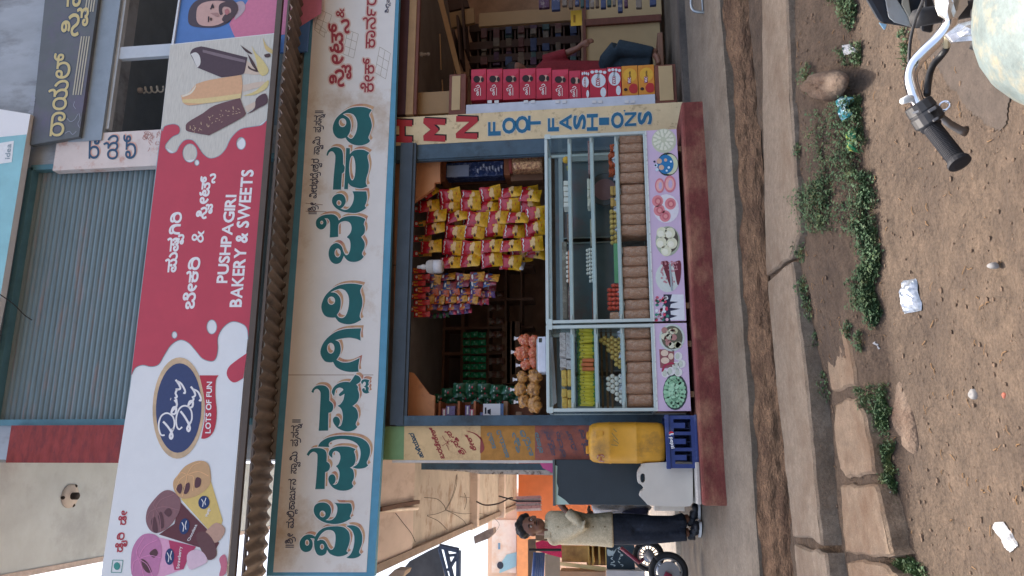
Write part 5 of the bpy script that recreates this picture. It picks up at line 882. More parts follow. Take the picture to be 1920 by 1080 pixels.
cone(cz('745,400 900,360 1010,240 1115,590 1100,640 985,668'), cz('690,330 680,250 720,190 790,110 900,65 985,90 1010,200 1000,280 930,350 840,390 750,395'), (222, 196, 120), (206, 168, 124),
     [cz('720,340 705,300 745,265 760,300 745,355'), cz('770,350 775,290 820,255 825,310 800,355'), cz('870,300 880,215 925,225 915,290')], (180+950/4.697, 850+432/4.697, 10.5, 12.5, 20, .15), 'Mango', (390, 968), (394, 953),
     [cz('800,190 740,230 700,320'), cz('800,190 790,260 760,380'), cz('800,190 860,210 850,330'), cz('800,190 900,160 990,200'), cz('800,190 850,110 920,80'), cz('800,190 750,170 705,220')])
cone(cz('555,715 690,620 740,425 830,520 970,660 1085,790 1040,870 870,815'), cz('440,600 450,500 500,420 580,340 650,325 720,370 745,430 730,520 650,640 550,700 480,680'), (104, 62, 68), (140, 104, 108),
     [cz('490,640 485,590 520,560 545,690 510,695'), cz('555,600 545,540 580,520 600,640 570,660'), cz('600,520 640,480 670,520 640,560')], (180+778/4.697, 850+643/4.697, 9.5, 15, 20, .15), 'Chocolate', (356, 1014), (370, 984),
     [cz('520,490 470,520 445,590'), cz('520,490 500,580 490,680'), cz('520,490 560,560 570,690'), cz('520,490 600,470 730,500'), cz('520,490 570,410 690,360'), cz('520,490 510,440 560,370')])
cone(cz('520,1095 580,900 545,738 880,820 800,950 770,1020 560,1095'), cz('310,900 350,780 430,710 540,730 580,850 560,980 520,1095 330,1095'), (226, 170, 200), (196, 130, 170),
     [cz('410,1000 400,930 450,960 490,1040 450,1050'), cz('470,880 520,840 545,880 510,920')], (180+648/4.697, 850+910/4.697, 8.5, 15.5, 20, .05), 'Strawberry', (336, 1066), (341, 1025),
     [cz('370,930 330,960 320,1040'), cz('370,930 400,1000 420,1090'), cz('370,930 450,980 500,1090'), cz('370,930 470,900 570,920'), cz('370,930 430,820 540,760'), cz('370,930 360,850 420,740')])
paint([orient([p[:2] for p in cz('640,765 880,820 800,950 770,1020 690,1030 665,900')])], L2-.0008, 'label_print', P('pink_label', (182, 70, 106)), ban)
paint(etext('Strawberry', (336, 1066), (341, 1025), 5.5, .15), L4-.0002, 'lettering', M_bw, ban)
paint([orient(smooth_pts(cz('985,668 1060,610 1135,660 1110,740 1040,790 960,720'), 3))], L4+.0008, 'splash_print', P('splash_tan', (196, 160, 140)), ban)
paint([orient(smooth_pts(cz('880,720 960,690 1040,780 1060,900 990,940 930,860'), 3))], L4+.0003, 'splash_print', P('splash_choc', (108, 76, 78)), ban)
paint([orient(smooth_pts(cz('800,900 860,850 940,870 980,950 900,1000 820,1020'), 3))], L4-.0002, 'splash_print', P('splash_pink', (222, 196, 210)), ban)
paint([orient(smooth_pts(cz('1085,930 1130,890 1155,960 1140,1060 1085,1080 1100,1000'), 3))], L4, 'fruit_print', P('fruit_pink', (206, 120, 140)), ban)
paint(ktext('dde ai ri _ dde lm', (229, 1036), (238.5, 957), 14, .5), L2, 'lettering', P('banner_crimson', (178, 66, 78)), ban)
sq = cz('147,940 237,942 222,1050 133,1048'); bb = B()
for i in range(4): bb.flat([ribbon([sq[i-1][:2], sq[i][:2]], 1.1)], L2)
bb.obj('green_mark', P('mark_green', (70, 150, 140)), ban, fix=False)
paint([orient(ell(180+184/4.697, 850+993/4.697, 6, 7.2))], L2, 'green_mark', P('mark_green', (70, 150, 140)), ban)
# three bars on sticks
bz = lambda s: zpx(C_(s), 280, 0, 4.0)
def shp(s, name, c, lay, k=3): return paint([orient(smooth_pts(bz(s), k))], lay, name, P('print_%s_%d_%d' % (name, c[0], c[1]), c), ban)
shp('730,455* 830,520 820,560 700,550*', 'stick_print', (214, 196, 176), L2); shp('690,640* 850,610 860,640 700,690*', 'stick_print', (214, 196, 176), L2); shp('715,800* 800,760 810,790 735,840*', 'stick_print', (214, 196, 176), L2)
shp('305,400* 325,368 370,352 430,355 735,430* 725,490 712,545 690,560* 620,572 540,580* 360,507* 340,470', 'bar_print', (86, 72, 80), L3)
shp('310,405* 345,392 372,410 384,450 380,485 360,507* 342,470 325,430', 'bite_print', (222, 222, 216), L4); shp('400,372* 560,410 720,450* 718,470* 560,435 400,392*', 'gloss_print', (132, 118, 124), L4)
shp('238,715* 290,700 330,655 350,630* 450,600 690,562* 698,640 685,735* 520,760 420,775 300,790 252,768', 'bar_print', (222, 178, 138), L3-.0007); shp('240,718* 300,695 340,650 350,628* 345,660 310,705 250,728*', 'bite_print', (232, 226, 206), L4); shp('248,770* 420,775 685,735* 690,700* 420,735 250,745*', 'rim_print', (226, 206, 150), L4)
shp('272,965* 285,920 400,850 490,790 680,735* 700,790 725,850* 690,885 470,1003 430,1012 290,985', 'bar_print', (112, 82, 86), L3-.0014)
bb = B(); rg = random.Random(8)
for i in range(46):
    s, t = rg.random(), rg.random(); x = 300+s*390; yc = 975-s*165+(t-.5)*110*(.6+.4*s); a = rg.uniform(0, 3.1); r = rg.uniform(3, 9)
    bb.flat([ribbon([(280+(x-r*math.cos(a))/4, (yc-r*math.sin(a))/4), (280+(x+r*math.cos(a))/4, (yc+r*math.sin(a))/4)], 1.1)], L4-.0008)
bb.obj('nut_print', P('nut_print', (206, 180, 150)), ban, fix=False)
shp('765,340* 800,400 850,450 895,530 850,570 815,530 800,450', 'splash_print', (218, 202, 140), L3); shp('850,280* 880,340 930,380 925,405* 870,370', 'splash_print', (214, 190, 130), L3); shp('700,720* 800,680 890,600 880,660 790,710', 'splash_print', (218, 202, 140), L3)
shp('680,335* 730,370 770,400 760,405 720,385', 'drip_print', (84, 66, 66), L4); shp('735,400* 780,460 822,545* 770,490', 'drip_print', (84, 66, 66), L4); shp('740,490* 770,515 810,525 805,540 745,515', 'drip_print', (84, 66, 66), L4); shp('730,855* 790,810 800,740 870,700 885,770 820,810 770,840', 'drip_print', (92, 70, 76), L4); shp('860,410* 900,400 905,425 870,430', 'drip_print', (84, 66, 66), L4)
# ---------------------------------------------------------------- portrait banner
por = thing('portrait_banner', 'blue printed banner with a bearded man in a pink shirt', 'banner', (5, 6.78, 5.4))
PY = 6.78
b = B(); b.prism([(345, -70), (334, 0), (317, 110), (575, 95), (590, -70)], PY, .03); b.obj('sheet', mat('portrait_blue', (84, 128, 190), rough=.5, var=.1, scale=3), por)
b = B(); b.prism([(345, -70), (334, 0), (317, 111), (321, 112), (337, 0), (348, -70)], PY-.02, .03); b.obj('white_edge', P('white_edge', (224, 230, 232)), por)
qz = lambda s: zpx(C_(s), 280, 0, 4.0)
def pp(s, name, c, lay): return paint([orient(smooth_pts(qz(s), 4))], PY-.002*lay, name, P('portrait_%s' % name, c), por)
pp('600,180* 640,110 700,60 760,-40 800,-200* 1300,-200* 1290,100* 1050,250* 950,270* 645,285* 620,230', 'shirt', (210, 128, 156), 1)
pp('640,20* 700,10 720,60 690,110 640,150*', 'collar', (186, 170, 176), 2)
pp('290,150 300,70 345,10 430,-20 560,-30 640,10 660,60 640,110 590,170 500,205 380,205 310,190', 'hair', (84, 76, 84), 2)
pp('352,110 365,50 420,15 520,5 600,25 620,70 600,130 540,175 470,195 390,190 358,160', 'face', (206, 170, 160), 3)
pp('520,70 530,30 590,10 650,20 665,70 640,120 580,165 545,150 565,110 610,95 605,60 560,50 545,75 550,105 530,110', 'beard', (86, 72, 76), 4)
pp('566,75 588,65 600,90 582,112 568,100', 'lips', (182, 120, 122), 5)
for s in ('455,68* 470,30 478,32 465,70', '438,165* 440,125 450,128 446,165'): pp(s, 'eyebrow', (70, 60, 66), 5)
for cx, cy in ((478, 50), (462, 143)): paint([orient(ell(280+cx/4, cy/4, 1.6, 3.2))], PY-.012, 'printed_eye', P('portrait_eye', (60, 52, 58)), por)
pp('455,100* 510,95 520,120 505,125*', 'nose_line', (176, 138, 132), 5)
# ---------------------------------------------------------------- upper signs
roy = thing('purple_signboard', 'faded purple signboard with cream letters on the upper wall', 'signboard', (4.4, 6.95, 7.6))
RY = 6.95
b = B(); b.prism([(56, 272), (148, 256), (185, -10), (194, -80), (102, -80), (84, 0), (70, 140)], RY, .06); b.obj('board', mat('purple_board', (96, 102, 104), rough=.55, var=.12, scale=3, c2=(104, 100, 118), amt=.5, sc2=2), roy)
M_gold = P('sign_cream', (212, 196, 140)); M_rd = P('sign_slate', (66, 88, 110))
for s, a, c, h in (('rac aa ya lv', (118, 257), (134, 100), 36), ('si vs ssv', (146, 70), (155, -60), 36)):
    q = ktext(s, a, c, h, .6); paint([grow(g, 1.6) for g in q], RY-.002, 'letter_shadow', M_rd, roy); paint(q, RY-.004, 'lettering', M_gold, roy)
paint(ktext('sri _ de ttv', (62, 212), (67, 178), 9, .1), RY-.004, 'lettering', P('sign_pale', (170, 176, 190)), roy)
b = B()
for i in range(4):
    for ya, yb in ((68, 178), (-60, 22)):
        x0 = 137+i*4.8; f = lambda y: x0+(178-y)*.145
        b.flat([ribbon([(f(yb), yb), (f(ya), ya)], 2.2)], RY-.003)
b.obj('stripes', P('stripe_cream', (196, 190, 168)), roy, fix=False)
b = B()
for q in ([(140, 190), (138, 198), (142, 204)], [(126, 222), (132, 228), (140, 224), (146, 214)], [(122, 250), (130, 246), (136, 252), (143, 246)], [(148, 212), (150, 222), (146, 232), (150, 240)]): b.flat([ribbon(curve_pts(q), .9)], RY-.003)
b.obj('scrollwork', P('sign_pale', (170, 176, 190)), roy, fix=False)
ide = thing('telecom_signboard', 'white and cyan shop hoarding at the top of the upper wall', 'signboard', (2.8, 6.9, 8.1))
IY = 6.9
b = B(); b.prism([(57, 214), (33, 360), (0, 560), (-40, 760), (-160, 800), (-90, 190)], IY, .08); b.obj('board', mat('hoarding_white', (238, 240, 240), rough=.5, var=.02), ide)
b = B(); b.flat([orient([(50, 252), (33, 360), (-20, 680), (-60, 690), (-30, 260)])], IY-.003); b.obj('cyan_print', P('print_cyan', (150, 206, 214), var=.1, scale=3), ide, fix=False)
paint([orient([(0, 268), (26, 264), (22, 304), (-6, 308)])], IY-.005, 'label_patch', P('hoarding_patch', (236, 240, 240)), ide)
paint(etext('idea', (18, 298), (21, 270), 9, .3), IY-.007, 'lettering', P('idea_grey', (150, 170, 178)), ide)
M_pb = P('pier_blue', (58, 92, 120)); M_ps = P('pier_peach', (226, 178, 160))
pier = thing('vertical_pier_sign', 'blue painted letters stacked on the white upper pier', 'painted sign', (3.4, 7.0, 6.6))
for s, a, c, h in (('rac aa', (185, 299), (186.5, 253), 27), ('ya', (220, 300), (221.5, 252), 27), ('lv', (254, 299), (255.5, 253), 27)):
    q = ktext(s, a, c, h, .5); paint([[(x+2, y-2) for x, y in g] for g in q], 7.02-.002, 'letter_shadow', M_ps, pier); paint(q, 7.02-.004, 'lettering', M_pb, pier)
b = B(); rg = random.Random(4)
for i in range(26):
    x, y = rg.uniform(268, 302), rg.uniform(244, 262+ (i % 3)*8); b.flat([ribbon(curve_pts([(x, y), (x+rg.uniform(-5, 5), y+4), (x+rg.uniform(-4, 6), y+7)]), 1.0)], 7.02-.003)
b.obj('flower_ornament', P('ornament_red', (190, 140, 130)), pier, fix=False)
# ---------------------------------------------------------------- painted pier of the shoe shop
fs = thing('footwear_pier_sign', 'cream pier painted with stacked red and blue letters of the footwear shop', 'painted sign', (3.37, 6.99, 2.4))
PYR = 7.0
def stack(ch, x0, y0, y1, h, m, sh_m, off, bold, nm='lettering'):
    q = etext(ch, (x0, y0), (x0-.5*(y1-y0)*.0, y1), h, bold, up=(-1, -.05)); 
    if sh_m: paint([[(x+off[0], y+off[1]) for x, y in g] for g in q], PYR-.002, 'letter_shadow', sh_m, fs)
    paint(q, PYR-.004, nm, m, fs)
M_fr = P('pier_red', (176, 52, 58)); M_fk = P('pier_black', (40, 34, 36)); M_fb = P('pier_teal_blue', (44, 108, 142)); M_fw = P('pier_halo', (216, 206, 184))
for ch, x0, x1, y0, y1 in (('H', 737, 770, 265, 228), ('M', 797, 832, 263, 226), ('N', 858, 892, 258, 222)): stack(ch, x1, y0, y1, x1-x0, M_fr, M_fk, (2.5, -2.5), 4)
for ch, x0, x1, y0, y1 in (('F', 916, 938, 253, 229), ('O', 943, 966, 249, 221), ('O', 968, 990, 248, 218), ('T', 991, 1013, 243, 217), ('F', 1028, 1047, 245, 222), ('A', 1050, 1071, 243, 215), ('S', 1076, 1097, 241, 215), ('H', 1101, 1120, 244, 214), ('I', 1124, 1141, 233, 221), ('O', 1147, 1168, 239, 211), ('N', 1172, 1192, 235, 211), ('S', 1197, 1221, 232, 209)): 
    q = etext(ch, (x1, y0), (x1, y1), x1-x0, 1.3, up=(-1, .04)); paint([grow(g, 1.6) for g in q], PYR-.002, 'letter_outline', M_fw, fs); paint(q, PYR-.004, 'lettering', M_fb, fs)
paint([orient(ell(1171, 207.5, 1.8, 1.4))], PYR-.004, 'lettering', M_fb, fs)
# ---------------------------------------------------------------- painted pier of the bakery
bp = thing('bakery_pier_sign', 'narrow pier painted green cream and mustard with red and blue handwriting', 'painted sign', (.19, 6.99, 2.6))
for nm, q, c, kw in (('green_band', [(700, 799.5), (758, 799.5), (757, 862), (700, 862)], (124, 158, 112), {}), ('cream_band', [(758, 799), (901, 798.5), (901, 863), (757, 862)], (222, 190, 140), dict(c2=(190, 150, 110), amt=.3, sc2=8)), ('mustard_band', [(901, 798.5), (1003, 798), (1003, 863), (901, 863)], (180, 128, 62), dict(var=.2, scale=12)), ('red_band', [(1003, 798), (1260, 797), (1260, 866), (1003, 863)], (158, 92, 76), dict(var=.25, scale=10, c2=(120, 84, 84), amt=.5, sc2=9))):
    paint([orient(q)], PYR-.002, nm, mat('pier_'+nm, c, **kw), bp)
M_t, M_r, M_g = P('script_teal', (30, 74, 92)), P('script_maroon', (150, 52, 56)), P('script_faded_blue', (100, 128, 132), c2=(140, 120, 90), amt=.3, sc2=50)
M_g2 = P('script_faded_violet', (96, 84, 96), c2=(140, 100, 90), amt=.35, sc2=50)
for s, a, c, h, m in (('ha u lli yac aa da', (795, 858), (775, 812), 9.5, M_t), ('ba ra dde lm ke lm kv', (834, 860), (813, 802), 10, M_r), ('ki rs sa ma_s sa', (873, 853), (843, 808), 11, M_r), ('ke lm kv', (894, 845), (880, 815), 10, M_r),
                      ('ba da aa ni', (930, 841), (921, 811), 9, M_g), ('ja aa ma u ni', (955, 858), (938, 806), 9, M_g), ('la dds u', (976, 850), (965, 810), 9, M_g), ('ba ra ps ri', (1001, 855), (982, 806), 10, M_g), ('ka ja_c aa', (1019, 850), (1008, 810), 9, M_g), ('pa ps ka', (1042, 855), (1028, 808), 9, M_g2), ('ka ra aa', (1062, 858), (1048, 808), 9, M_g2), ('mi ttv', (1082, 845), (1068, 808), 9, M_g2), ('sa vs ka', (1104, 855), (1094, 804), 10, M_g2)):
    paint(ktext(s, a, c, h, .35), PYR-.0045, 'lettering', m, bp)
b = B()
for q in ([(829, 817), (836, 828)], [(838, 834), (842, 845)], [(829, 836), (848, 824)], [(837, 826), (842, 834)], [(841, 824), (837, 836)]): b.flat([ribbon(q, .9)], PYR-.0045)
for q in ([(875, 808), (888, 812), (897, 818), (904, 826)],): b.flat([ribbon(curve_pts(q), [1, 1.2, 1.4, 1.6, 1.8, 2, 2.2, 2.4, 2.6, 2.8, 3, 3, 3])], PYR-.0045)
b.obj('star_flourish', M_r, bp, fix=False)
paint([orient(smooth_pts([(901, 818, 1), (906, 830), (908, 842), (902, 850), (900, 848, 1)]))], PYR-.0045, 'flourish', P('flourish_red', (150, 74, 70)), bp)
# ================================================================ display cases
CY = 6.5
M_alu = mat('aluminium', (190, 204, 202), rough=.38, var=.06, scale=10, metal=.35)
M_alu2 = mat('dull_aluminium', (156, 166, 164), rough=.45, var=.1, scale=10, metal=.3)
M_glass = glass('case_glass', (248, 251, 251), .012)
def cz_(x, y): return at(x, y, CY).z
def cx_(x, y): return at(x, y, CY).x
ZT, ZP, ZB = 2.025, (cz_(1213, 250)+cz_(1231, 770))/2, .805
SZ = [cz_(1069, 430), cz_(1112, 430), cz_(1160, 430)]       # shelf heights
XL, XM0, XM1, XR = .44, cx_(1150, 608), cx_(1150, 604), 3.01
def case(x0, x1, label, ydoor):
    t = thing('display_case', label, 'display case', ((x0+x1)/2, CY, .77), 'glass sweet display cases on the plinth')
    f = .028; b = B()
    for x in (x0, x1-f):
        b.box(x, x+f, CY, CY+f, ZP, ZT); b.box(x, x+f, CY+.46, CY+.46+f, .80, ZT)
    for z in (ZP, ZT-f): b.box(x0+f, x1-f, CY+.001, CY+f, z, z+f); b.box(x0+f, x1-f, CY+.461, CY+.46+f, z, z+f)
    for x in (x0, x1-f):
        for z in (ZP, ZT-f): b.box(x+.001, x+f-.001, CY+f, CY+.46, z+.001, z+f-.001)
    b.obj('frame', M_alu, t, bev=.003)
    for x in (x0+.014, x1-.014): B().obox((x, CY-.003, ZT-.03), (.024, 0, 0), (0, .002, 0), (0, 0, .026)).obj('corner_plate', M_alu, t)
    b = B(); b.box(x0+f, x1-f, CY+.012, CY+.016, ZP+f, ZT-f); b.obj('glass_front', M_glass, t)
    b = B(); b.box(x0+.004, x0+.008, CY+f, CY+.46, ZP+f, ZT-f); b.obj('glass_side', M_glass, t)
    b = B(); b.box(x1-.008, x1-.004, CY+f, CY+.46, ZP+f, ZT-f); b.obj('glass_side', M_glass, t)
    b = B(); b.box(x0+f, x1-f, CY+f, CY+.46, ZT-.012, ZT-.006); b.obj('glass_top', M_glass, t)
    for z in SZ:
        b = B(); b.box(x0+f, x1-f, CY+.06, CY+.455, z-.008, z); s = b.obj('shelf', glass('shelf_glass', (205, 222, 220), .06), t)
        b = B(); b.box(x0+f, x1-f, CY+.035, CY+.06, z-.022, z+.014); b.box(x0+f, x1-f, CY+.030, CY+.035, z-.016, z-.004); b.obj('shelf_rail', M_alu, s, bev=.002)
        b = B()
        for x in (x0+f, x1-f-.05): b.box(x, x+.05, CY+.03, CY+.05, z-.012, z+.012)
        b.obj('shelf_bracket', mat('bracket_white', (214, 216, 208)), s)
    b = B(); b.box(x0+f, x1-f, CY+.03, CY+.46, ZP+.004, ZP+.02); b.obj('case_floor', mat('case_floor_grey', (120, 120, 116)), t)
    b = B()
    b.box(x0, x1, CY+.495, CY+.50, ZP, ZT-.06); b.obj('back_panel', mat('case_back', (96, 112, 118), rough=.4, var=.15, scale=3, c2=(120, 96, 96), amt=.3, sc2=2), t)
    b = B(); w_ = .05
    for xa, xb in ((x0+f, (x0+x1)/2+.03), ((x0+x1)/2-.03, x1-f)):
        b.box(xa, xa+w_, CY+.465, CY+.49, ZP+.03, ZT-.1); b.box(xb-w_, xb, CY+.465, CY+.49, ZP+.03, ZT-.1)
    b.box(x0+f, x1-f, CY+.463, CY+.488, ZT-.14, ZT-.10); b.obj('rear_door_frame', M_alu2, t)
    b = B(); b.box(x0, x1, CY+.003, CY+.012, ZB, ZP-.002); b.obj('picture_panel', mat('panel_lilac', (206, 184, 208), rough=.4, var=.05, scale=6), t)
    b = B(); b.box(x0+.01, x1-.01, CY+.03, CY+.48, ZB, ZP-.01); b.obj('base_box', M_dark, t)
    b = B(); b.box(x0+.001, x1-.001, CY-.001, CY+.003, ZP-.004, ZP+.006); b.obj('drip_trim', mat('trim_white', (214, 220, 214), c2=(110, 90, 80), amt=.3, sc2=30), t)
    for xa in (x0+.12, x1-.2):
        for ya in (CY+.05, CY+.38): b = B(); b.box(xa, xa+.05, ya, ya+.05, .766, ZB); b.obj('leg', mat('leg_wood', (150, 116, 86)), t)
    return t
caseA = case(XM1, XR, 'wide glass display case with bread loaves along its floor and cakes printed below', 0)
caseB = case(XL, XM0, 'narrow glass display case with bananas yellow packs on its middle shelf', 0)
caseB['label'] = 'narrow glass display case with yellow green packets on its middle shelf'
# printed pictures of sweets on the lilac panels
def pr(parent, conts, name, c, lay):
    return paint([orient(q) for q in conts], CY+.003-.0008*lay-.0006, name, P('pic_%d_%d_%d' % c, c), parent)
A_ = caseA
pr(A_, [ell(1245, 264, 23, 23)], 'plate_print', (196, 200, 172), 1)
for r0 in (10, 17): pr(A_, [[(1244+math.cos(a)*r+math.cos(a+1.57)*s*2.4, 262+math.sin(a)*r+math.sin(a+1.57)*s*2.4) for r, s in ((r0-4.5, -.7), (r0+2.5, -1.2), (r0+2.5, 1.2), (r0-4.5, .7))] for a in [k*6.283/(7 if r0 == 10 else 14) for k in range(7 if r0 == 10 else 14)]], 'slice_print', (226, 226, 204), 2)
pr(A_, [ell(1252, 308, 20, 22)], 'plate_print', (50, 60, 52), 1); pr(A_, [ell(1256, 308, 15, 19)], 'rim_print', (206, 214, 176), 2); pr(A_, [ell(1248, 308, 15, 18)], 'cake_print', (42, 120, 172), 3)
pr(A_, [ell(1236, 302, 5, 5), ell(1240, 314, 5, 5), ell(1248, 300, 3, 3)], 'cream_print', (214, 176, 150), 4); pr(A_, [ell(1230, 310, 3.4, 3.4), ell(1232, 318, 3, 3), ell(1254, 314, 2.4, 2.4), ell(1250, 320, 2, 2), ell(1258, 303, 2, 2)], 'dot_print', (206, 226, 234), 5); pr(A_, [ell(1229, 310, 1.8, 1.8), ell(1227, 303, 2, 2)], 'dot_print', (40, 46, 70), 6)
for cx, cy, rx, ry in ((1256, 345, 11, 16), (1237, 348, 9, 14)):
    pr(A_, [ell(cx, cy, rx, ry)], 'ring_print', (214, 128, 138), 2); pr(A_, [ell(cx, cy, rx*.75, ry*.75)], 'ring_print', (232, 176, 168), 3); pr(A_, [ell(cx+1, cy, rx*.35, ry*.5)], 'ring_print', (196, 178, 206), 4)
pr(A_, [ell(1249, 391, 24, 27)], 'plate_print', (222, 220, 224), 1)
for cx, cy in ((1233, 377), (1257, 382), (1236, 394), (1247, 405)): 
    pr(A_, [ell(cx, cy, 10.5, 11)], 'sweet_print', (218, 138, 142), 2); pr(A_, [ell(cx+1, cy, 6.5, 7)], 'sweet_print', (198, 108, 116), 3); pr(A_, [ell(cx+1, cy+.5, 3.5, 4)], 'sweet_print', (226, 156, 152), 4)
pr(A_, [ell(1252, 452, 23, 28)], 'plate_print', (168, 178, 156), 1); pr(A_, [ell(1254, 450, 18, 24)], 'plate_print', (84, 78, 66), 2)
for cx, cy in ((1241, 436), (1256, 437), (1240, 455), (1260, 456), (1249, 470)): pr(A_, [ell(cx, cy, 10, 10.5)], 'sweet_print', (222, 222, 190), 3); pr(A_, [ell(cx-2, cy+2, 6, 6)], 'sweet_print', (236, 236, 212), 4)
pr(A_, [ell(1252, 520, 23, 28)], 'plate_print', (206, 214, 206), 1)
for s in ('1240,490* 1254,492 1262,530 1258,540 1250,520', '1262,492* 1276,490 1276,520 1270,534'): pr(A_, [smooth_pts(C_(s))], 'filling_print', (110, 46, 56), 2)
rg = random.Random(9)
pr(A_, [ell(rg.uniform(1240, 1274), rg.uniform(490, 530), rg.uniform(1.2, 2.6), rg.uniform(1.2, 2.6), 8) for k in range(36)], 'filling_print', (186, 130, 136), 3)
pr(A_, [[(1254, 495), (1258, 495), (1262, 545), (1258, 545)]], 'spoon_print', (156, 168, 170), 4)
pr(A_, [[(1256, 552), (1282, 552), (1284, 600), (1256, 600)]], 'cake_print', (220, 224, 226), 1); pr(A_, [[(1244, 552), (1260, 552), (1256, 565), (1272, 566), (1258, 570), (1256, 577), (1276, 579), (1257, 583), (1258, 590), (1270, 592), (1256, 597), (1258, 603), (1244, 602)]], 'icing_print', (46, 46, 66), 2)
for c in ((206, 70, 96), (222, 228, 228), (66, 140, 120), (232, 180, 196)): pr(A_, [ell(rg.uniform(1230, 1252), rg.uniform(556, 600), 3, 3, 8) for k in range(13)], 'topping_print', c, 3)
A_ = caseB
pr(A_, [ell(1260, 633, 24, 26)], 'plate_print', (196, 206, 196), 1); pr(A_, [ell(1260, 633, 20, 22)], 'plate_print', (96, 96, 78), 2)
for k in range(14): pr(A_, [ell(1260+rg.uniform(-16, 16), 633+rg.uniform(-17, 17), 6, 6, 9)], 'sweet_print', rg.choice([(196, 196, 156), (172, 176, 140), (176, 128, 120), (214, 214, 186)]), 3)
pr(A_, [[(1236, 655), (1264, 655), (1264, 690), (1238, 690)]], 'sweet_print', (142, 86, 88), 1); pr(A_, [ell(1246, 662, 7, 6), ell(1247, 676, 8, 6), ell(1258, 668, 5, 6)], 'sweet_print', (222, 200, 176), 2)
pr(A_, [ribbon(curve_pts([(1242, 697), (1246, 686), (1258, 681), (1266, 684)]), 4)], 'ribbon_print', (168, 54, 80), 3)
for cx, cy in ((1272, 668), (1278, 682), (1268, 686), (1272, 698), (1258, 696), (1248, 700)): pr(A_, [ell(cx, cy, 7.5, 8)], 'sweet_print', (222, 222, 216), 2); pr(A_, [ell(cx-2, cy, 4, 6)], 'sweet_print', (196, 204, 188), 3)
pr(A_, [ell(1266, 735, 23, 34)], 'plate_print', (58, 74, 70), 1); pr(A_, [ell(1264, 735, 20, 30)], 'plate_print', (104, 146, 116), 2)
for k in range(20): a = k*6.283/20; pr(A_, [ell(1265+math.cos(a)*15, 735+math.sin(a)*24, 6.5, 5.2, 10, a)], 'roll_print', [(158, 206, 168), (140, 190, 150)][k % 2], 3)
for k in range(8): a = k*.9; pr(A_, [ell(1264+math.cos(a)*6, 735+math.sin(a)*(4+k*1.6), 5.5, 5, 10)], 'roll_print', (168, 214, 176), 4)
M_vine = P('vine_print', (120, 60, 100))
# ---------------------------------------------------------------- what lies in the cases
def px_x(x, y, Y): return at(x, y, Y).x
M_bread = mat('bread_in_film', (180, 128, 98), rough=.3, var=.2, scale=16, bump=.9, c2=(216, 180, 156), amt=.45, sc2=22, spec=.7, dist=.012, stretch=(1, 1, .5))  # pale streaks paint the sheen of the film into the colour
M_film = mat('white_film', (214, 216, 220), rough=.3, var=.1, scale=20)
def bread(seed):
    rg = random.Random(seed); b = B(); R = []
    w_, d, h = .0515, .10, .235
    for k in range(13):
        t = k/12; z = h*t; s = 1-.12*(t < .04)-.05*max(0, t-.85)*6
        ring = []
        for j in range(28):
            a = 6.283*j/28; c, s_ = math.cos(a), math.sin(a); q = (abs(c)**7+abs(s_)**7)**(-1/7)
            n_ = 1+(fbm(c*2+seed, s_*2+t*6, seed)-.5)*.08+.012*math.sin(t*40+a*3+seed)
            ring.append((c*q*w_*s*n_, s_*q*d*s*n_, z))
        R.append(ring)
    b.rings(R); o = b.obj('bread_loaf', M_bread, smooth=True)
    f = B()
    for k in range(5):
        x0 = rg.uniform(-.03, .03); y0 = rg.uniform(-.08, -.02); rr = []
        for j in range(5):
            t = j/4; rr.append([(x0+math.cos(a)*.016*(1-.3*t)+rg.uniform(-.008, .008)+t*rg.uniform(-.01, .02), y0+math.sin(a)*.012+rg.uniform(-.006, .006), h-.005+t*rg.uniform(.03, .055)) for a in [i*6.283/7 for i in range(7)]])
        f.rings(rr)
    fo = f.obj('film_twist', M_film, o, smooth=True)
    return o
zf = ZP+.022; loaves = []
ysA = [258, 276, 295.5, 313.5, 333, 353, 372, 391, 410, 431, 470, 488, 509, 530, 550, 570, 590]
ysB = [624, 647, 668, 688, 708, 728, 750]
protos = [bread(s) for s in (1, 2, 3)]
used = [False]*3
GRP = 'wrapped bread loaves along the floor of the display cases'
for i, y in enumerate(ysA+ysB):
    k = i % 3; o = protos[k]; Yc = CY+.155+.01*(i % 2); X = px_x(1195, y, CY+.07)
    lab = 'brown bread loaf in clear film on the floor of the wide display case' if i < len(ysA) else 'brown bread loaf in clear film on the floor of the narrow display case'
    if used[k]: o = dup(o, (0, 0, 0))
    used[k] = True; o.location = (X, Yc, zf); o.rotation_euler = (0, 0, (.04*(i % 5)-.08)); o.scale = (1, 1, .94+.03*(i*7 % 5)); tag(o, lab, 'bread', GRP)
def pile(make, spots, label, cat, name, group, jit=.15, seed=0):
    """copies of one small sweet at the given points"""
    rg = random.Random(seed); p = make(); p.name = name; first = True
    for s in spots:
        o = p if first else dup(p, (0, 0, 0)); first = False
        o.location = s; o.rotation_euler = (rg.uniform(-jit, jit), rg.uniform(-jit, jit), rg.uniform(-.4, .4)); tag(o, label, cat, group)
def mball(m, r, sx=1, sy=1, sz=1, jit=.06):
    def f():
        b = B().ball((0, 0, 0), r, sx, sy, sz, 12, 8, jit); return b.obj('sweet', m, smooth=True)
    return f
def mbox(m, x, y, z, bev=.004):
    def f(): return B().box(-x/2, x/2, -y/2, y/2, -z/2, z/2).obj('sweet', m, bev=bev)
    return f
M_white = mat('milk_sweet', (232, 228, 214), rough=.6, var=.05, scale=20); M_yel = mat('laddu_yellow', (210, 178, 96), rough=.6, var=.18, scale=60, bump=.3, dist=.004)
M_or = mat('jalebi_orange', (206, 92, 48), rough=.4, var=.25, scale=40, bump=.4, dist=.004); M_redsw = mat('red_sweet', (206, 78, 56), rough=.45, var=.2, scale=40)
s1, s2, s3 = SZ
YI = CY+.16
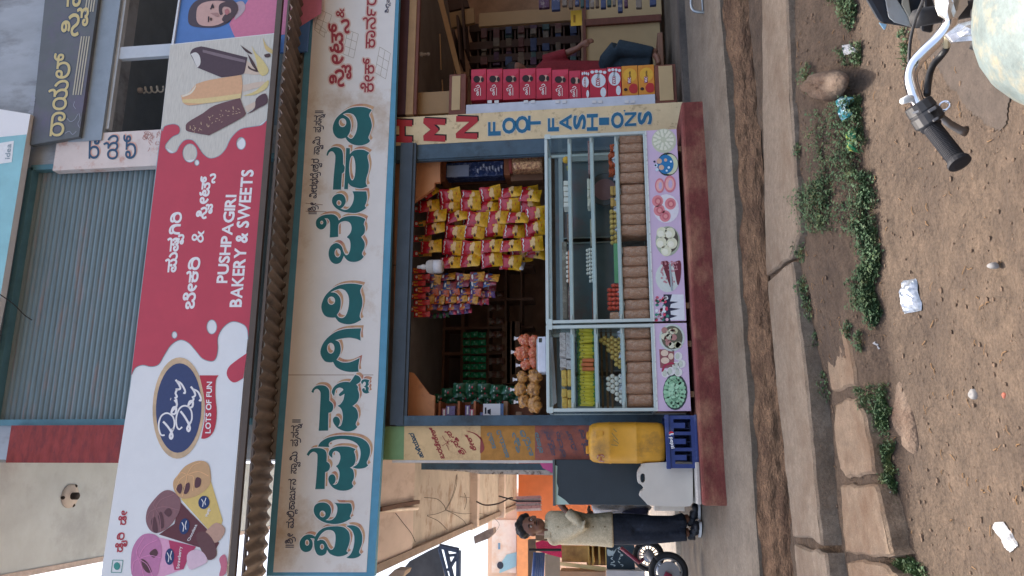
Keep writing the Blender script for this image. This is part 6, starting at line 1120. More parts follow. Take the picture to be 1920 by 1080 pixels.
# top shelf of the wide case
pile(mbox(M_white, .045, .12, .06), [(px_x(1055, y, YI), YI, s1+.031) for y in (347, 357.5, 368, 378.5, 389)], 'white milk cake block on the top shelf of the wide case', 'sweet', 'milk_cake', 'milk cake blocks', .03)
t = tag(B().ball((px_x(1056, 300, YI), YI, s1+.035), .034, 1, 1, 1, 14, 8, .1).obj('yellow_sweet', mat('mango_yellow', (224, 172, 60), var=.15, scale=30), smooth=True), 'round yellow sweet alone on the top shelf of the wide case', 'sweet')
t = tag(B().box(px_x(1055, 312, YI)-.03, px_x(1055, 318, YI)+.02, YI-.05, YI+.05, s1+.002, s1+.03).obj('yellow_packet', mat('lime_pack', (172, 164, 60), var=.15, scale=20), bev=.008), 'yellow green packet beside the round yellow sweet', 'packet')
X0, X1 = px_x(1060, 535, YI), px_x(1060, 474, YI)
tag(B().box(X0, X1, YI-.08, YI+.1, s1+.002, s1+.026).obj('sweet_tray', mat('orange_tray', (204, 126, 84), var=.12, scale=20), bev=.006), 'orange slab of sweet on the top shelf of the wide case', 'sweet')
pile(mball(M_white, .017, 1, 1, .7), [(X0+.03+k*(X1-X0-.05)/6, YI-.05, s1+.036) for k in range(7)], 'white sweet sitting on the orange slab', 'sweet', 'milk_sweet', 'white sweets on the orange slab')
pile(mball(mat('red_bead', (150, 40, 40)), .011), [(px_x(1055, y, YI), YI-.02, s1+.012) for y in range(558, 603, 6)], 'small dark red ball in a row on the top shelf', 'sweet', 'red_sweet', 'small red balls in a row on the top shelf')
tag(B().box(px_x(1050, 600, CY+.42), px_x(1050, 455, CY+.42), CY+.38, CY+.42, s1+.05, s1+.1).obj('bun_tray', mat('grey_tray', (128, 118, 104), c2=(176, 170, 150), amt=.4, sc2=9), bev=.01), 'grey tray at the back of the top shelf', 'tray')
for i, (ya, yb, c) in enumerate(((404, 452, (120, 96, 84)), (540, 604, (104, 78, 74)))):
    tag(B().box(px_x(1055, yb, CY+.3), px_x(1055, ya, CY+.3), CY+.24, CY+.42, s1+.002, s1+.04).obj('sweet_tray', mat('tray_brown_%d' % i, c, c2=(190, 176, 150), amt=.4, sc2=26), bev=.01), ['brown tray of sweets behind the milk cakes', 'dark tray of sweets behind the small red balls'][i], 'tray')
for i, (ya, yb, c) in enumerate(((408, 460, (186, 168, 140)), (545, 600, (128, 84, 72)))):
    tag(B().box(px_x(1100, yb, YI), px_x(1100, ya, YI), YI+.03, YI+.2, s2+.002, s2+.03).obj('sweet_tray', mat('slab_%d' % i, c, c2=(90, 60, 50), amt=.3, sc2=34), bev=.008), ['cream slab of sweet deep on the middle shelf beside the milk bars', 'brown slab of sweet at the end of the middle shelf'][i], 'sweet')
# middle shelf of the wide case
X0, X1 = px_x(1100, 330, YI), px_x(1100, 268, YI)
tag(B().box(X0, X1, YI-.05, YI+.08, s2+.002, s2+.034).obj('sweet_slab', mat('speckled_pink', (178, 140, 132), c2=(110, 60, 60), amt=.5, sc2=40), bev=.006), 'speckled pinkish sweet slab on the middle shelf', 'sweet')
pile(mbox(mat('pale_bar', (216, 210, 188), var=.06), .10, .05, .022), [(px_x(1100, 348+k*18, YI), YI-.03+.055*j, s2+.013+.023*l) for k in range(3) for j in range(2) for l in range(2)], 'pale oblong milk bar stacked on the middle shelf of the wide case', 'sweet', 'milk_bar', 'milk bars stacked on the middle shelf', .03)
pile(mball(M_white, .0155, 1, 1, .85), [(px_x(1105, 470+k*7.2, YI), YI-.04+.03*j, s2+.013+.024*l) for k in range(9) for j in range(2) for l in range(3-(j == 0)-(k > 6))], 'small white ball sweet heaped on the middle shelf of the wide case', 'sweet', 'milk_ball', 'white ball sweets heaped on the middle shelf')
# lower shelf of the wide case
def ring_sweet():
    b = B(); b.tube([(math.cos(a)*r, math.sin(a)*r, .006*math.sin(a*3)) for a, r in [(k*.45, .034-.0011*k) for k in range(28)]], .0075, 6); return b.obj('sweet', M_or, smooth=True)
pile(ring_sweet, [(px_x(1145, 280+k*15, YI), YI-.03+.04*j, s3+.01+.016*l) for k in range(4) for j in range(2) for l in range(4-(k == 0))], 'orange spiral sweet stacked on the lower shelf of the wide case', 'sweet', 'spiral_sweet', 'orange spiral sweets', .2)
c = at(1134, 356, CY+.4); t = thing('steel_plate', 'large dark steel plate standing at the back of the wide case', 'plate', c)
b = B(); b.lathe(c, [(.001, 0), (.15, 0), (.165, .012), (.165, .02), (.15, .008), (.001, .008)], 28, (0, -1, .1)); b.obj('plate', mat('plate_steel', (70, 76, 82), rough=.3, metal=.5), t, smooth=True)
b = B(); b.lathe(c+Vector((0, -.012, 0)), [(.001, 0), (.11, 0), (.001, .006)], 24, (0, -1, .1)); b.obj('plate_centre', mat('plate_pink', (150, 108, 112), var=.15), t)
pile(mbox(mat('besan_yellow', (206, 160, 84), var=.12, scale=30), .085, .06, .03), [(px_x(1150, 360+k*22, YI), YI-.02, s3+.017+.032*l) for k in range(2) for l in range(2)], 'yellow gram flour block on the lower shelf', 'sweet', 'gram_block', 'yellow blocks on the lower shelf', .03)
pile(mball(M_yel, .021), [(px_x(1150, 400+k*9.3, YI), YI-.05+.042*j, s3+.021+.036*l) for k in range(7) for j in range(2) for l in range(2-(j == 0 and k > 4))], 'round yellow laddu in rows on the lower shelf of the wide case', 'sweet', 'laddu', 'yellow laddus on the lower shelf of the wide case')
X0, X1 = px_x(1155, 535, YI), px_x(1155, 462, YI); tag(B().box(X0, X1, YI-.1, YI-.09, s3-.0, s3+.05).obj('green_card', mat('green_plastic', (92, 150, 104))), 'green strip standing along the lower shelf front', 'strip')
pile(mball(M_redsw, .021, .8, .8, 1.2, .15), [(px_x(1148, 538+k*8.4, YI), YI-.06+.045*j, s3+.022+.036*l) for k in range(6) for j in range(2) for l in range(3-(k == 0))], 'red orange sweet heaped on the lower shelf of the wide case', 'sweet', 'red_sweet', 'red orange sweets heaped on the lower shelf', .5)
tag(B().box(px_x(1150, 602, YI), px_x(1150, 588, YI), YI-.08, YI+.05, s3+.002, s3+.1).obj('wrapped_bun', mat('bun_film', (190, 140, 110), c2=(216, 186, 160), amt=.4, sc2=20), bev=.015), 'brown wrapped bun at the end of the lower shelf', 'bun')
# narrow case
YI2 = CY+.17
pile(mbox(mat('speckled_box', (206, 198, 194), c2=(120, 96, 92), amt=.4, sc2=60, var=.1), .08, .12, .055), [(px_x(1055, 633+k*17, YI2), YI2, s1+.03+.056*l) for k in range(4) for l in range(2)], 'speckled white wrapped sweet on the top shelf of the narrow case', 'sweet', 'wrapped_sweet', 'speckled wrapped sweets on the top shelf', .04)
pile(mbox(mat('yellow_wrap', (218, 178, 82), var=.2, scale=30, rough=.35), .075, .12, .05, .012), [(px_x(1058, y, YI2), YI2, s1+.028+.05*l) for y in (702, 717, 741, 756) for l in range(2)], 'yellow wrapped cake slice on the top shelf of the narrow case', 'cake slice', 'cake_slice', 'yellow cake slices on the top shelf', .06)
tag(B().prism([(1035, 622), (1040, 690), (1044, 755), (1037, 760), (1031, 622)], CY+.4, .01).obj('shelf_paper', mat('shelf_paper', (176, 178, 180)), fix=True), 'grey paper lining behind the top shelf of the narrow case', 'paper')
def pack_yg():
    b = B(); R = []
    for k in range(9):
        t = k/8; e = min(t, 1-t); s = .35+.65*min(1, e*3.2)**.6
        R.append([(math.cos(a)*.020*(1 if e > .02 else 1.05), math.sin(a)*.022*s, -.075+.15*t) for a in [j*6.283/12 for j in range(12)]])
    b.rings(R); o = b.obj('cake_packet', mat('banana_film', (206, 190, 58), rough=.3, var=.22, scale=18), smooth=True)
    g = B(); g.box(-.0195, .0195, -.013, .013, -.076, -.055); g.box(-.0195, .0195, -.013, .013, .055, .076); g.obj('green_end', mat('leaf_green_film', (70, 120, 60), rough=.3, var=.2), o, bev=.003)
    d = B(); d.flat([[(x-.0, y) for x, y in ell(0, .028, .0045, .006, 8)]], 0, lambda x, y: Vector((x, -.0235, y))); d.obj('best_before_mark', P('packet_ink', (40, 60, 40)), o, fix=False)
    return o
p = pack_yg(); first = True; rg = random.Random(5)
for y0, n_ in ((618, 4), (648, 4), (676, 4), (704, 4), (732, 4)):
    for k in range(n_):
        for j in range(2):
            o = p if first else dup(p, (0, 0, 0)); first = False
            y = y0+k*6.8+j*2; o.location = (px_x(1095, y+3, YI2), YI2-.05+.05*j, s2+.085+.012*j+rg.uniform(-.006, .006)); o.rotation_euler = (rg.uniform(-.1, .1), rg.uniform(-.12, .12), rg.uniform(-.3, .3))
            tag(o, 'long yellow and green cake packet on the middle shelf of the narrow case', 'packet', 'yellow and green packets on the middle shelf')
p = B().box(-.016, .016, -.02, .02, -.055, .055).obj('cake_packet', mat('orange_film', (204, 110, 62), rough=.35, var=.2, scale=20), bev=.01)
for i, y in enumerate((676, 684, 692)):
    o = p if i == 0 else dup(p, (0, 0, 0)); o.location = (px_x(1098, y, CY+.09), CY+.085, s2+.07+.008*(i % 2)); tag(o, 'orange cake packet in front of the yellow green packets', 'packet', 'orange packets on the middle shelf')
pile(mball(M_yel, .0195, 1, 1, 1.1), [(px_x(1150, 634+k*9+(l % 2)*4.5, YI2), YI2-.02+.035*j, s3+.02+.033*l) for j in range(2) for l in range(6) for k in range(max(1, 7-l-(l > 2))) if l < 6], 'yellow oval laddu in the tall heap of the narrow case', 'sweet', 'laddu', 'yellow laddus heaped in the narrow case')
pile(mball(M_white, .021), [(px_x(1153, 706+k*9.5+(l % 2)*4.7, YI2), YI2-.03, s3+.02+.036*l) for l in range(4) for k in range(6-l)], 'white ball sweet heaped at the end of the narrow case', 'sweet', 'milk_ball', 'white balls heaped at the end of the narrow case')
b = B()
for k, x in enumerate((1127, 1136, 1145)): b.bpx(x, 625, x+4, 768, CY+.42, .02)
tag(b.obj('cane_tray', mat('cane_brown', (150, 118, 84), c2=(96, 72, 52), amt=.4, sc2=20)), 'brown slatted tray at the back of the narrow case', 'tray')
# ---------------------------------------------------------------- bags and scale on top of the cases
def bag(c, r, m, name, lab, cat, seed, sx=1, sz=1, grp=None):
    rg = random.Random(seed); b = B(); R = []
    for i in range(21):
        th = math.pi*i/20; ring = []
        for j in range(30):
            a = 6.283*j/30; d = Vector((math.cos(a)*math.sin(th)*sx, math.sin(a)*math.sin(th)*.7, -math.cos(th)*sz)); n_ = .55+.75*fbm(d.x*2.6+seed, d.z*2.6+d.y*2+7, seed)+.12*vnoise(d.x*9+seed, d.z*9+d.y*5, seed)
            ring.append(Vector(c)+d*r*n_)
        R.append(ring)
    b.rings(R); o = b.obj(name, m, smooth=True)
    tw = B(); p = Vector(c)+Vector((rg.uniform(-.02, .02), -.01, r*sz*.9)); tw.rings([[p+Vector((math.cos(a)*q, math.sin(a)*q*.6, h)) for a in [j*6.283/7 for j in range(7)]] for q, h in ((.012, 0), (.009, .015), (.02, .04))]); tw.obj('tied_neck', M_film, o)
    tag(o, lab, cat, grp); return o
M_sn = mat('orange_snack_in_film', (186, 84, 44), rough=.3, var=.4, scale=30, c2=(232, 184, 140), amt=.4, sc2=48, spec=.7, bump=.6, dist=.01)
M_sn2 = mat('yellow_biscuit_in_film', (190, 136, 66), rough=.3, var=.4, scale=30, c2=(96, 60, 40), amt=.5, sc2=34, spec=.7, bump=.6, dist=.01)
YB = CY+.22
for i, (x, y, r, sx, sz) in enumerate([(1000, 640, .062, 1, .8), (1000, 660, .062, 1.1, .8), (1000, 679, .058, 1, .8), (984, 638, .062, 1, 1), (980, 662, .066, 1, 1.1), (986, 684, .055, .9, 1)]):
    bag(at(x, y, YB), r, M_sn, 'snack_bag', 'clear bag of orange fried snacks heaped above the white scale', 'snack bag', 20+i, sx, sz, 'bags of orange snacks on the narrow case')
for i, (x, y, r, sx, sz) in enumerate([(1003, 706, .07, 1, .9), (1000, 731, .07, 1.1, .9), (1002, 758, .07, 1, .9), (980, 708, .06, 1, .9), (976, 730, .06, 1, 1), (982, 752, .06, 1, .9)]):
    bag(at(x, y, YB), r, M_sn2, 'biscuit_bag', 'clear bag of yellow biscuits heaped on the end of the narrow case', 'biscuit bag', 40+i, sx, sz, 'bags of yellow biscuits on the narrow case')
t = thing('weighing_scale', 'white weighing scale standing on the narrow display case', 'scale', at(1018, 663, CY+.1))
X0, X1, Z0, Z1 = rect(1008, 631, 1022, 697, CY+.08); b = B(); b.box(X0, X1, CY+.08, CY+.3, 2.03, Z1); b.obj('body', mat('scale_white', (206, 210, 220), rough=.4), t, bev=.008)
b = B(); b.box(X0+.02, X1-.02, CY+.1, CY+.28, Z1, Z1+.012); b.obj('pan', M_alu2, t, bev=.003)
b = B(); b.flat([orient([(1010, 634), (1016, 634), (1016, 642), (1010, 642)])], CY+.078); b.obj('display', P('lcd', (60, 66, 60)), t, fix=False)
# ================================================================ inside the bakery
M_red = mat('packet_red', (186, 30, 46), rough=.25, var=.3, scale=22, spec=.7, bump=.35, dist=.006)
M_ylw = mat('packet_yellow', (222, 170, 36), rough=.25, var=.3, scale=22, spec=.7, bump=.35, dist=.006)
M_chip = P('chip_print', (232, 196, 140)); M_wht = P('packet_white', (224, 220, 214)); M_dot = P('packet_dark', (70, 44, 30))
def packet(w_, h, th, seed, top, bottom, split=.48, extras=(), name='chip_packet', wr=.006):
    """pillow packet hanging by its top seam: bulging film with crimped ends, upper and lower print"""
    nx_, nz_ = 8, 12; g = []
    def pt(s, t, front):
        x = (s-.5)*w_*(1-.08*math.sin(math.pi*t)); z = -h*t; e = (max(0, math.sin(math.pi*min(1, max(0, (t-.05)/.9))))**.5)*(max(0, math.sin(math.pi*s))**.6)
        y = -e*th*.5 if front else e*th*.5
        return (x+(vnoise(s*5, t*6, seed)-.5)*wr, y+(vnoise(s*6, t*7, seed+9)-.5)*wr*e*2, z)
    for fr in (True, False): g += [pt(i/nx_, j/nz_, fr) for j in range(nz_+1) for i in range(nx_+1)]
    o_ = (nx_+1)*(nz_+1); A_, B_ = B(), B(); fa, fb = [], []
    for j in range(nz_):
        for i in range(nx_):
            a = j*(nx_+1)+i; q = (a, a+nx_+1, a+nx_+2, a+1); k = (a+o_, a+1+o_, a+nx_+2+o_, a+nx_+1+o_)
            (fa if (j+.5)/nz_ < split+.06*((i*7+seed) % 3-1) else fb).extend((q, k))
    A_.add(g, fa); B_.add(g, fb)
    for q in (A_, B_):
        us = sorted({i for f in q.f for i in f}); mp = {u: n for n, u in enumerate(us)}; q.v = [q.v[u] for u in us]; q.f = [tuple(mp[i] for i in f) for f in q.f]
    o = B_.obj(name, bottom, smooth=True, fix=False); A_.obj('upper_film', top, o, smooth=True, fix=False)
    for nm, m, sh in extras:
        b = B()
        for c in sh:
            vs, tr = fill2d([c]); b.add([(s*w_-w_/2, pt(min(.98, max(.02, s)), min(.98, max(.02, t)), True)[1]-.004, -h*t) for s, t in vs], [x[::-1] for x in tr])
        b.obj(nm, m, o, fix=False)
    return o
CH = (('chip_print', M_chip, [ell(.5, .50, .2, .07), ell(.7, .58, .2, .08), ell(.42, .60, .14, .06)]), ('bowl_print', M_dot, [ell(.24, .58, .12, .05)]), ('brand_print', M_wht, [ribbon(curve_pts([(.12, .1), (.25, .07), (.4, .12), (.55, .07), (.7, .12), (.88, .09)]), .05)]), ('mark_print', M_red, [ell(.62, .82, .1, .012)]))
chips = [packet(.165, .225, .085, s, M_red, M_ylw, .46, CH) for s in (3, 4)]
used = [0, 0]; rg = random.Random(31)
strips = [(369, 826, 5), (388, 787, 6), (410, 797, 6), (433, 796, 6), (464, 790, 6), (492, 826, 4)]
names = ['strip nearest the tall candy jar', 'second strip from the tall candy jar', 'third strip from the tall candy jar', 'fourth strip from the tall candy jar', 'fifth strip from the tall candy jar', 'strip behind the hanging bulb']
for si, (y, x0, n) in enumerate(strips):
    for k in range(n):
        i = (si+k) % 2; o = chips[i] if not used[i] else dup(chips[i], (0, 0, 0)); used[i] = 1
        Yp = 7.35+.03*(si % 2)-.01*k; p = at(x0+k*37.2+(4 if si == 2 else 0), y-.9*k, Yp)
        o.location = p; o.location += Vector((rg.uniform(-.018, .018), rg.uniform(-.03, .03), rg.uniform(-.012, .012))); o.rotation_euler = (rg.uniform(-.2, .1), rg.uniform(-.15, .15), rg.uniform(-.55, .55)); tag(o, 'red and yellow chip packet hanging in the %s' % names[si], 'chip packet', 'chip packets in the %s' % names[si])
for k, (x, y) in enumerate(((832, 372), (870, 379), (905, 399), (990, 398), (996, 420), (985, 445), (1000, 470), (972, 482), (905, 441), (862, 440), (985, 365), (835, 398), (880, 421), (940, 420), (848, 477), (885, 476), (925, 476), (958, 375), (915, 372), (850, 420))):
    o = dup(chips[k % 2], (0, 0, 0)); o.location = at(x-14, y, 7.52); o.rotation_euler = (.1, rg.uniform(-.15, .15), rg.uniform(-.5, .5)); tag(o, 'chip packet half hidden behind the front strips', 'chip packet', 'chip packets hanging behind the front strips')
o = dup(chips[0], (0, 0, 0)); o.location = at(790, 368, 7.3); o.rotation_euler = (.3, -.9, .3); tag(o, 'tilted chip packet hung at the top corner of the chip strips', 'chip packet')
o = packet(.1, .12, .04, 8, mat('silver_film', (170, 172, 176), rough=.25, metal=.6), mat('silver_film', (170, 172, 176)), .5); o.location = at(962, 496, 7.4); o.rotation_euler = (0, .2, .3); tag(o, 'silver packet below the strip behind the hanging bulb', 'packet')
# smaller sachets beyond the bulb
def F_(n, c): return mat(n, c, rough=.3, var=.35, scale=30, c2=(60, 30, 50), amt=.35, sc2=40, spec=.7)
sk = dict(maroon=F_('film_maroon', (140, 44, 60)), gold=F_('film_gold', (214, 156, 58)), blue=F_('film_blue', (52, 90, 140)), orange=F_('film_orange', (206, 92, 50)), purple=F_('film_purple', (92, 62, 120)), pink=F_('film_pink', (190, 70, 100)), red=F_('film_scarlet', (190, 36, 44)), green=F_('film_green', (28, 92, 62)))
def band(c): return (('print_band', c, [[(.1, .3), (.9, .25), (.9, .5), (.1, .55)]]), ('print_spot', M_wht, [ell(.5, .18, .25, .07)]))
rows = [(521, 800, 5, 27, .085, .13, 'maroon', 'gold', 'blue'), (535, 806, 5, 25, .08, .12, 'blue', 'maroon', 'gold'), (549, 802, 5, 20, .07, .10, 'purple', 'orange', 'gold'), (563, 794, 5, 20.5, .075, .10, 'orange', 'gold', 'purple'), (576, 800, 4, 20.5, .07, .10, 'orange', 'purple', 'gold'), (585, 842, 3, 14, .06, .07, 'purple', 'pink', 'blue'), (553, 888, 3, 13, .06, .07, 'pink', 'purple', 'gold'), (566, 880, 3, 12, .055, .06, 'orange', 'pink', 'blue'), (541, 898, 2, 15, .07, .08, 'pink', 'maroon', 'gold'), (592, 806, 3, 12, .05, .06, 'purple', 'green', 'pink')]
for ri, (y, x0, n, st, w_, h, a, c, d) in enumerate(rows):
    p = packet(w_, h, .03, 60+ri, sk[a], sk[c], .5, band(sk[d]), 'snack_sachet'); lab = 'small %s and %s snack sachet hanging in row %s beyond the bulb' % (a, c, 'ABCDEFGHIJ'[ri])
    lab = '%s topped %s sachet with a %s band hanging beyond the bulb' % (a, c, d)
    for k in range(n):
        o = p if k == 0 else dup(p, (0, 0, 0)); o.scale = (1.25, 1.1, 1.2); o.location = at(x0+k*st, y-.5*k, 7.42+.02*ri); o.rotation_euler = (rg.uniform(-.3, .15), rg.uniform(-.2, .2), rg.uniform(-.6, .6)); tag(o, lab, 'sachet', 'sachets with a %s band over %s and %s' % (d, a, c))
p = packet(.06, .17, .02, 91, sk['red'], sk['red'], .5, band(sk['gold']), 'red_sachet_strip')
for k, y in enumerate((508, 520, 532, 544, 556, 568, 580, 590)):
    o = p if k == 0 else dup(p, (0, 0, 0)); o.location = at(768+(k % 2)*8, y, 7.36); tag(o, 'long scarlet sachet strip hanging under the peach lintel', 'sachet', 'scarlet sachet strips under the lintel')
p = packet(.07, .2, .02, 92, sk['red'], sk['gold'], .3, band(sk['green']), 'red_sachet_strip')
for k, y in enumerate((392, 420, 448, 476)):
    o = p if k == 0 else dup(p, (0, 0, 0)); o.location = at(775, y, 7.42); tag(o, 'red and gold sachet strip hung high behind the chips', 'sachet', 'red and gold strips behind the chips')
# the bulb
c = at(812, 500, 7.05); t = thing('hanging_bulb', 'large white lamp bulb hanging on a wire in the bakery opening', 'bulb', c)
X = c.x; z1 = at(831, 500, 7.05).z; z0 = at(775, 497, 7.05).z; r = .068
b = B(); b.lathe((X, 7.05, z1), [(.001, 0), (r*.8, .002), (r*.98, .02), (r, .04), (r, .095)], 24); b.obj('diffuser', mat('bulb_white', (206, 200, 196), rough=.35, var=.03), t, smooth=True)
b = B(); R = []
for h, rr in ((.095, r*1.02), (.14, r*.97), (.165, r*.8)): R.append([Vector((X+math.cos(a)*rr*(1+.035*(j % 2)), 7.05+math.sin(a)*rr*(1+.035*(j % 2)), z1+h)) for j, a in [(j, j*6.283/40) for j in range(40)]])
b.rings(R); b.obj('heat_sink', mat('bulb_fins', (176, 168, 158), rough=.5), t)
b = B(); b.lathe((X, 7.05, z1+.165), [(.03, 0), (.022, .02), (.026, .025), (.026, .05), (.018, .06), (.018, .09), (.012, .1)], 14); b.obj('socket', mat('socket_white', (200, 194, 186)), t, smooth=True)
b = B(); b.tube([(X, 7.05, z1+.26), (X-.005, 7.05, z0+.03), at(755, 498, 7.03), at(737, 497, 7.02)], .005, 6); b.obj('wire', M_wire, t)
# candy tub and jar on the inner wall
M_sh = mat('shelf_orange_brown', (176, 112, 76), rough=.8, var=.15, scale=6, c2=(120, 72, 52), amt=.4)
t = thing('wall_shelf', 'orange brown wall shelf beside the chip strips', 'shelf', at(900, 320, 7.5))
b = B(); b.bpx(826, 291, 1018, 300, 7.5, .04); b.obj('side_board', M_sh, t)
b = B(); b.bpx(826, 300, 956, 345, 7.75, .03); b.obj('back_board', mat('shelf_back', (132, 82, 60), var=.2, scale=6), t)
b = B(); b.bpx(945, 294, 956, 328, 7.42, .3); b.obj('bottom_board', M_sh, t); b = B(); b.bpx(826, 292, 836, 340, 7.45, .3); b.obj('top_board', M_sh, t)
t = thing('candy_tub', 'clear rectangular tub of dark blue wrapped candy with a pale paper label', 'tub', at(890, 318, 7.45))
b = B(); b.bpx(836, 303, 944, 331, 7.45, .16); b.obj('wrapped_candy', mat('blue_candy', (46, 62, 104), rough=.3, var=.5, scale=30, c2=(150, 160, 190), amt=.35, sc2=32), t, bev=.01)
b = B(); b.bpx(838, 310, 879, 331, 7.44, .004); b.obj('paper_label', mat('label_grey', (156, 168, 192)), t)
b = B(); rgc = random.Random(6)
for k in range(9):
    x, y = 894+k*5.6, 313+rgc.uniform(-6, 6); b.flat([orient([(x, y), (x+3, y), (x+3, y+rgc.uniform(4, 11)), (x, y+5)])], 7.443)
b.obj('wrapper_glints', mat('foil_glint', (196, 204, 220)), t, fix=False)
t = thing('candy_jar', 'tall clear ribbed jar of gold wrapped candy above the wide case', 'jar', at(1018, 305, 7.35))
c = at(1019, 305, 7.35); h = at(962, 305, 7.35).z-c.z; r = (at(990, 286, 7.35).x-at(990, 325, 7.35).x)/2
b = B(); b.lathe(c, [(r*.9, 0), (r, .01)]+[(r*(1-.04*(k % 2)), .01+h*.96*k/16) for k in range(1, 16)]+[(r*.93, h)], 24); b.obj('candy', mat('gold_candy', (196, 150, 110), rough=.2, var=.7, scale=50, c2=(110, 40, 50), amt=.45, sc2=36, metal=.4), t, smooth=True)
b = B(); b.lathe(c+Vector((0, 0, h)), [(r*.85, 0), (r*.85, .03), (r*.8, .035)], 20); b.obj('lid', mat('jar_lid', (150, 70, 60)), t, smooth=True)
b = B(); b.bpx(958, 325, 1018, 338, 7.5, .2); tag(b.obj('cardboard_box', mat('card_brown', (150, 110, 84), var=.12)), 'brown cardboard box beside the tall candy jar', 'box')
# back rack and its goods
M_wood = mat('dark_wood', (134, 98, 78), rough=.7, var=.25, scale=5, stretch=(1, 1, 6))
t = thing('wooden_rack', 'dark wooden rack against the bakery back wall', 'rack', at(900, 660, 9.2))
for k, y in enumerate((733, 660, 612, 560, 500, 430)):
    b = B(); b.bpx(790, y, 1000, y+5, 9.0, .3); b.obj('upright', M_wood, t)
for k, x in enumerate((782, 830, 866, 914, 946, 975)):
    b = B(); b.bpx(x, 420, x+4, 735, 9.02, .28); b.obj('shelf', M_wood, t)
pg = packet(.075, .09, .035, 71, mat('green_pouch', (30, 128, 84), rough=.25, var=.35, scale=20), mat('green_pouch', (30, 128, 84)), .5, (('gloss_print', mat('pouch_pale', (120, 190, 160)), [ell(.5, .5, .2, .1)]),), 'green_pouch')
first = True
for j, x in enumerate((868, 883, 897)):
    for k in range(7):
        o = pg if first else dup(pg, (0, 0, 0)); first = False; o.location = at(x, 628+k*15, 8.6); o.rotation_euler = (0, rg.uniform(-.1, .1), rg.uniform(-.3, .3)); tag(o, 'glossy green pouch in the grid on the back rack', 'pouch', 'green pouches on the back rack')
pw = packet(.08, .09, .05, 72, mat('clear_pouch', (110, 92, 76), rough=.2, var=.5, scale=20, c2=(206, 206, 196), amt=.3, sc2=30), mat('brown_pouch', (96, 60, 46), rough=.25, var=.4, scale=20), .4, (), 'brown_pouch'); first = True
for j, x in enumerate((917, 931)):
    for k in range(7):
        o = pw if first else dup(pw, (0, 0, 0)); first = False; o.location = at(x, 552+k*25, 8.6); tag(o, 'brown and clear pouch on the back rack', 'pouch', 'brown pouches on the back rack')
bx = B().box(-.055, .055, -.05, .05, -.05, .05).obj('cigarette_carton', mat('carton_brown', (112, 80, 56), var=.3, scale=14), bev=.003); first = True
for j, x in enumerate((950, 959, 968)):
    for k in range(7):
        o = bx if first else dup(bx, (0, 0, 0)); first = False; o.location = at(x, 612+k*16.5, 8.7); tag(o, 'small brown carton stacked on the back rack', 'carton', 'brown cartons on the back rack')
pl_ = packet(.1, .13, .05, 73, sk['green'], mat('dark_green_film', (26, 70, 44), rough=.3, var=.4, scale=16), .35, (('brand_print', mat('leaf_white', (190, 206, 190)), [ribbon([(.2, .3), (.8, .34)], .06)]), ('red_print', M_red, [ell(.5, .55, .14, .05)])), 'green_packet'); first = True
for j, (y, x0, n) in enumerate(((727, 850, 6), (737, 828, 7), (747, 815, 8), (758, 866, 3), (757, 950, 2))):
    for k in range(n):
        o = pl_ if first else dup(pl_, (0, 0, 0)); first = False; o.location = at(x0+k*23, y+k*.8, 7.4+.05*j); o.rotation_euler = (0, rg.uniform(-.12, .12), rg.uniform(-.5, .5)); tag(o, 'dark green packet in the hanging strips beside the blue post', 'packet', 'dark green packets beside the blue post')
t = thing('counter_shelf', 'small brown shelf behind the blue post', 'shelf', at(870, 770, 7.35))
b = B(); b.bpx(816, 752, 1000, 784, 7.5, .03); b.obj('back_board', mat('shelf_back', (132, 82, 60)), t)
for x in (822, 858, 888, 946): b = B(); b.bpx(x, 752, x+4, 784, 7.3, .2); b.obj('shelf', M_sh, t)
for i, (x, y, w_, h, c, lab) in enumerate(((836, 770, 11, 18, 'purple', 'purple chocolate bar box standing behind the blue post'), (828, 774, 6, 16, 'maroon', 'dark maroon box beside the purple chocolate box'), (872, 770, 6, 20, 'purple', 'purple sweet pouch lower on the shelf behind the blue post'), (880, 775, 5, 16, 'pink', 'narrow pink box next to the purple pouch'), (900, 778, 6, 10, 'blue', 'pale blue bottle cap pack beside the white card'))):
    b = B(); b.bpx(x, y-h/2, x+w_*1.6, y+h/2, 7.3, .06); o = b.obj('sweet_box', sk[c], bev=.004); tag(o, lab, 'box'); b = B(); b.bpx(x+3, y-h/2+2, x+6, y+h/2-3, 7.297, .004); b.obj('brand_print', M_wht if c != 'blue' else sk['purple'], o)
t = thing('payment_card', 'white payment card with dark blue foot standing behind the blue post', 'card', at(924, 770, 7.2))
b = B(); b.bpx(906, 757, 941, 781, 7.2, .006); b.obj('card', mat('card_white', (222, 222, 224), var=.02), t)
b = B(); b.bpx(938, 757, 944, 781, 7.197, .01); b.obj('card_foot', sk['blue'], t)
b = B(); b.flat([orient([(909, 764), (912, 764), (912, 776), (909, 776)])], 7.198); b.flat([orient([(914, 769), (920, 766), (920, 778), (914, 775)])], 7.198); b.obj('printed_figure', P('card_ink', (40, 44, 56)), t, fix=False)
b = B(); b.bpx(944, 752, 952, 782, 7.25, .1); tag(b.obj('carton', mat('carton_tan', (150, 116, 92), var=.15), bev=.004), 'brown carton under the white payment card', 'box')
b = B(); b.bpx(967, 772, 978, 783, 7.2, .05); tag(b.obj('carton', mat('carton_tan', (150, 116, 92))), 'small tan carton near the biscuit bags', 'box')
# ================================================================ by the passage: drum, crate, can, fridge, young man
DY = 6.5
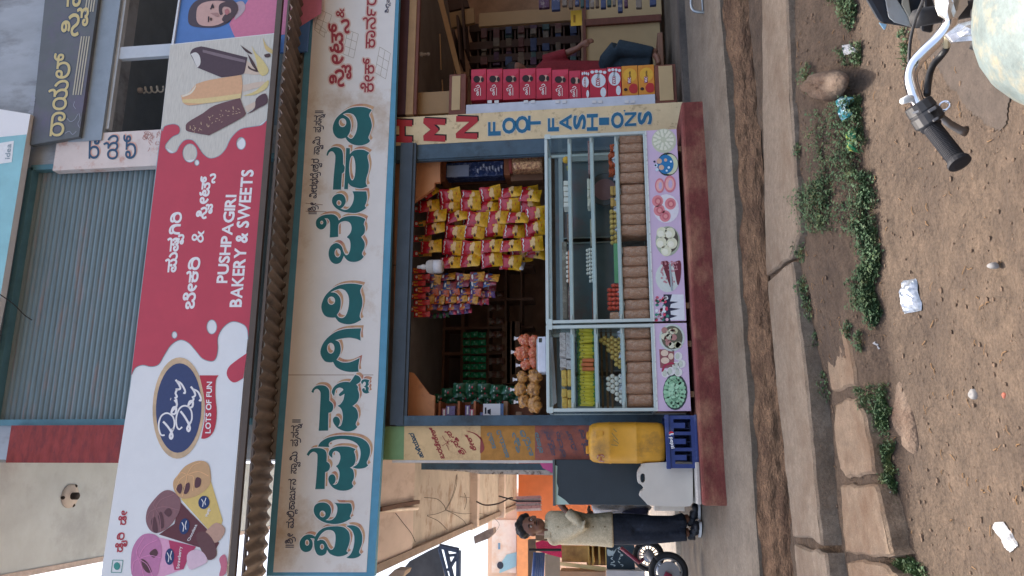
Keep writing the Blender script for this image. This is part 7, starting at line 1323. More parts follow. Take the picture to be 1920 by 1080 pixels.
# blue bottle crate
X0, X1, Z0, Z1 = rect(1249, 779, 1311, 878, 6.45); Z0 = .767
M_cr = mat('crate_blue', (44, 62, 118), rough=.5, var=.15, scale=8, c2=(86, 96, 130), amt=.25, sc2=6)
t = thing('bottle_crate', 'dark blue plastic bottle crate under the yellow drum', 'crate', ((X0+X1)/2, 6.5, Z0))
D_ = .38; b = B(); W = X1-X0; fr = .02
def slots_panel(b):
    """front wall with three comb-shaped openings"""
    fx = lambda x: X0+W*x; fz = lambda z: Z0+(Z1-Z0)*z
    out = [(X0, Z0), (X1, Z0), (X1, Z1), (X0, Z1)]; holes = []
    for k in range(3):
        a = .08+k*.305; c = a+.24
        holes.append([(fx(a), fz(.20)), (fx(c), fz(.20)), (fx(c), fz(.74)), (fx(c-.07), fz(.74)), (fx(c-.07), fz(.38)), (fx(a+.07), fz(.38)), (fx(a+.07), fz(.74)), (fx(a), fz(.74))])
    cs = [orient(out)]+[orient(h, False) for h in holes]; vs, tr = fill2d(cs)
    b.extr(vs, tr, cs, lambda x, z: Vector((x, 6.45, z)), Vector((0, .02, 0)))
slots_panel(b); b.box(X0, X0+.02, 6.47, 6.45+D_, Z0, Z1); b.box(X1-.02, X1, 6.47, 6.45+D_, Z0, Z1); b.box(X0, X1, 6.45+D_-.02, 6.45+D_, Z0, Z1); b.box(X0+.02, X1-.02, 6.47, 6.45+D_-.02, Z0, Z0+.02)
b.obj('shell', M_cr, t, fix=False)
b = B(); b.box(X0-.006, X1+.006, 6.44, 6.47, Z1-.03, Z1+.004); b.box(X0-.006, X1+.006, 6.445, 6.465, Z0, Z0+.02); b.obj('rim', M_cr, t, bev=.003)
b = B()
for k in range(1, 4): b.box(X0+W*k/4-.004, X0+W*k/4+.004, 6.48, 6.45+D_-.03, Z0+.03, Z0+.2)
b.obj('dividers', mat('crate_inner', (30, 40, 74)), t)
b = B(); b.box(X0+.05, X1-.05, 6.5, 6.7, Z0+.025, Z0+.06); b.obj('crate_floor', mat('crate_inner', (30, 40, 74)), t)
pt_ = lambda c, n, m: paint(c, 6.437, n, m, t)
# the emblem reads sideways, the crate stands on its end face
paint(etext('pepsi', (1259, 821), (1259, 843), 7, .3, up=(-1, 0)) if False else [[(x, y) for x, y in c] for c in etext('pepsi', (1256, 820), (1259, 841), 6.5, .25, up=(1, -.14))], 6.437, 'lettering', M_bw, t)
paint([orient(ell(1258.5, 813, 4.6, 4.6))], 6.4385, 'emblem', M_bw, t); paint([orient(smooth_pts([(1254, 813, 1), (1255, 810), (1258.5, 808.5), (1262, 810), (1262.8, 812), (1258, 812.5), (1255, 815, 1)]))], 6.437, 'emblem_red', P('emblem_red', (200, 44, 60)), t); paint([orient(smooth_pts([(1256, 816.5, 1), (1259, 815), (1262.8, 814.5, 1), (1260.5, 817), (1258, 817.5)]))], 6.437, 'emblem_blue', P('emblem_blue', (40, 80, 160)), t)
# yellow drum lying upright on the crate
dx0, dx1, dz0, dz1 = rect(1103, 790, 1247, 869, 6.5); dz0 = Z1+.004
M_dr = mat('drum_yellow', (206, 150, 44), rough=.45, var=.14, scale=5, c2=(150, 112, 52), amt=.3, sc2=4, spec=.5)
t = thing('yellow_drum', 'large yellow plastic drum standing on the blue crate', 'drum', ((dx0+dx1)/2, 6.68, dz0))
r = (dx1-dx0)/2; H_ = dz1-dz0; cx0 = (dx0+dx1)/2
prof = [(.001, 0), (r*.80, 0), (r*.92, .012), (r*.97, .05), (r*.985, H_*.28), (r*1.0, H_*.36), (r*1.012, H_*.37), (r*1.0, H_*.38), (r*1.0, H_*.70), (r*1.02, H_*.715), (r*1.0, H_*.74), (r*.985, H_*.86), (r*.93, H_*.94), (r*.82, H_*.985), (r*.5, H_), (.001, H_)]
b = B(); b.lathe((cx0, 6.45+r, dz0), prof, 40); b.obj('body', M_dr, t, smooth=True)
b = B(); b.box(cx0+r*.1, cx0+r*.55, 6.447+.012, 6.46+.012, dz0+H_*.80, dz0+H_*.90); b.obj('embossed_label', M_dr, t, bev=.004)
b = B(); b.lathe((cx0-.06, 6.45+r, dz0+H_), [(.035, -.01), (.035, .02), (.03, .025), (.001, .025)], 14); b.lathe((cx0+.06, 6.45+r, dz0+H_), [(.035, -.01), (.035, .015), (.001, .02)], 14); b.obj('bung', mat('drum_bung', (190, 134, 40)), t, smooth=True)
b = B()
for q in ([(1120, 860), (1122, 854), (1130, 853), (1133, 858)], [(1127, 864), (1127, 857)], [(1122, 864), (1133, 866)]): 
    b.flat([ribbon(q, 2.2)], 0, lambda x, y: (lambda p: Vector((p.x, 6.45+r-math.sqrt(max(0, (r*1.0)**2-(p.x-cx0)**2))-.004, p.z)))(at(x, y, 6.55)))
b.obj('sticker_marks', mat('sticker_red', (150, 60, 50), c2=(220, 210, 200), amt=.4, sc2=30), t, fix=False)
b = B()
for q in ([(1147, 812), (1158, 826)], [(1150, 824), (1160, 832)], [(1146, 834), (1158, 836)], [(1150, 804), (1156, 810)]):
    b.flat([ribbon(q, 1.4)], 0, lambda x, y: (lambda p: Vector((p.x, 6.45+r-math.sqrt(max(0, r*r-(p.x-cx0)**2))-.003, p.z)))(at(x, y, 6.5)))
b.obj('faded_writing', mat('faded_ink', (140, 128, 84)), t, fix=False)
# concrete pad and white jerry can
b = B(); b.box(-.315, .02, 6.42, 6.95, .767, .80); struct(b.obj('concrete_pad', mat('pad_concrete', (186, 180, 170), rough=.9, var=.15, scale=9, c2=(120, 110, 100), amt=.3), bev=.008))
M_can = mat('can_white', (204, 198, 186), rough=.5, var=.06, scale=5, c2=(176, 156, 140), amt=.25, sc2=3)
t = thing('jerry_can', 'dirty white plastic jerry can beside the blue crate', 'jerry can', (-.15, 6.6, .8))
JY = 6.55
body = [(1213, 868), (1297, 866), (1299, 878), (1299, 935), (1297, 945), (1286, 950), (1222, 948), (1212, 943), (1203, 934), (1200, 930), (1202, 922), (1208, 916), (1204, 910), (1197, 904), (1196, 885), (1203, 873)]
b = B(); hole = [(1204, 888), (1209, 890), (1209, 902), (1204, 905), (1201, 900), (1201, 892)]
cs = [orient(smooth_pts([p for p in body], 3)), orient(smooth_pts(hole, 3), False)]; vs, tr = fill2d(cs); b.extr(vs, tr, cs, lambda x, y: at(x, y, JY), Vector((0, .22, 0)))
o = b.obj('body', M_can, t, bev=.018)
b = B(); b.prism([(1202, 920), (1211, 918), (1211, 934), (1202, 933)], JY+.07, .06); b.obj('cap', M_can, t, bev=.006)
b = B(); b.bpx(1227, 946, 1284, 958, 6.75, .12); tag(b.obj('white_box', M_can, bev=.004), 'pale box standing behind the jerry can', 'box')
# dark cabinet with ragged paint
t = thing('dark_cabinet', 'charcoal cabinet with a ragged pale green painted corner', 'cabinet', (-.15, 7.0, .8))
X0, X1, Z0, Z1 = rect(1041, 868, 1225, 947, 6.92)
b = B(); b.box(X0, X1+.03, 6.92, 7.6, .80, Z1); b.obj('body', mat('charcoal_panel', (52, 62, 68), rough=.55, var=.1, scale=5), t, bev=.008)
paint([orient([(1041, 872), (1045, 874), (1044, 905), (1047, 915), (1046, 928), (1053, 933), (1060, 938), (1068, 946), (1041, 946)])], 6.917, 'pale_green_patch', mat('pale_green', (176, 200, 188), var=.1), t)
b = B(); b.box(X0-.01, X1+.03, 6.90, 7.62, Z1+.001, Z1+.02); b.obj('top_board', mat('cabinet_top', (90, 100, 100)), t)
b = B(); b.prism([(1012, 868), (1038, 868), (1036, 887), (1018, 878)], 7.02, .02); tag(b.obj('pink_packet', mat('pink_card', (206, 90, 140), var=.1)), 'pink packet hooked beside the bakery pier', 'packet')
# folded white sacks behind the cabinet
rock_ = random.Random(3)
def sack(px, Y, dep, m, name, lab):
    b = B(); sm = smooth_pts(px, 4); cx = sum(p[0] for p in sm)/len(sm); cy = sum(p[1] for p in sm)/len(sm); R = []
    for s, d in ((1, dep), (1.0, dep*.4), (.92, .1*dep), (.7, 0), (.35, -.03*dep), (.05, -.03*dep)):
        R.append([at(cx+(x-cx)*s, cy+(y-cy)*s, Y+d+.07*dep*(fbm(x*.12, y*.12, 5)-.5)*6*s) for x, y in sm])
    b.rings(R); return tag(b.obj(name, m, smooth=True), lab, 'sack')
sack([(1113, 945), (1165, 945), (1218, 948), (1216, 958), (1192, 962), (1172, 966), (1120, 968), (1112, 958)], 7.8, .25, mat('sack_white', (196, 196, 200), rough=.6, var=.15, scale=10, c2=(136, 116, 100), amt=.4, sc2=6, bump=.5), 'white_sack', 'crumpled white sack behind the young man')
sack([(1168, 958), (1210, 950), (1216, 962), (1205, 972), (1176, 970)], 7.75, .2, mat('sack_navy', (40, 46, 76), rough=.6, var=.2, scale=10), 'navy_bag', 'dark blue bag below the white sack')
# ---------------------------------------------------------------- people
def flesh(name, m, parent, parts, vox=.012, sm=6):
    """one continuous surface: overlapping volumes fused by a voxel remesh"""
    b = B()
    for p in parts:
        if p[0] == 't': b.tube(p[1], p[2], 12)
        elif p[0] == 'b': b.ball(p[1], p[2], *(p[3] if len(p) > 3 else (1, 1, 1)), n=16, m=12)
        elif p[0] == 'r': b.rings(p[1])
    o = b.obj(name, m, parent, smooth=True, fix=False)
    md = o.modifiers.new('fuse', 'REMESH'); md.mode = 'VOXEL'; md.voxel_size = vox; md.use_smooth_shade = True
    if sm: s = o.modifiers.new('ease', 'SMOOTH'); s.iterations = sm; s.factor = .5
    return o
PY_ = 7.45
def Q(x, y, d=0): return at(x, y, PY_+d)
fl = .672
M_skin = mat('brown_skin', (120, 82, 64), rough=.5, var=.08, scale=10); M_hair = mat('black_hair', (26, 22, 22), rough=.6, var=.3, scale=60, bump=.6, dist=.01)
t = thing('person', 'young man in a cream long sleeved shirt and dark jeans leaning on the cabinet', 'person', Q(1300, 972))
head = Q(998, 986, .0); hr = .115
nk = Q(1022, 992, .03)
el = lambda c, rx, ry, rz, n=12: [[Vector(c)+Vector((math.cos(a)*rx, math.sin(a)*ry, 0)) for a in [k*6.283/n for k in range(n)]]]
def loft(lst): return ('r', [[Vector(c)+Vector((math.cos(a)*rx, math.sin(a)*ry, 0)) for a in [k*6.283/16 for k in range(16)]] for c, rx, ry in lst])
sL, sR = Q(1040, 1008, -.02), Q(1036, 972, .04)          # shoulders in the photo: far one towards the street edge, near one by the cabinet
eR = Q(1078, 968, .09); hR = Q(1112, 976, .04); eL = Q(1094, 985, -.17); hL = Q(1056, 953, -.14)
hd = Vector((.35, -.93, -.12)).normalized()            # where the face looks
sd = hd.cross(Vector((0, 0, 1))).normalized(); upd = sd.cross(hd)
fc = lambda f, s, u: head+hd*f+sd*s+upd*u
body_parts = [('b', head+upd*.02, .098, (.88, .98, 1.15)), ('b', fc(.035, 0, -.055), .068, (.95, 1, .95)), ('b', fc(.068, 0, -.088), .026), ('t', [fc(.09, 0, .035), fc(.108, 0, .0), fc(.112, 0, -.018)], [.010, .014, .018]),
  ('b', fc(.094, .014, -.022), .010), ('b', fc(.094, -.014, -.022), .010), ('b', fc(.0, .088, -.01), .026, (.45, .8, 1.2)), ('b', fc(.0, -.088, -.01), .026, (.45, .8, 1.2)),
  ('b', fc(.082, .03, .03), .02, (1.1, .6, .45)), ('b', fc(.082, -.03, .03), .02, (1.1, .6, .45)), ('b', fc(.088, 0, -.052), .017, (1.5, .7, .4)), ('b', fc(.088, 0, -.064), .017, (1.3, .7, .4)),
  ('t', [nk+Vector((0, 0, .10)), nk, nk+Vector((0, 0, -.12))], [.055, .058, .075]), loft([(Q(1032, 991), .09, .07), (Q(1060, 990), .12, .09), (Q(1110, 992), .12, .09), (Q(1150, 992), .12, .09)]),
  ('t', [sL, eL, hL], [.05, .042, .03]), ('t', [sR, eR, hR], [.05, .042, .03]), ('t', [Q(1150, 1002), Q(1220, 1002), Q(1292, 998)], [.075, .06, .04]), ('t', [Q(1150, 982), Q(1220, 982), Q(1292, 972)], [.075, .06, .04])]
def hand(w_, d, n_, curl=.5):
    """palm and five bent fingers; d = where the fingers point, n_ = back of the hand"""
    d = Vector(d).normalized(); n_ = Vector(n_); n_ = (n_-d*n_.dot(d)).normalized(); s = d.cross(n_); out = [('t', [w_, w_+d*.045, w_+d*.085], [.026, .034, .03])]
    for k, L in enumerate((.062, .074, .070, .056)):
        p = w_+d*.085+s*(.027-.018*k); q = p+d*L*.5-n_*L*.12*curl; e = q+d*L*.38-n_*L*.4*curl; out.append(('t', [p-d*.02, p, q, e], [.010, .0095, .0088, .0075]))
    p = w_+d*.03+s*.028; out.append(('t', [w_+d*.015+s*.01, p+s*.012, p+s*.022+d*.028, p+s*.018+d*.052], [.014, .012, .0105, .009])); return out
body_parts += hand(hL, (.8, .1, .5), (0, -1, .2), .9)+hand(hR, (.8, .2, .35), (0, -.5, 1), .6)
flesh('body', M_skin, t, body_parts, .0085, 4)
for s in (-1, 1):
    b = B(); b.ball(fc(.092, .031*s, .012), .0105, n=8, m=6); b.obj('eye', mat('eye_white', (200, 192, 184), rough=.3), t, smooth=True); b = B(); b.ball(fc(.1, .031*s, .012), .0055, n=8, m=6); b.obj('iris', mat('eye_dark', (24, 18, 16), rough=.2), t, smooth=True)
    b = B(); b.tube([fc(.098, .014*s, .032), fc(.1, .032*s, .038), fc(.088, .05*s, .03)], [.004, .005, .003], 6); b.obj('eyebrow', M_hair, t)
b = B(); b.tube([fc(.104, -.022, -.058), fc(.108, 0, -.056), fc(.104, .022, -.058)], .003, 6); b.obj('mouth', mat('lip_brown', (92, 50, 46)), t)
b = B(); b.tube([fc(.1, -.025, -.04), fc(.11, 0, -.036), fc(.1, .025, -.04)], [.003, .005, .003], 6); b.obj('moustache', M_hair, t)
hp = [('b', head+upd*.055-hd*.025, .102, (.95, 1.0, .95))]; rg = random.Random(17)
for k in range(90):
    a = rg.uniform(0, 6.28); u = rg.uniform(.1, 1); d = Vector((math.cos(a)*math.sqrt(1-u*u), math.sin(a)*math.sqrt(1-u*u), u))
    if d.dot(hd) > .55 and u < .6: continue
    hp.append(('b', head+upd*.045-hd*.02+d*.095, rg.uniform(.018, .034)))
flesh('hair', M_hair, t, hp, .008, 1)
M_shirt = mat('cream_shirt', (206, 192, 160), rough=.85, var=.08, scale=9, bump=.5, c2=(178, 160, 128), amt=.3, sc2=5, dist=.01)
sp = [loft([(Q(1028, 991, .01), .10, .075), (Q(1040, 990), .15, .10), (Q(1060, 990), .155, .115), (Q(1090, 992), .145, .115), (Q(1120, 993), .15, .12), (Q(1150, 993), .165, .13)]), ('b', sL, .075), ('b', sR, .075),
      ('t', [sL, (sL+eL)/2, eL, (eL+hL)/2, hL-(hL-eL).normalized()*.05], [.075, .068, .062, .056, .045]), ('t', [sR, (sR+eR)/2, eR, (eR+hR)/2], [.072, .064, .056, .05])]
for k in range(5): a = sL.lerp(eL, .2+.2*k); sp.append(('t', [a+Vector((-.05, -.03, .02)), a+Vector((0, -.075, -.01)), a+Vector((.05, -.03, -.02))], .012))
for k in range(6): c = Q(1078+k*12, 994-k, -.1); sp.append(('t', [c+Vector((-.12, .03, -.03)), c, c+Vector((.1, .02, .05))], .012))
flesh('shirt', M_shirt, t, sp, .012, 3)
b = B()
for s in (-1, 1):
    p = nk+Vector((0, -.05, -.02)); b.obox(p+sd*.045*s+Vector((0, -.03, -.01)), sd*.035, Vector((.004*s, -.012, -.03)), hd*.008)
b.obj('collar', M_shirt, t, bev=.004)
b = B(); 
for x in (1046, 1066, 1088, 1112, 1134): b.ball(Q(x, 988, -.122), .007, n=8, m=5)
b.obj('buttons', mat('button', (150, 130, 100)), t)
M_jean = mat('dark_denim', (30, 36, 48), rough=.8, var=.3, scale=30, bump=.5, c2=(52, 60, 76), amt=.3, sc2=8, dist=.008)
hp_ = Q(1150, 979)
jp = [loft([(Q(1140, 992), .14, .11), (Q(1165, 992), .148, .12), (Q(1185, 992), .14, .11)]), ('t', [Q(1160, 1002), Q(1190, 1003, -.01), Q(1225, 1003, -.01), Q(1262, 1001), Q(1286, 999)], [.095, .092, .082, .074, .076]), ('t', [Q(1160, 981), Q(1190, 981, -.02), Q(1225, 983, -.04), Q(1262, 981, -.02), Q(1284, 975)], [.092, .088, .08, .07, .07])]
for k in range(5): jp += [('t', [Q(1258+k*6, 992, -.05), Q(1260+k*6, 1001, -.078), Q(1258+k*6, 1011, -.03)], .011), ('t', [Q(1256+k*6, 968, -.05), Q(1258+k*6, 976, -.085), Q(1256+k*6, 985, -.04)], .011)]
flesh('jeans', M_jean, t, jp, .011, 3)
M_shoe = mat('shoe_black', (26, 28, 34), rough=.5, var=.2)
for (x, y), dr in (((1296, 999), Vector((.62, -.78, 0))), ((1290, 972), Vector((.88, -.48, 0)))):
    c = Q(x, y); c = Vector((c.x, c.y, fl)); d = dr.normalized(); s = Vector((-d.y, d.x, 0))
    so_ = B(); R = [[c+d*(.11*math.cos(a)+.05)+s*.043*math.sin(a)*(1 if math.cos(a) > -.5 else .85)+Vector((0, 0, h)) for a in [k*6.283/20 for k in range(20)]] for h in (0, .022)]
    so_.rings(R); so_.obj('shoe_sole', mat('sole_white', (206, 206, 204)), t)
    flesh('shoe', M_shoe, t, [('b', c+d*.11+Vector((0, 0, .045)), .045, (1.1, 1.1, .75)), ('b', c+d*.04+Vector((0, 0, .055)), .05, (1, 1, .9)), ('t', [c-d*.03+Vector((0, 0, .05)), c-d*.035+Vector((0, 0, .12))], [.05, .046])], .009, 2)
# ---------------------------------------------------------------- behind the young man
M_cup = mat('cupboard_yellow', (214, 184, 110), rough=.7, var=.15, scale=5, c2=(150, 116, 66), amt=.35, sc2=3)
t = thing('yellow_cupboard', 'open yellow cupboard with shelves behind the young man', 'cupboard', at(1130, 1020, 9.4))
b = B(); b.bpx(1053, 1013, 1135, 1022, 9.3, .5); b.obj('side_panel', M_cup, t)
b = B(); b.bpx(1053, 1023, 1102, 1054, 9.35, .03); b.obj('door', mat('cupboard_door', (190, 156, 96), var=.2, scale=6, c2=(140, 108, 70), amt=.4, sc2=4), t)
for x in (1102, 1110, 1122, 1135): b = B(); b.bpx(x, 1023, x+3, 1060, 9.32, .4); b.obj('shelf', M_cup, t)
b = B(); b.prism([(1050, 1054), (1136, 1064), (1136, 1072), (1050, 1060)], 9.2, .04); b.obj('open_door', mat('cupboard_pale', (232, 216, 160)), t)
b = B(); b.bpx(1100, 1024, 1136, 1060, 9.7, .02); b.obj('back_panel', mat('cupboard_dark', (96, 74, 50)), t)
t = thing('printed_board', 'dark teal printed board with pale lettering behind the wheels', 'board', at(1160, 1050, 9.0))
b = B(); b.bpx(1137, 1022, 1190, 1069, 9.0, .03); b.obj('board', mat('board_teal', (44, 62, 74), var=.2, scale=6), t)
b = B(); rg = random.Random(2)
for x, n in ((1148, 5), (1163, 6)):
    for k in range(n): b.flat([ribbon(curve_pts([(x+rg.uniform(-3, 3), 1062-k*6.4), (x+rg.uniform(-6, 6), 1060-k*6.4), (x+rg.uniform(-4, 4), 1058-k*6.4)]), 1.8)], 8.995)
b.obj('lettering', mat('board_pale', (170, 190, 196)), t, fix=False)
b = B(); b.flat([orient(smooth_pts([(1139, 1030), (1150, 1034), (1156, 1028), (1150, 1040), (1140, 1042)]))], 8.994); b.obj('figure_print', mat('board_pale', (170, 190, 196)), t, fix=False)
b = B(); b.bpx(1137, 1070, 1210, 1110, 8.9, .3); tag(b.obj('grey_board', mat('board_grey', (176, 178, 182), var=.1)), 'pale grey board beside the teal printed board', 'board')
b = B(); b.bpx(1050, 1072, 1136, 1110, 9.1, .3); tag(b.obj('brown_board', mat('board_brown', (176, 140, 110), var=.1)), 'light brown board below the blue pipes', 'board')
b = B(); b.prism([(1004, 1018), (1016, 1014), (1052, 1022), (1053, 1046), (1030, 1040), (1006, 1032)], 9.0, .08); tag(b.obj('pink_cloth', mat('cloth_pink', (224, 60, 104), rough=.9, var=.12, scale=9, bump=.5)), 'bright pink cloth hanging on a black rail', 'cloth')
b = B(); b.tube([at(992, 1031, 8.95), at(1052, 1031, 8.95)], .015, 8); tag(b.obj('cloth_rail', M_wire), 'black rail the pink cloth hangs from', 'rail')
t = thing('blue_pipes', 'bundle of blue plastic pipes behind the pink cloth', 'pipes', at(1010, 1060, 9.6))
for k in range(5): b = B(); b.tube([at(1004+k*3.5, 1036, 9.5+.03*k), at(998+k*4.4, 1110, 9.5+.03*k)], .025, 8); b.obj('pipe', mat('pipe_blue', (62, 92, 150), rough=.4), t, smooth=True)
b = B(); b.bpx(1022, 1040, 1050, 1110, 9.9, .05); tag(b.obj('stone_wall', mat('tile_grey', (150, 142, 130), var=.15, scale=5)), 'grey stone wall behind the blue pipes', 'wall')
b = B(); b.bpx(990, 1012, 1004, 1110, 10.2, .1); b.bpx(1004, 1000, 1320, 1016, 10.6, .1); tag(b.obj('brown_shutter', mat('shutter_brown', (110, 92, 78), var=.15)), 'brown shopfront behind the pink cloth', 'wall')
M_tyre = mat('tyre_rubber', (34, 34, 36), rough=.8, var=.15); M_rim = mat('alloy_grey', (140, 142, 146), rough=.4, metal=.5); M_mred = mat('bike_maroon', (120, 44, 62), rough=.35)
def wheel(c, R_, nd, nspoke, root, th=.05, spoke=.018):
    nd = Vector(nd).normalized(); u = nd.orthogonal().normalized(); v = nd.cross(u); c = Vector(c)
    ring = lambda rr: [c+(u*math.cos(a)+v*math.sin(a))*rr for a in [k*6.283185/40 for k in range(41)]]
    b = B(); b.tube(ring(R_-th), th, 10); ty = b.obj('tyre', M_tyre, root, smooth=True)
    b = B(); b.tube(ring(R_-th*2), th*.45, 8); b.obj('rim', M_rim, root, smooth=True)
    b = B(); b.lathe(c-nd*.06, [(.001, 0), (.055, 0), (.055, .12), (.001, .12)], 14, nd); b.obj('hub', M_rim, root, smooth=True)
    for k in range(nspoke):
        a = 6.283*k/nspoke; b = B(); b.tube([c+(u*math.cos(a)+v*math.sin(a))*.04, c+(u*math.cos(a)+v*math.sin(a))*(R_-th*2)], spoke, 6); b.obj('spoke', M_rim, root)
def parked(name, lab, x, y, Y, pxr, nsp, nd, extra):
    c = at(x, y, Y); R_ = (at(x, y-pxr, Y)-c).length; t = thing(name, lab, 'motorcycle', (c.x, c.y, c.z-R_)); wheel(c, R_, nd, nsp, t, R_*.16, .02 if nsp < 8 else .006); extra(c, R_, t); return t
def ex1(c, R_, t):
    b = B(); b.tube([c+Vector((.0, -.1, 0)), c+Vector((-.16, -.1, .08)), c+Vector((-.5, -.1, .12))], .035, 8); b.obj('fork', mat('fork_red', (150, 60, 80), rough=.4), t, smooth=True)
    b = B(); b.lathe(c+Vector((0, -.08, 0)), [(.001, 0), (.1, 0), (.1, .015), (.001, .015)], 20, (0, 1, 0)); b.obj('brake_disc', M_rim, t)
def ex2(c, R_, t):
    b = B(); b.tube([c+Vector((.05, -.09, .02)), c+Vector((-.1, -.1, -.1)), c+Vector((-.3, -.1, -.2))], .045, 8); b.obj('silencer', M_rim, t, smooth=True)
    b = B(); b.tube([c+Vector((.08, -.05, .28)), c+Vector((-.06, -.05, .1)), c], .02, 8); b.obj('shock_absorber', M_mred, t, smooth=True)
parked('motorcycle', 'parked motorcycle with a five spoke alloy front wheel', 1253, 1072, 7.6, 39, 5, (.15, 1, 0), ex1)
parked('motorcycle', 'parked maroon motorcycle with thin wire spokes behind the young man', 1216, 1042, 8.2, 31, 16, (.2, 1, 0), ex2)
litter([(1300, 1050), (1308, 1048), (1308, 1062), (1298, 1062)], 'plastic_bag', 'crumpled clear plastic bag on the passage floor', M_film, .05, z0=.5, seed=12) if False else None
b = B(); c = atz(1303, 1056, .62); b.ball(c, .035, 1.3, 1, .7, 12, 8, .5); tag(b.obj('plastic_bag', mat('bag_clear', (206, 210, 214), rough=.2, var=.1), smooth=True), 'crumpled clear plastic bag on the passage floor', 'bag')
b = B(); c = atz(1370, 915, .54); b.box(c.x-.02, c.x+.02, c.y-.01, c.y+.01, c.z-.005, c.z+.02); tag(b.obj('green_scrap', mat('scrap_green', (30, 130, 70)), bev=.003), 'tiny bright green scrap below the red plinth', 'scrap')
# ================================================================ the footwear shop
M_fw_ = mat('frame_wood', (112, 66, 52), rough=.6, var=.2, scale=8, stretch=(1, 1, 3)); M_wd2 = mat('rack_wood', (74, 54, 46), rough=.8, var=.25, scale=6); M_tan = mat('tan_laminate', (184, 158, 116), rough=.6, var=.06, scale=4); M_mar = mat('maroon_fascia', (78, 48, 54), rough=.7, var=.15)
t = thing('shop_counter', 'brown framed counter front of the footwear shop with cream insets', 'counter', at(1268, 150, 7.05))
for nm, q, m in (('fascia', (749, -150, 770, 214, 7.0, .06), M_mar), ('fascia_strip', (770, -150, 778, 214, 6.99, .06), mat('tan_strip', (172, 138, 100))), ('fascia_edge', (778, -150, 783, 214, 7.0, .05), M_fw_), ('side_panel', (783, 172, 842, 213, 7.1, .04), mat('tan_board', (154, 124, 88), var=.06)),
                 ('head_block', (842, 139, 873, 214, 7.02, .1), M_fw_), ('cream_inset', (847, 142, 863, 206, 7.013, .02), M_tan), ('cream_inset', (1236, 123, 1262, 188, 7.013, .05), M_tan), ('foot_block', (1229, 121, 1268, 192, 7.03, .1), M_fw_), ('jamb_board', (873, 202, 1268, 213, 7.02, .08), M_fw_), ('white_rail', (874, 192, 1229, 201, 7.01, .05), mat('rail_white', (190, 196, 206), rough=.4))):
    b = B(); b.bpx(*q); b.obj(nm, m, t, bev=.003)
if True:
    for x in (914, 927, 982, 995, 1041, 1054, 1110, 1121, 1171, 1182): B().bpx(x, 188, x+8, 193, 7.0, .008).obj('clip', mat('clip_pale', (206, 206, 206)), t)
M_bxr = mat('shoebox_red', (176, 34, 58), rough=.5, var=.1, scale=6); M_bxo = mat('shoebox_orange', (206, 136, 48), rough=.5, var=.12, scale=5, c2=(190, 80, 40), amt=.3, sc2=6)
bs = [883, 912.5, 943, 974, 1005.5, 1035, 1067, 1090, 1106, 1139, 1166, 1197, 1228]; FY = 7.08
tops = [129.5, 129, 129, 128, 127.5, 130, 132, 132, 129, 125.5, 123, 121.5]
lab = ['topmost red shoe box with a printed face in the footwear stack', 'second red shoe box from the stack top', 'third red shoe box from the stack top', 'fourth red shoe box from the stack top', 'fifth red shoe box from the stack top', 'sixth red shoe box from the stack top', 'lowest red shoe box with a printed face', 'red shoe box with the narrow half hidden footprint', 'red shoe box with the larger upper footprint', 'red shoe box with a footprint just above the orange ones', 'upper orange shoe box', 'lower orange shoe box at the stack foot']
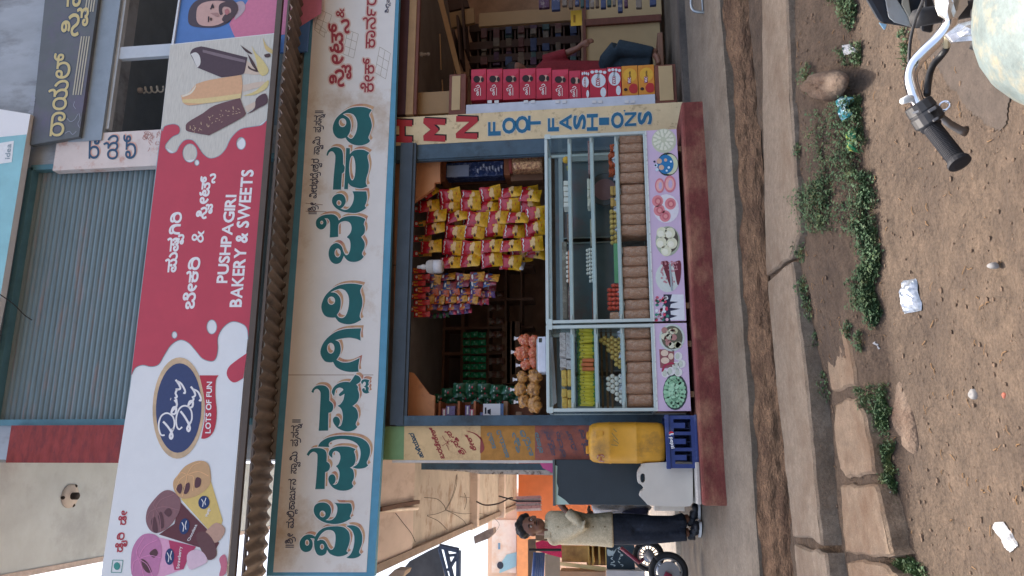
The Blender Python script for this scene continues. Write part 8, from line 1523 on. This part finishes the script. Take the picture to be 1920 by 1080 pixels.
for i in range(12):
    xa, xb, ya = bs[i], bs[i+1]-.8, tops[i]; yb = ya+58-.2*i; m = M_bxo if i > 9 else M_bxr
    t = thing('shoe_box', lab[i], 'shoe box', at(xb, (ya+yb)/2, FY), 'shoe boxes stacked at the shop front')
    b = B(); b.bpx(xa, ya, xb, yb, FY, .26); b.obj('box', m, t, bev=.004)
    pf = lambda c, n, mm, l=1: paint([orient(q) for q in c], FY-.0015*l, n, mm, t)
    cx, h = (xa+xb)/2, xb-xa
    if i < 7:
        b = B(); b.flat([orient([(xa+1, ya+1), (xb-1, ya+1), (xb-1, ya+7), (xa+1, ya+28)])], FY-.001); b.obj('gloss_print', mat('shoebox_pink', (190, 62, 84)), t, fix=False)
        pf([ell(cx+3, ya+19, h*.22, 6)], 'face_print', P('face_print', (196, 158, 140)), 2); pf([ell(cx-3.5, ya+19, h*.22, 6.4)], 'hair_print', P('hair_print', (44, 34, 36)), 3); pf([ell(cx+7, ya+19.5, h*.1, 4.6)], 'beard_print', P('hair_print', (44, 34, 36)), 3)
        b = B(); x0 = cx-1
        for q in ([(x0, ya+50), (x0-3, ya+47), (x0, ya+45), (x0+1, ya+49)], [(x0+1, ya+44), (x0-3, ya+43)], [(x0+1, ya+42), (x0-3, ya+40), (x0+1, ya+38)], [(x0-5, ya+42), (x0-7, ya+38), (x0-3, ya+36)], [(x0-2, ya+36), (x0+3, ya+33), (x0, ya+30), (x0-4, ya+33)]): b.flat([ribbon(curve_pts(q), 1.3)], FY-.003)
        b.flat([orient([(x0+4, ya+35), (x0+5, ya+35), (x0+5, ya+50), (x0+4, ya+50)])], FY-.003); b.obj('script_print', M_wht, t, fix=False)
    elif i < 10:
        W_ = P('foot_print', (206, 214, 218)); s = .8 if i == 7 else 1
        pf([ell(cx, ya+22, h*.42, 13*s)], 'footprint', W_); pf([ell(cx+h*.28, ya+44, h*.17, 9*s)], 'heel_print', W_)
        pf([ell(cx+(k-1.5)*h*.24, ya+5+abs(k-1.2)*.9, h*.11, 2.9, 10) for k in range(4)], 'toe_print', W_)
        pf([[(cx-1-h*.12, ya+18), (cx-1+h*.12, ya+18), (cx-1+h*.12, ya+32), (cx-1-h*.12, ya+32)]], 'brand_patch', P('brand_maroon', (150, 40, 60)), 2); paint(etext('VKC', (cx-1+h*.09, ya+31), (cx-1+h*.09, ya+19), h*.17, .15), FY-.0045, 'lettering', M_bw, t)
        paint(etext('Pride', (cx-1+h*.09, ya+17), (cx-1+h*.09, ya+7), h*.14, .1), FY-.003, 'lettering', P('print_ink', (40, 40, 46)), t)
    else:
        pf([ell(cx, ya+18, h*.42, 13)], 'sun_print', P('sun_yellow', (216, 166, 60))); pf([smooth_pts([(cx+1, ya+50), (cx-2, ya+42), (cx+4, ya+34), (cx+13, ya+36), (cx+14, ya+48), (cx+8, ya+52)])], 'shoe_print', P('shoe_red', (176, 50, 50)), 2); pf([ell(cx-8, ya+45, 3.5, 3)], 'shoe_print', P('shoe_dark', (50, 34, 34)), 2)
        pf([[(cx-1-h*.11, ya+22), (cx-1+h*.11, ya+22), (cx-1+h*.11, ya+34), (cx-1-h*.11, ya+34)]], 'brand_patch', P('brand_maroon', (150, 40, 60)), 2); paint(etext('VKC', (cx-1+h*.08, ya+33), (cx-1+h*.08, ya+23), h*.16, .15), FY-.0045, 'lettering', M_bw, t); paint(etext('pride', (cx-1+h*.08, ya+21), (cx-1+h*.08, ya+11), h*.13, .1), FY-.003, 'lettering', P('print_ink', (40, 40, 46)), t)
# inside: shelving, cream cupboard, bulb
t = thing('shoe_rack', 'dark shelving full of small boxes inside the footwear shop', 'rack', at(1090, 80, 9.0))
for x in (895, 918, 941, 964, 987, 1010, 1033, 1056, 1084): b = B(); b.bpx(x, 46, x+3, 128, 8.9, .35); b.obj('shelf', M_wd2, t)
for y in (44, 78, 104, 128): b = B(); b.bpx(880, y, 1088, y+3, 8.88, .4); b.obj('upright', M_wd2, t)
bx = B().box(-.075, .075, -.1, .1, -.05, .05); cols = [(96, 56, 52), (58, 68, 98), (100, 82, 66), (76, 46, 68), (54, 78, 76), (116, 104, 92)]
ob = []; rg = random.Random(44)
for k, c in enumerate(cols): ob.append(B().box(-.07, .07, -.1, .1, -.045, .045).obj('boxed_shoes', mat('boxed_%d' % k, c, rough=.6, var=.3, scale=9, c2=(170, 160, 150), amt=.2, sc2=11), bev=.004))
us = [0]*6
for x in (917, 940, 963, 986, 1009, 1032, 1055, 1083):
    for y in (54, 62, 70, 86, 95, 112, 121):
        k = rg.randrange(6); o = dup(ob[k], (0, 0, 0)) if us[k] else ob[k]; us[k] = 1; o.location = at(x-7.5, y, 8.95+rg.uniform(0, .05)); o.scale = (rg.uniform(.7, 1), 1, rg.uniform(.7, 1.05)); tag(o, 'small %s box on the dark shelving of the footwear shop' % ['brown red', 'slate blue', 'tan', 'plum', 'grey green', 'pale grey'][k], 'box', '%s boxes on the shoe shelving' % ['brown red', 'slate blue', 'tan', 'plum', 'grey green', 'pale grey'][k])
t = thing('cream_cupboard', 'cream cupboard with a brown rail inside the footwear shop', 'cupboard', at(1240, 60, 8.4))
for nm, q, m in (('lower_panel', (1098, 43, 1239, 126, 8.4, .05), M_tan), ('upper_panel', (1098, -60, 1239, 33, 8.4, .05), M_tan), ('rail', (1096, 31, 1240, 43, 8.36, .06), M_fw_), ('side_rail', (1092, -60, 1098, 126, 8.36, .06), M_fw_), ('tall_panel', (898, 18, 1092, 43, 8.5, .05), mat('tan_board', (154, 124, 88)))):
    b = B(); b.bpx(*q); b.obj(nm, m, t, bev=.003)
t = thing('side_shelves', 'dark sloping side shelves with a tan edge in the footwear shop', 'shelves', at(860, 100, 8.5))
b = B(); b.prism([(806, -60), (816, -60), (866, 142), (857, 142)], 8.0, .05); b.obj('edge_board', mat('tan_strip', (172, 138, 100)), t)
for k in range(3): b = B(); b.prism([(846+k*9, 52-k*24), (850+k*9, 52-k*24), (856+k*9, 132-k*20), (852+k*9, 132-k*20)], 8.3+.1*k, .3); b.obj('shelf', M_wd2, t)
b = B(); b.prism([(842, 24), (888, 14), (890, 42), (846, 52)], 8.6, .05); b.obj('cream_panel', mat('tan_board', (154, 124, 88)), t)
b = B(); b.prism([(830, -60), (860, -60), (880, 12), (842, 20)], 8.7, .05); b.obj('back_board', M_wd2, t)
t = thing('socket_bulb', 'small white bulb hanging inside the footwear shop', 'bulb', at(808, 101, 7.8)); c = at(808, 101, 7.8)
b = B(); b.ball(c+Vector((0, 0, .035)), .022, n=12, m=8); b.obj('globe', mat('bulb_white', (206, 200, 196)), t, smooth=True); b = B(); b.lathe(c+Vector((0, 0, .05)), [(.012, 0), (.018, .02), (.016, .05), (.03, .055), (.03, .08), (.004, .09), (.004, .5)], 12); b.obj('socket', mat('socket_white', (200, 194, 186)), t, smooth=True)
b = B(); b.tube([at(825, 64, 7.9), at(827, 130, 7.9)], .008, 6); b.tube([at(829, 150, 7.9), at(830, 172, 7.9)], .008, 6); tag(b.obj('curtain_rod', mat('rod_tan', (166, 134, 96))), 'thin tan rod near the bulb in the footwear shop', 'rod')
b = B(); b.bpx(1070, 19, 1091, 48, 7.9, .006); o = b.obj('yellow_card', mat('card_yellow', (226, 184, 66), var=.06), bev=.002); tag(o, 'yellow card hanging beside the cream cupboard', 'card'); b = B(); b.flat([orient([(1075, 28), (1079, 28), (1079, 42), (1075, 42)])], 7.896); b.obj('lettering', mat('card_ochre', (150, 110, 40)), o, fix=False)
rg = random.Random(50)
for k, (x, w_, y1, c) in enumerate(((1010, 20, 14, 3), (1034, 16, 18, 1), (1054, 9, 10, 5), (1066, 8, 14, 2), (1078, 8, 9, 1), (1088, 7, 12, 4), (1098, 7, 14, 1), (1106, 8, 13, 5), (1116, 7, 12, 2), (1126, 10, 14, 1), (1138, 8, 10, 4), (1148, 6, 9, 5), (1158, 9, 21, 1), (1170, 7, 12, 3), (1192, 11, 14, 5), (1218, 12, 9, 1))):
    b = B(); b.bpx(x, -30, x+w_, y1, 7.7+.01*(k % 3), .05); o = b.obj('hanging_slippers', mat('boxed_%d' % c, (90, 90, 90)), bev=.008); tag(o, 'dark blister packed slippers in the row hanging above the cream cupboard', 'slippers', 'slippers hanging above the cream cupboard')
# seated shopkeeper
SYp = 7.75; QS = lambda x, y, d=0: at(x, y, SYp+d)
t = thing('person', 'seated person in a red shirt and dark trousers behind the shoe box stack', 'person', QS(1238, 112))
flesh('body', M_skin, t, [('b', QS(968, 132), .10, (.9, 1, 1.15)), ('t', [QS(985, 136), QS(1010, 138)], .055), ('r', [[QS(x, 138)+Vector((math.cos(a)*rx, math.sin(a)*.09, 0)) for a in [k*6.283/14 for k in range(14)]] for x, rx in ((1010, .1), (1040, .15), (1130, .14))]), ('t', [QS(1030, 112), QS(1062, 100, -.05), QS(1084, 90, -.12), QS(1092, 82, -.14)], [.045, .042, .032, .03]), ('t', [QS(1140, 112), QS(1160, 92, -.2), QS(1232, 98, -.25)], [.07, .06, .04]), ('t', [QS(1222, 98, -.25), QS(1232, 108, -.3), QS(1236, 120, -.36)], [.03, .035, .028])]+hand(QS(1090, 84, -.14), (.3, -.2, -1), (0, -1, 0), .6), .011, 3)
flesh('hair', M_hair, t, [('b', QS(962, 132), .105, (.95, 1, .9))], .012, 1)
flesh('shirt', mat('shirt_red', (120, 30, 38), rough=.85, var=.12, bump=.4), t, [('r', [[QS(x, 140)+Vector((math.cos(a)*rx, math.sin(a)*.11, 0)) for a in [k*6.283/14 for k in range(14)]] for x, rx in ((1006, .08), (1016, .16), (1040, .19), (1090, .17), (1140, .17))]), ('t', [QS(1020, 116), QS(1042, 108, -.03), QS(1062, 101, -.05)], [.08, .072, .062])], .012, 3)
flesh('trousers', mat('trouser_teal', (34, 50, 60), rough=.85, var=.15, bump=.3), t, [('t', [QS(1138, 134), QS(1142, 112, -.12), QS(1158, 88, -.24)], [.12, .11, .09]), ('t', [QS(1158, 90, -.24), QS(1195, 96, -.26), QS(1224, 100, -.26)], [.095, .085, .07]), ('t', [QS(1150, 124, -.05), QS(1190, 122, -.15), QS(1222, 122, -.2)], [.1, .1, .08])], .013, 3)
b = B(); b.bpx(1236, 60, 1246, 210, 7.75, .5); tag(b.obj('low_bench', M_wood, bev=.01), 'low dark bench the seated person rests on', 'bench')
# tubular guard of a parked two wheeler at the frame edge
b = B(); gp = lambda x, y: at(x, y, 6.1); b.tube([gp(x, y) for x, y in curve_pts([(1300, -40), (1297, -8), (1296, 10), (1303, 21), (1330, 23), (1352, 19), (1362, 6), (1366, -40)])], .014, 8); b.tube([gp(1318, 22), gp(1314, -40)], .01, 6)
tag(b.obj('crash_guard', mat('guard_steel', (150, 156, 160), rough=.3, metal=.7), smooth=True), 'bent steel crash guard of a two wheeler standing on the pavement', 'crash guard')
# ================================================================ the motorcycle in front
def dp(x, y, d): return CAM+ray(x, y)*(d/FPX)
bz2 = lambda L, ds: [dp(1600+x/3.272, y/3.272, d) for (x, y), d in zip(L, ds)]
M_chr = mat('chrome', (222, 222, 224), rough=.12, var=.03, metal=1.0); M_blk = mat('black_plastic', (36, 36, 38), rough=.5, var=.2, scale=40); M_tank = mat('tank_paint', (112, 124, 122), rough=.5, var=.25, scale=14, c2=(150, 142, 120), amt=.4, sc2=26, spec=.5, metal=.2, bump=.15, dist=.004)
mo = thing('motorcycle', 'motorcycle with a chrome handlebar and a dusty pale tank parked facing the shop', 'motorcycle', (dp(1800, -60, 1.5).x, 1.2, 0))
path = bz2([(520, -60), (545, 20), (600, 60), (588, 140), (530, 230), (430, 330), (372, 400), (352, 480), (372, 570), (400, 640), (470, 770), (560, 880)], [1.40, 1.40, 1.40, 1.42, 1.44, 1.46, 1.47, 1.47, 1.46, 1.45, 1.42, 1.40])
b = B(); b.tube([Vector(p) for p in curve_pts3([tuple(p) for p in path], 6)], .0127, 16); b.obj('handlebar', M_chr, mo, smooth=True)
g0, g1 = bz2([(468, 765), (655, 1005)], [1.42, 1.36]); gd = (g1-g0).normalized(); L_ = (g1-g0).length
b = B(); b.lathe(g0, [(.012, -.004), (.0195, 0), (.0195, .006), (.0155, .01)]+[q for k in range(26) for q in ((.0152, .012+k*.0036), (.0163, .0138+k*.0036))]+[(.0165, L_-.012), (.0205, L_-.006), (.0205, L_), (.012, L_+.002)], 20, gd); b.obj('grip', mat('rubber_black', (30, 30, 34), rough=.7, var=.2), mo, smooth=False)
h0, h1 = bz2([(385, 640), (470, 765)], [1.45, 1.42]); hc = (h0+h1)/2; ha = (h1-h0)*.5; vdir = (hc-CAM).normalized(); hs = ha.cross(vdir).normalized(); 
b = B(); b.rings([[hc+ha*t*1.05+(hs*math.cos(a)*(1.0 if math.cos(a)*sg < 0 else 1.25)-vdir*math.sin(a))*r for a in [k*6.283/16 for k in range(16)]] for sg in (1,) for t, r in ((-1, .018), (-.92, .023), (-.2, .024), (-.1, .022), (.1, .025), (.8, .025), (1, .02))]); b.obj('switch_housing', M_blk, mo, bev=.003)
b = B(); sp_ = bz2([(470, 680), (500, 660)], [1.40, 1.40]); b.obox(sp_[0]+(sp_[1]-sp_[0])*.5, hs*.008, ha.normalized()*.004, vdir*.006); b.obox(sp_[0]+ha*.8, hs*.006, ha.normalized()*.003, vdir*.006); b.obj('switch_button', mat('switch_grey', (56, 56, 58), rough=.4), mo, bev=.002)
b = B(); b.flat([orient([(361, 688), (398, 676), (402, 688), (366, 700)])], 0, lambda x, y: dp(1600+x/3.272, y/3.272, 1.415)); b.obj('switch_marking', M_wht, mo, fix=False)
b = B(); c = bz2([(560, 650)], [1.43])[0]; b.tube([c+(hs*math.cos(a)*1.0+ha.normalized()*math.sin(a))*.0095 for a in [k*6.283/16 for k in range(17)]], .0028, 6); b.obj('cable_ring', M_chr, mo, smooth=True)
l = bz2([(520, 705), (590, 760), (660, 800), (690, 805)], [1.46, 1.47, 1.47, 1.47]); b = B(); b.tube(l, [.007, .0075, .008, .011], 10); b.obj('clutch_lever', mat('lever_grey', (110, 104, 100), rough=.35, metal=.7), mo, smooth=True)
b = B(); b.tube(bz2([(300, 622), (340, 605), (380, 610)], [1.44, 1.45, 1.46]), [.006, .008, .008], 8); b.obj('mirror_stem', mat('mirror_white', (214, 214, 210), rough=.3), mo, smooth=True)
b = B(); b.tube([Vector(p) for p in curve_pts3([tuple(p) for p in bz2([(440, -40), (425, 10), (380, 120), (348, 260), (342, 400), (350, 470)], [1.40, 1.42, 1.46, 1.50, 1.52, 1.52])])], .0034, 8); b.obj('cable', M_blk, mo, smooth=True)
b = B(); b.tube([Vector(p) for p in curve_pts3([tuple(p) for p in bz2([(578, 215), (572, 290), (540, 340), (490, 400), (465, 470), (452, 580)], [1.43, 1.45, 1.47, 1.48, 1.48, 1.45])])], [.005]*4+[.0065]*17, 8); b.obj('wire_sleeve', M_blk, mo, smooth=True)
b = B(); b.tube(bz2([(575, 215), (572, 285)], [1.425, 1.445]), .0068, 8); b.obj('wire_tape', mat('tape_pale', (190, 176, 140)), mo)
b = B(); b.ball(dp(1775, 2, 1.36), .03, 1.2, .8, .6, 12, 8, .2); b.obox(dp(1790, 6, 1.37), (.018, 0, 0), (0, .02, 0), (0, 0, .012)); b.obj('bar_clamp', mat('clamp_alloy', (206, 204, 196), rough=.3, metal=.8), mo, bev=.004)
def dpr(px, d, off, m, nm, bev=.006):
    cs = [orient([(1600+x/3.272, y/3.272) for x, y in px])]; vs, tr = fill2d(cs); q = B(); q.extr(vs, tr, cs, lambda x, y: dp(x, y, d), off); return q.obj(nm, m, mo, bev=bev)
fw = (dp(1690, 0, 1.7)-CAM).normalized()
dpr([(60, -120), (70, -10), (155, 138), (360, 172), (430, 180), (470, 90), (440, -120)], 1.72, fw*.2, mat('cowl_grey', (40, 44, 50), rough=.5, var=.3, scale=20), 'headlamp_cowl', .012)
dpr([(190, -120), (196, 0), (215, 105), (250, 138), (358, 166), (332, 92), (270, 0), (255, -120)], 1.712, fw*.006, mat('cowl_plate', (165, 168, 166), rough=.35, var=.2, c2=(150, 144, 128), amt=.4, sc2=30), 'cowl_plate', .002)
dpr([(300, -60), (296, 30), (330, 90), (352, 150), (372, 150), (350, 60), (330, -60)], 1.705, fw*.01, mat('cowl_cream', (170, 164, 146), rough=.4, var=.2), 'cowl_rib', .002)
dpr([(430, -60), (436, 60), (410, 190), (485, 205), (490, 150), (560, 60), (560, -60)], 1.62, fw*.12, M_blk, 'fork_yoke', .006)
dpr([(155, 138), (205, 150), (195, 182), (186, 182)], 1.72, fw*.03, mat('lens_blue', (150, 190, 214), rough=.2), 'indicator_lens', .002)
# tank, seat and the rest of the machine
c = dp(2082, -6, .95); R = []
ah = dp(1690, -60, 1.85)-c; ah.z = 0; ah.normalize()
ax = (ah+Vector((0, 0, .05))).normalized(); sx_ = Vector((ah.y, -ah.x, 0)); uz = sx_.cross(ax).normalized()
for k in range(25):
    t_ = k/24; a_ = -1+2*t_; w_ = (1-abs(a_)**2.6)**.5 if abs(a_) < 1 else .01; w_ = max(w_, .01); ww = .150*w_*(1 if a_ > 0 else 1-.25*a_*a_); hh = .125*w_
    ring = []
    for j in range(36):
        th = 6.283*j/36; cc, ss = math.cos(th), math.sin(th); q = (abs(cc)**2.5+abs(ss)**2.5)**(-1/2.5); ring.append(c+ax*a_*.2+sx_*cc*q*ww+uz*ss*q*hh*(1 if ss > 0 else 1.1))
    R.append(ring)
b = B(); b.rings(R); b.obj('tank', M_tank, mo, smooth=True)
kc = dp(1824, 56, 1.16); b = B(); kx = (kc-CAM).normalized(); R = []
for h, r in ((0, .022), (.004, .024), (.012, .022), (.016, .012), (.026, .010), (.03, .004)): R.append([kc-kx*h+(Vector((1, 0, 0))*math.cos(a)*.75+Vector((0, .45, .9))*math.sin(a)*1.5)*r*(1+.12*(j % 2)) for j, a in [(j, j*6.283/14) for j in range(14)]])
b.rings(R); b.obj('ignition_lock', mat('lock_chrome', (190, 188, 186), rough=.25, var=.4, scale=60, metal=.8), mo, bev=.001)
b = B(); b.tube([dp(1838, 90, 1.17), dp(1846, 60, 1.17), dp(1840, 20, 1.19)], .016, 8); b.obj('tank_bracket', M_blk, mo, smooth=True)
T0 = c-ax*.22; hz = 0
b = B(); b.rings([[T0-ax*d+sx_*math.cos(a)*w_+uz*(math.sin(a)*h-.02) for a in [k*6.283/14 for k in range(14)]] for d, w_, h in ((0, .09, .05), (.15, .12, .06), (.5, .13, .06), (.62, .08, .05))]); b.obj('seat', M_blk, mo, smooth=True)
G = lambda f, s_, z: Vector((c.x, c.y, 0))+ah*f+sx_*s_+Vector((0, 0, z))
b = B(); b.rings([[G(dy, dx*w_, z) for dx, dy in ((-1, -.2), (1, -.2), (1, .2), (-1, .2))] for z, w_ in ((.3, .13), (.45, .15), (c.z-.14, .08))]); b.obj('engine', M_rim, mo, bev=.02)
for f in (.95, -.55): wheel(G(f, 0, .3), .3, sx_, 6, mo, .045, .015)
b = B()
for s in (-.07, .07): b.tube([G(.95, s, .3), G(.55, s, c.z+.02)], .018, 8)
b.obj('fork', M_blk, mo, smooth=True); b = B(); b.tube([G(.5, 0, c.z-.1), G(0, 0, .5), G(-.55, 0, .3)], .03, 8); b.obj('main_frame', M_blk, mo, smooth=True)
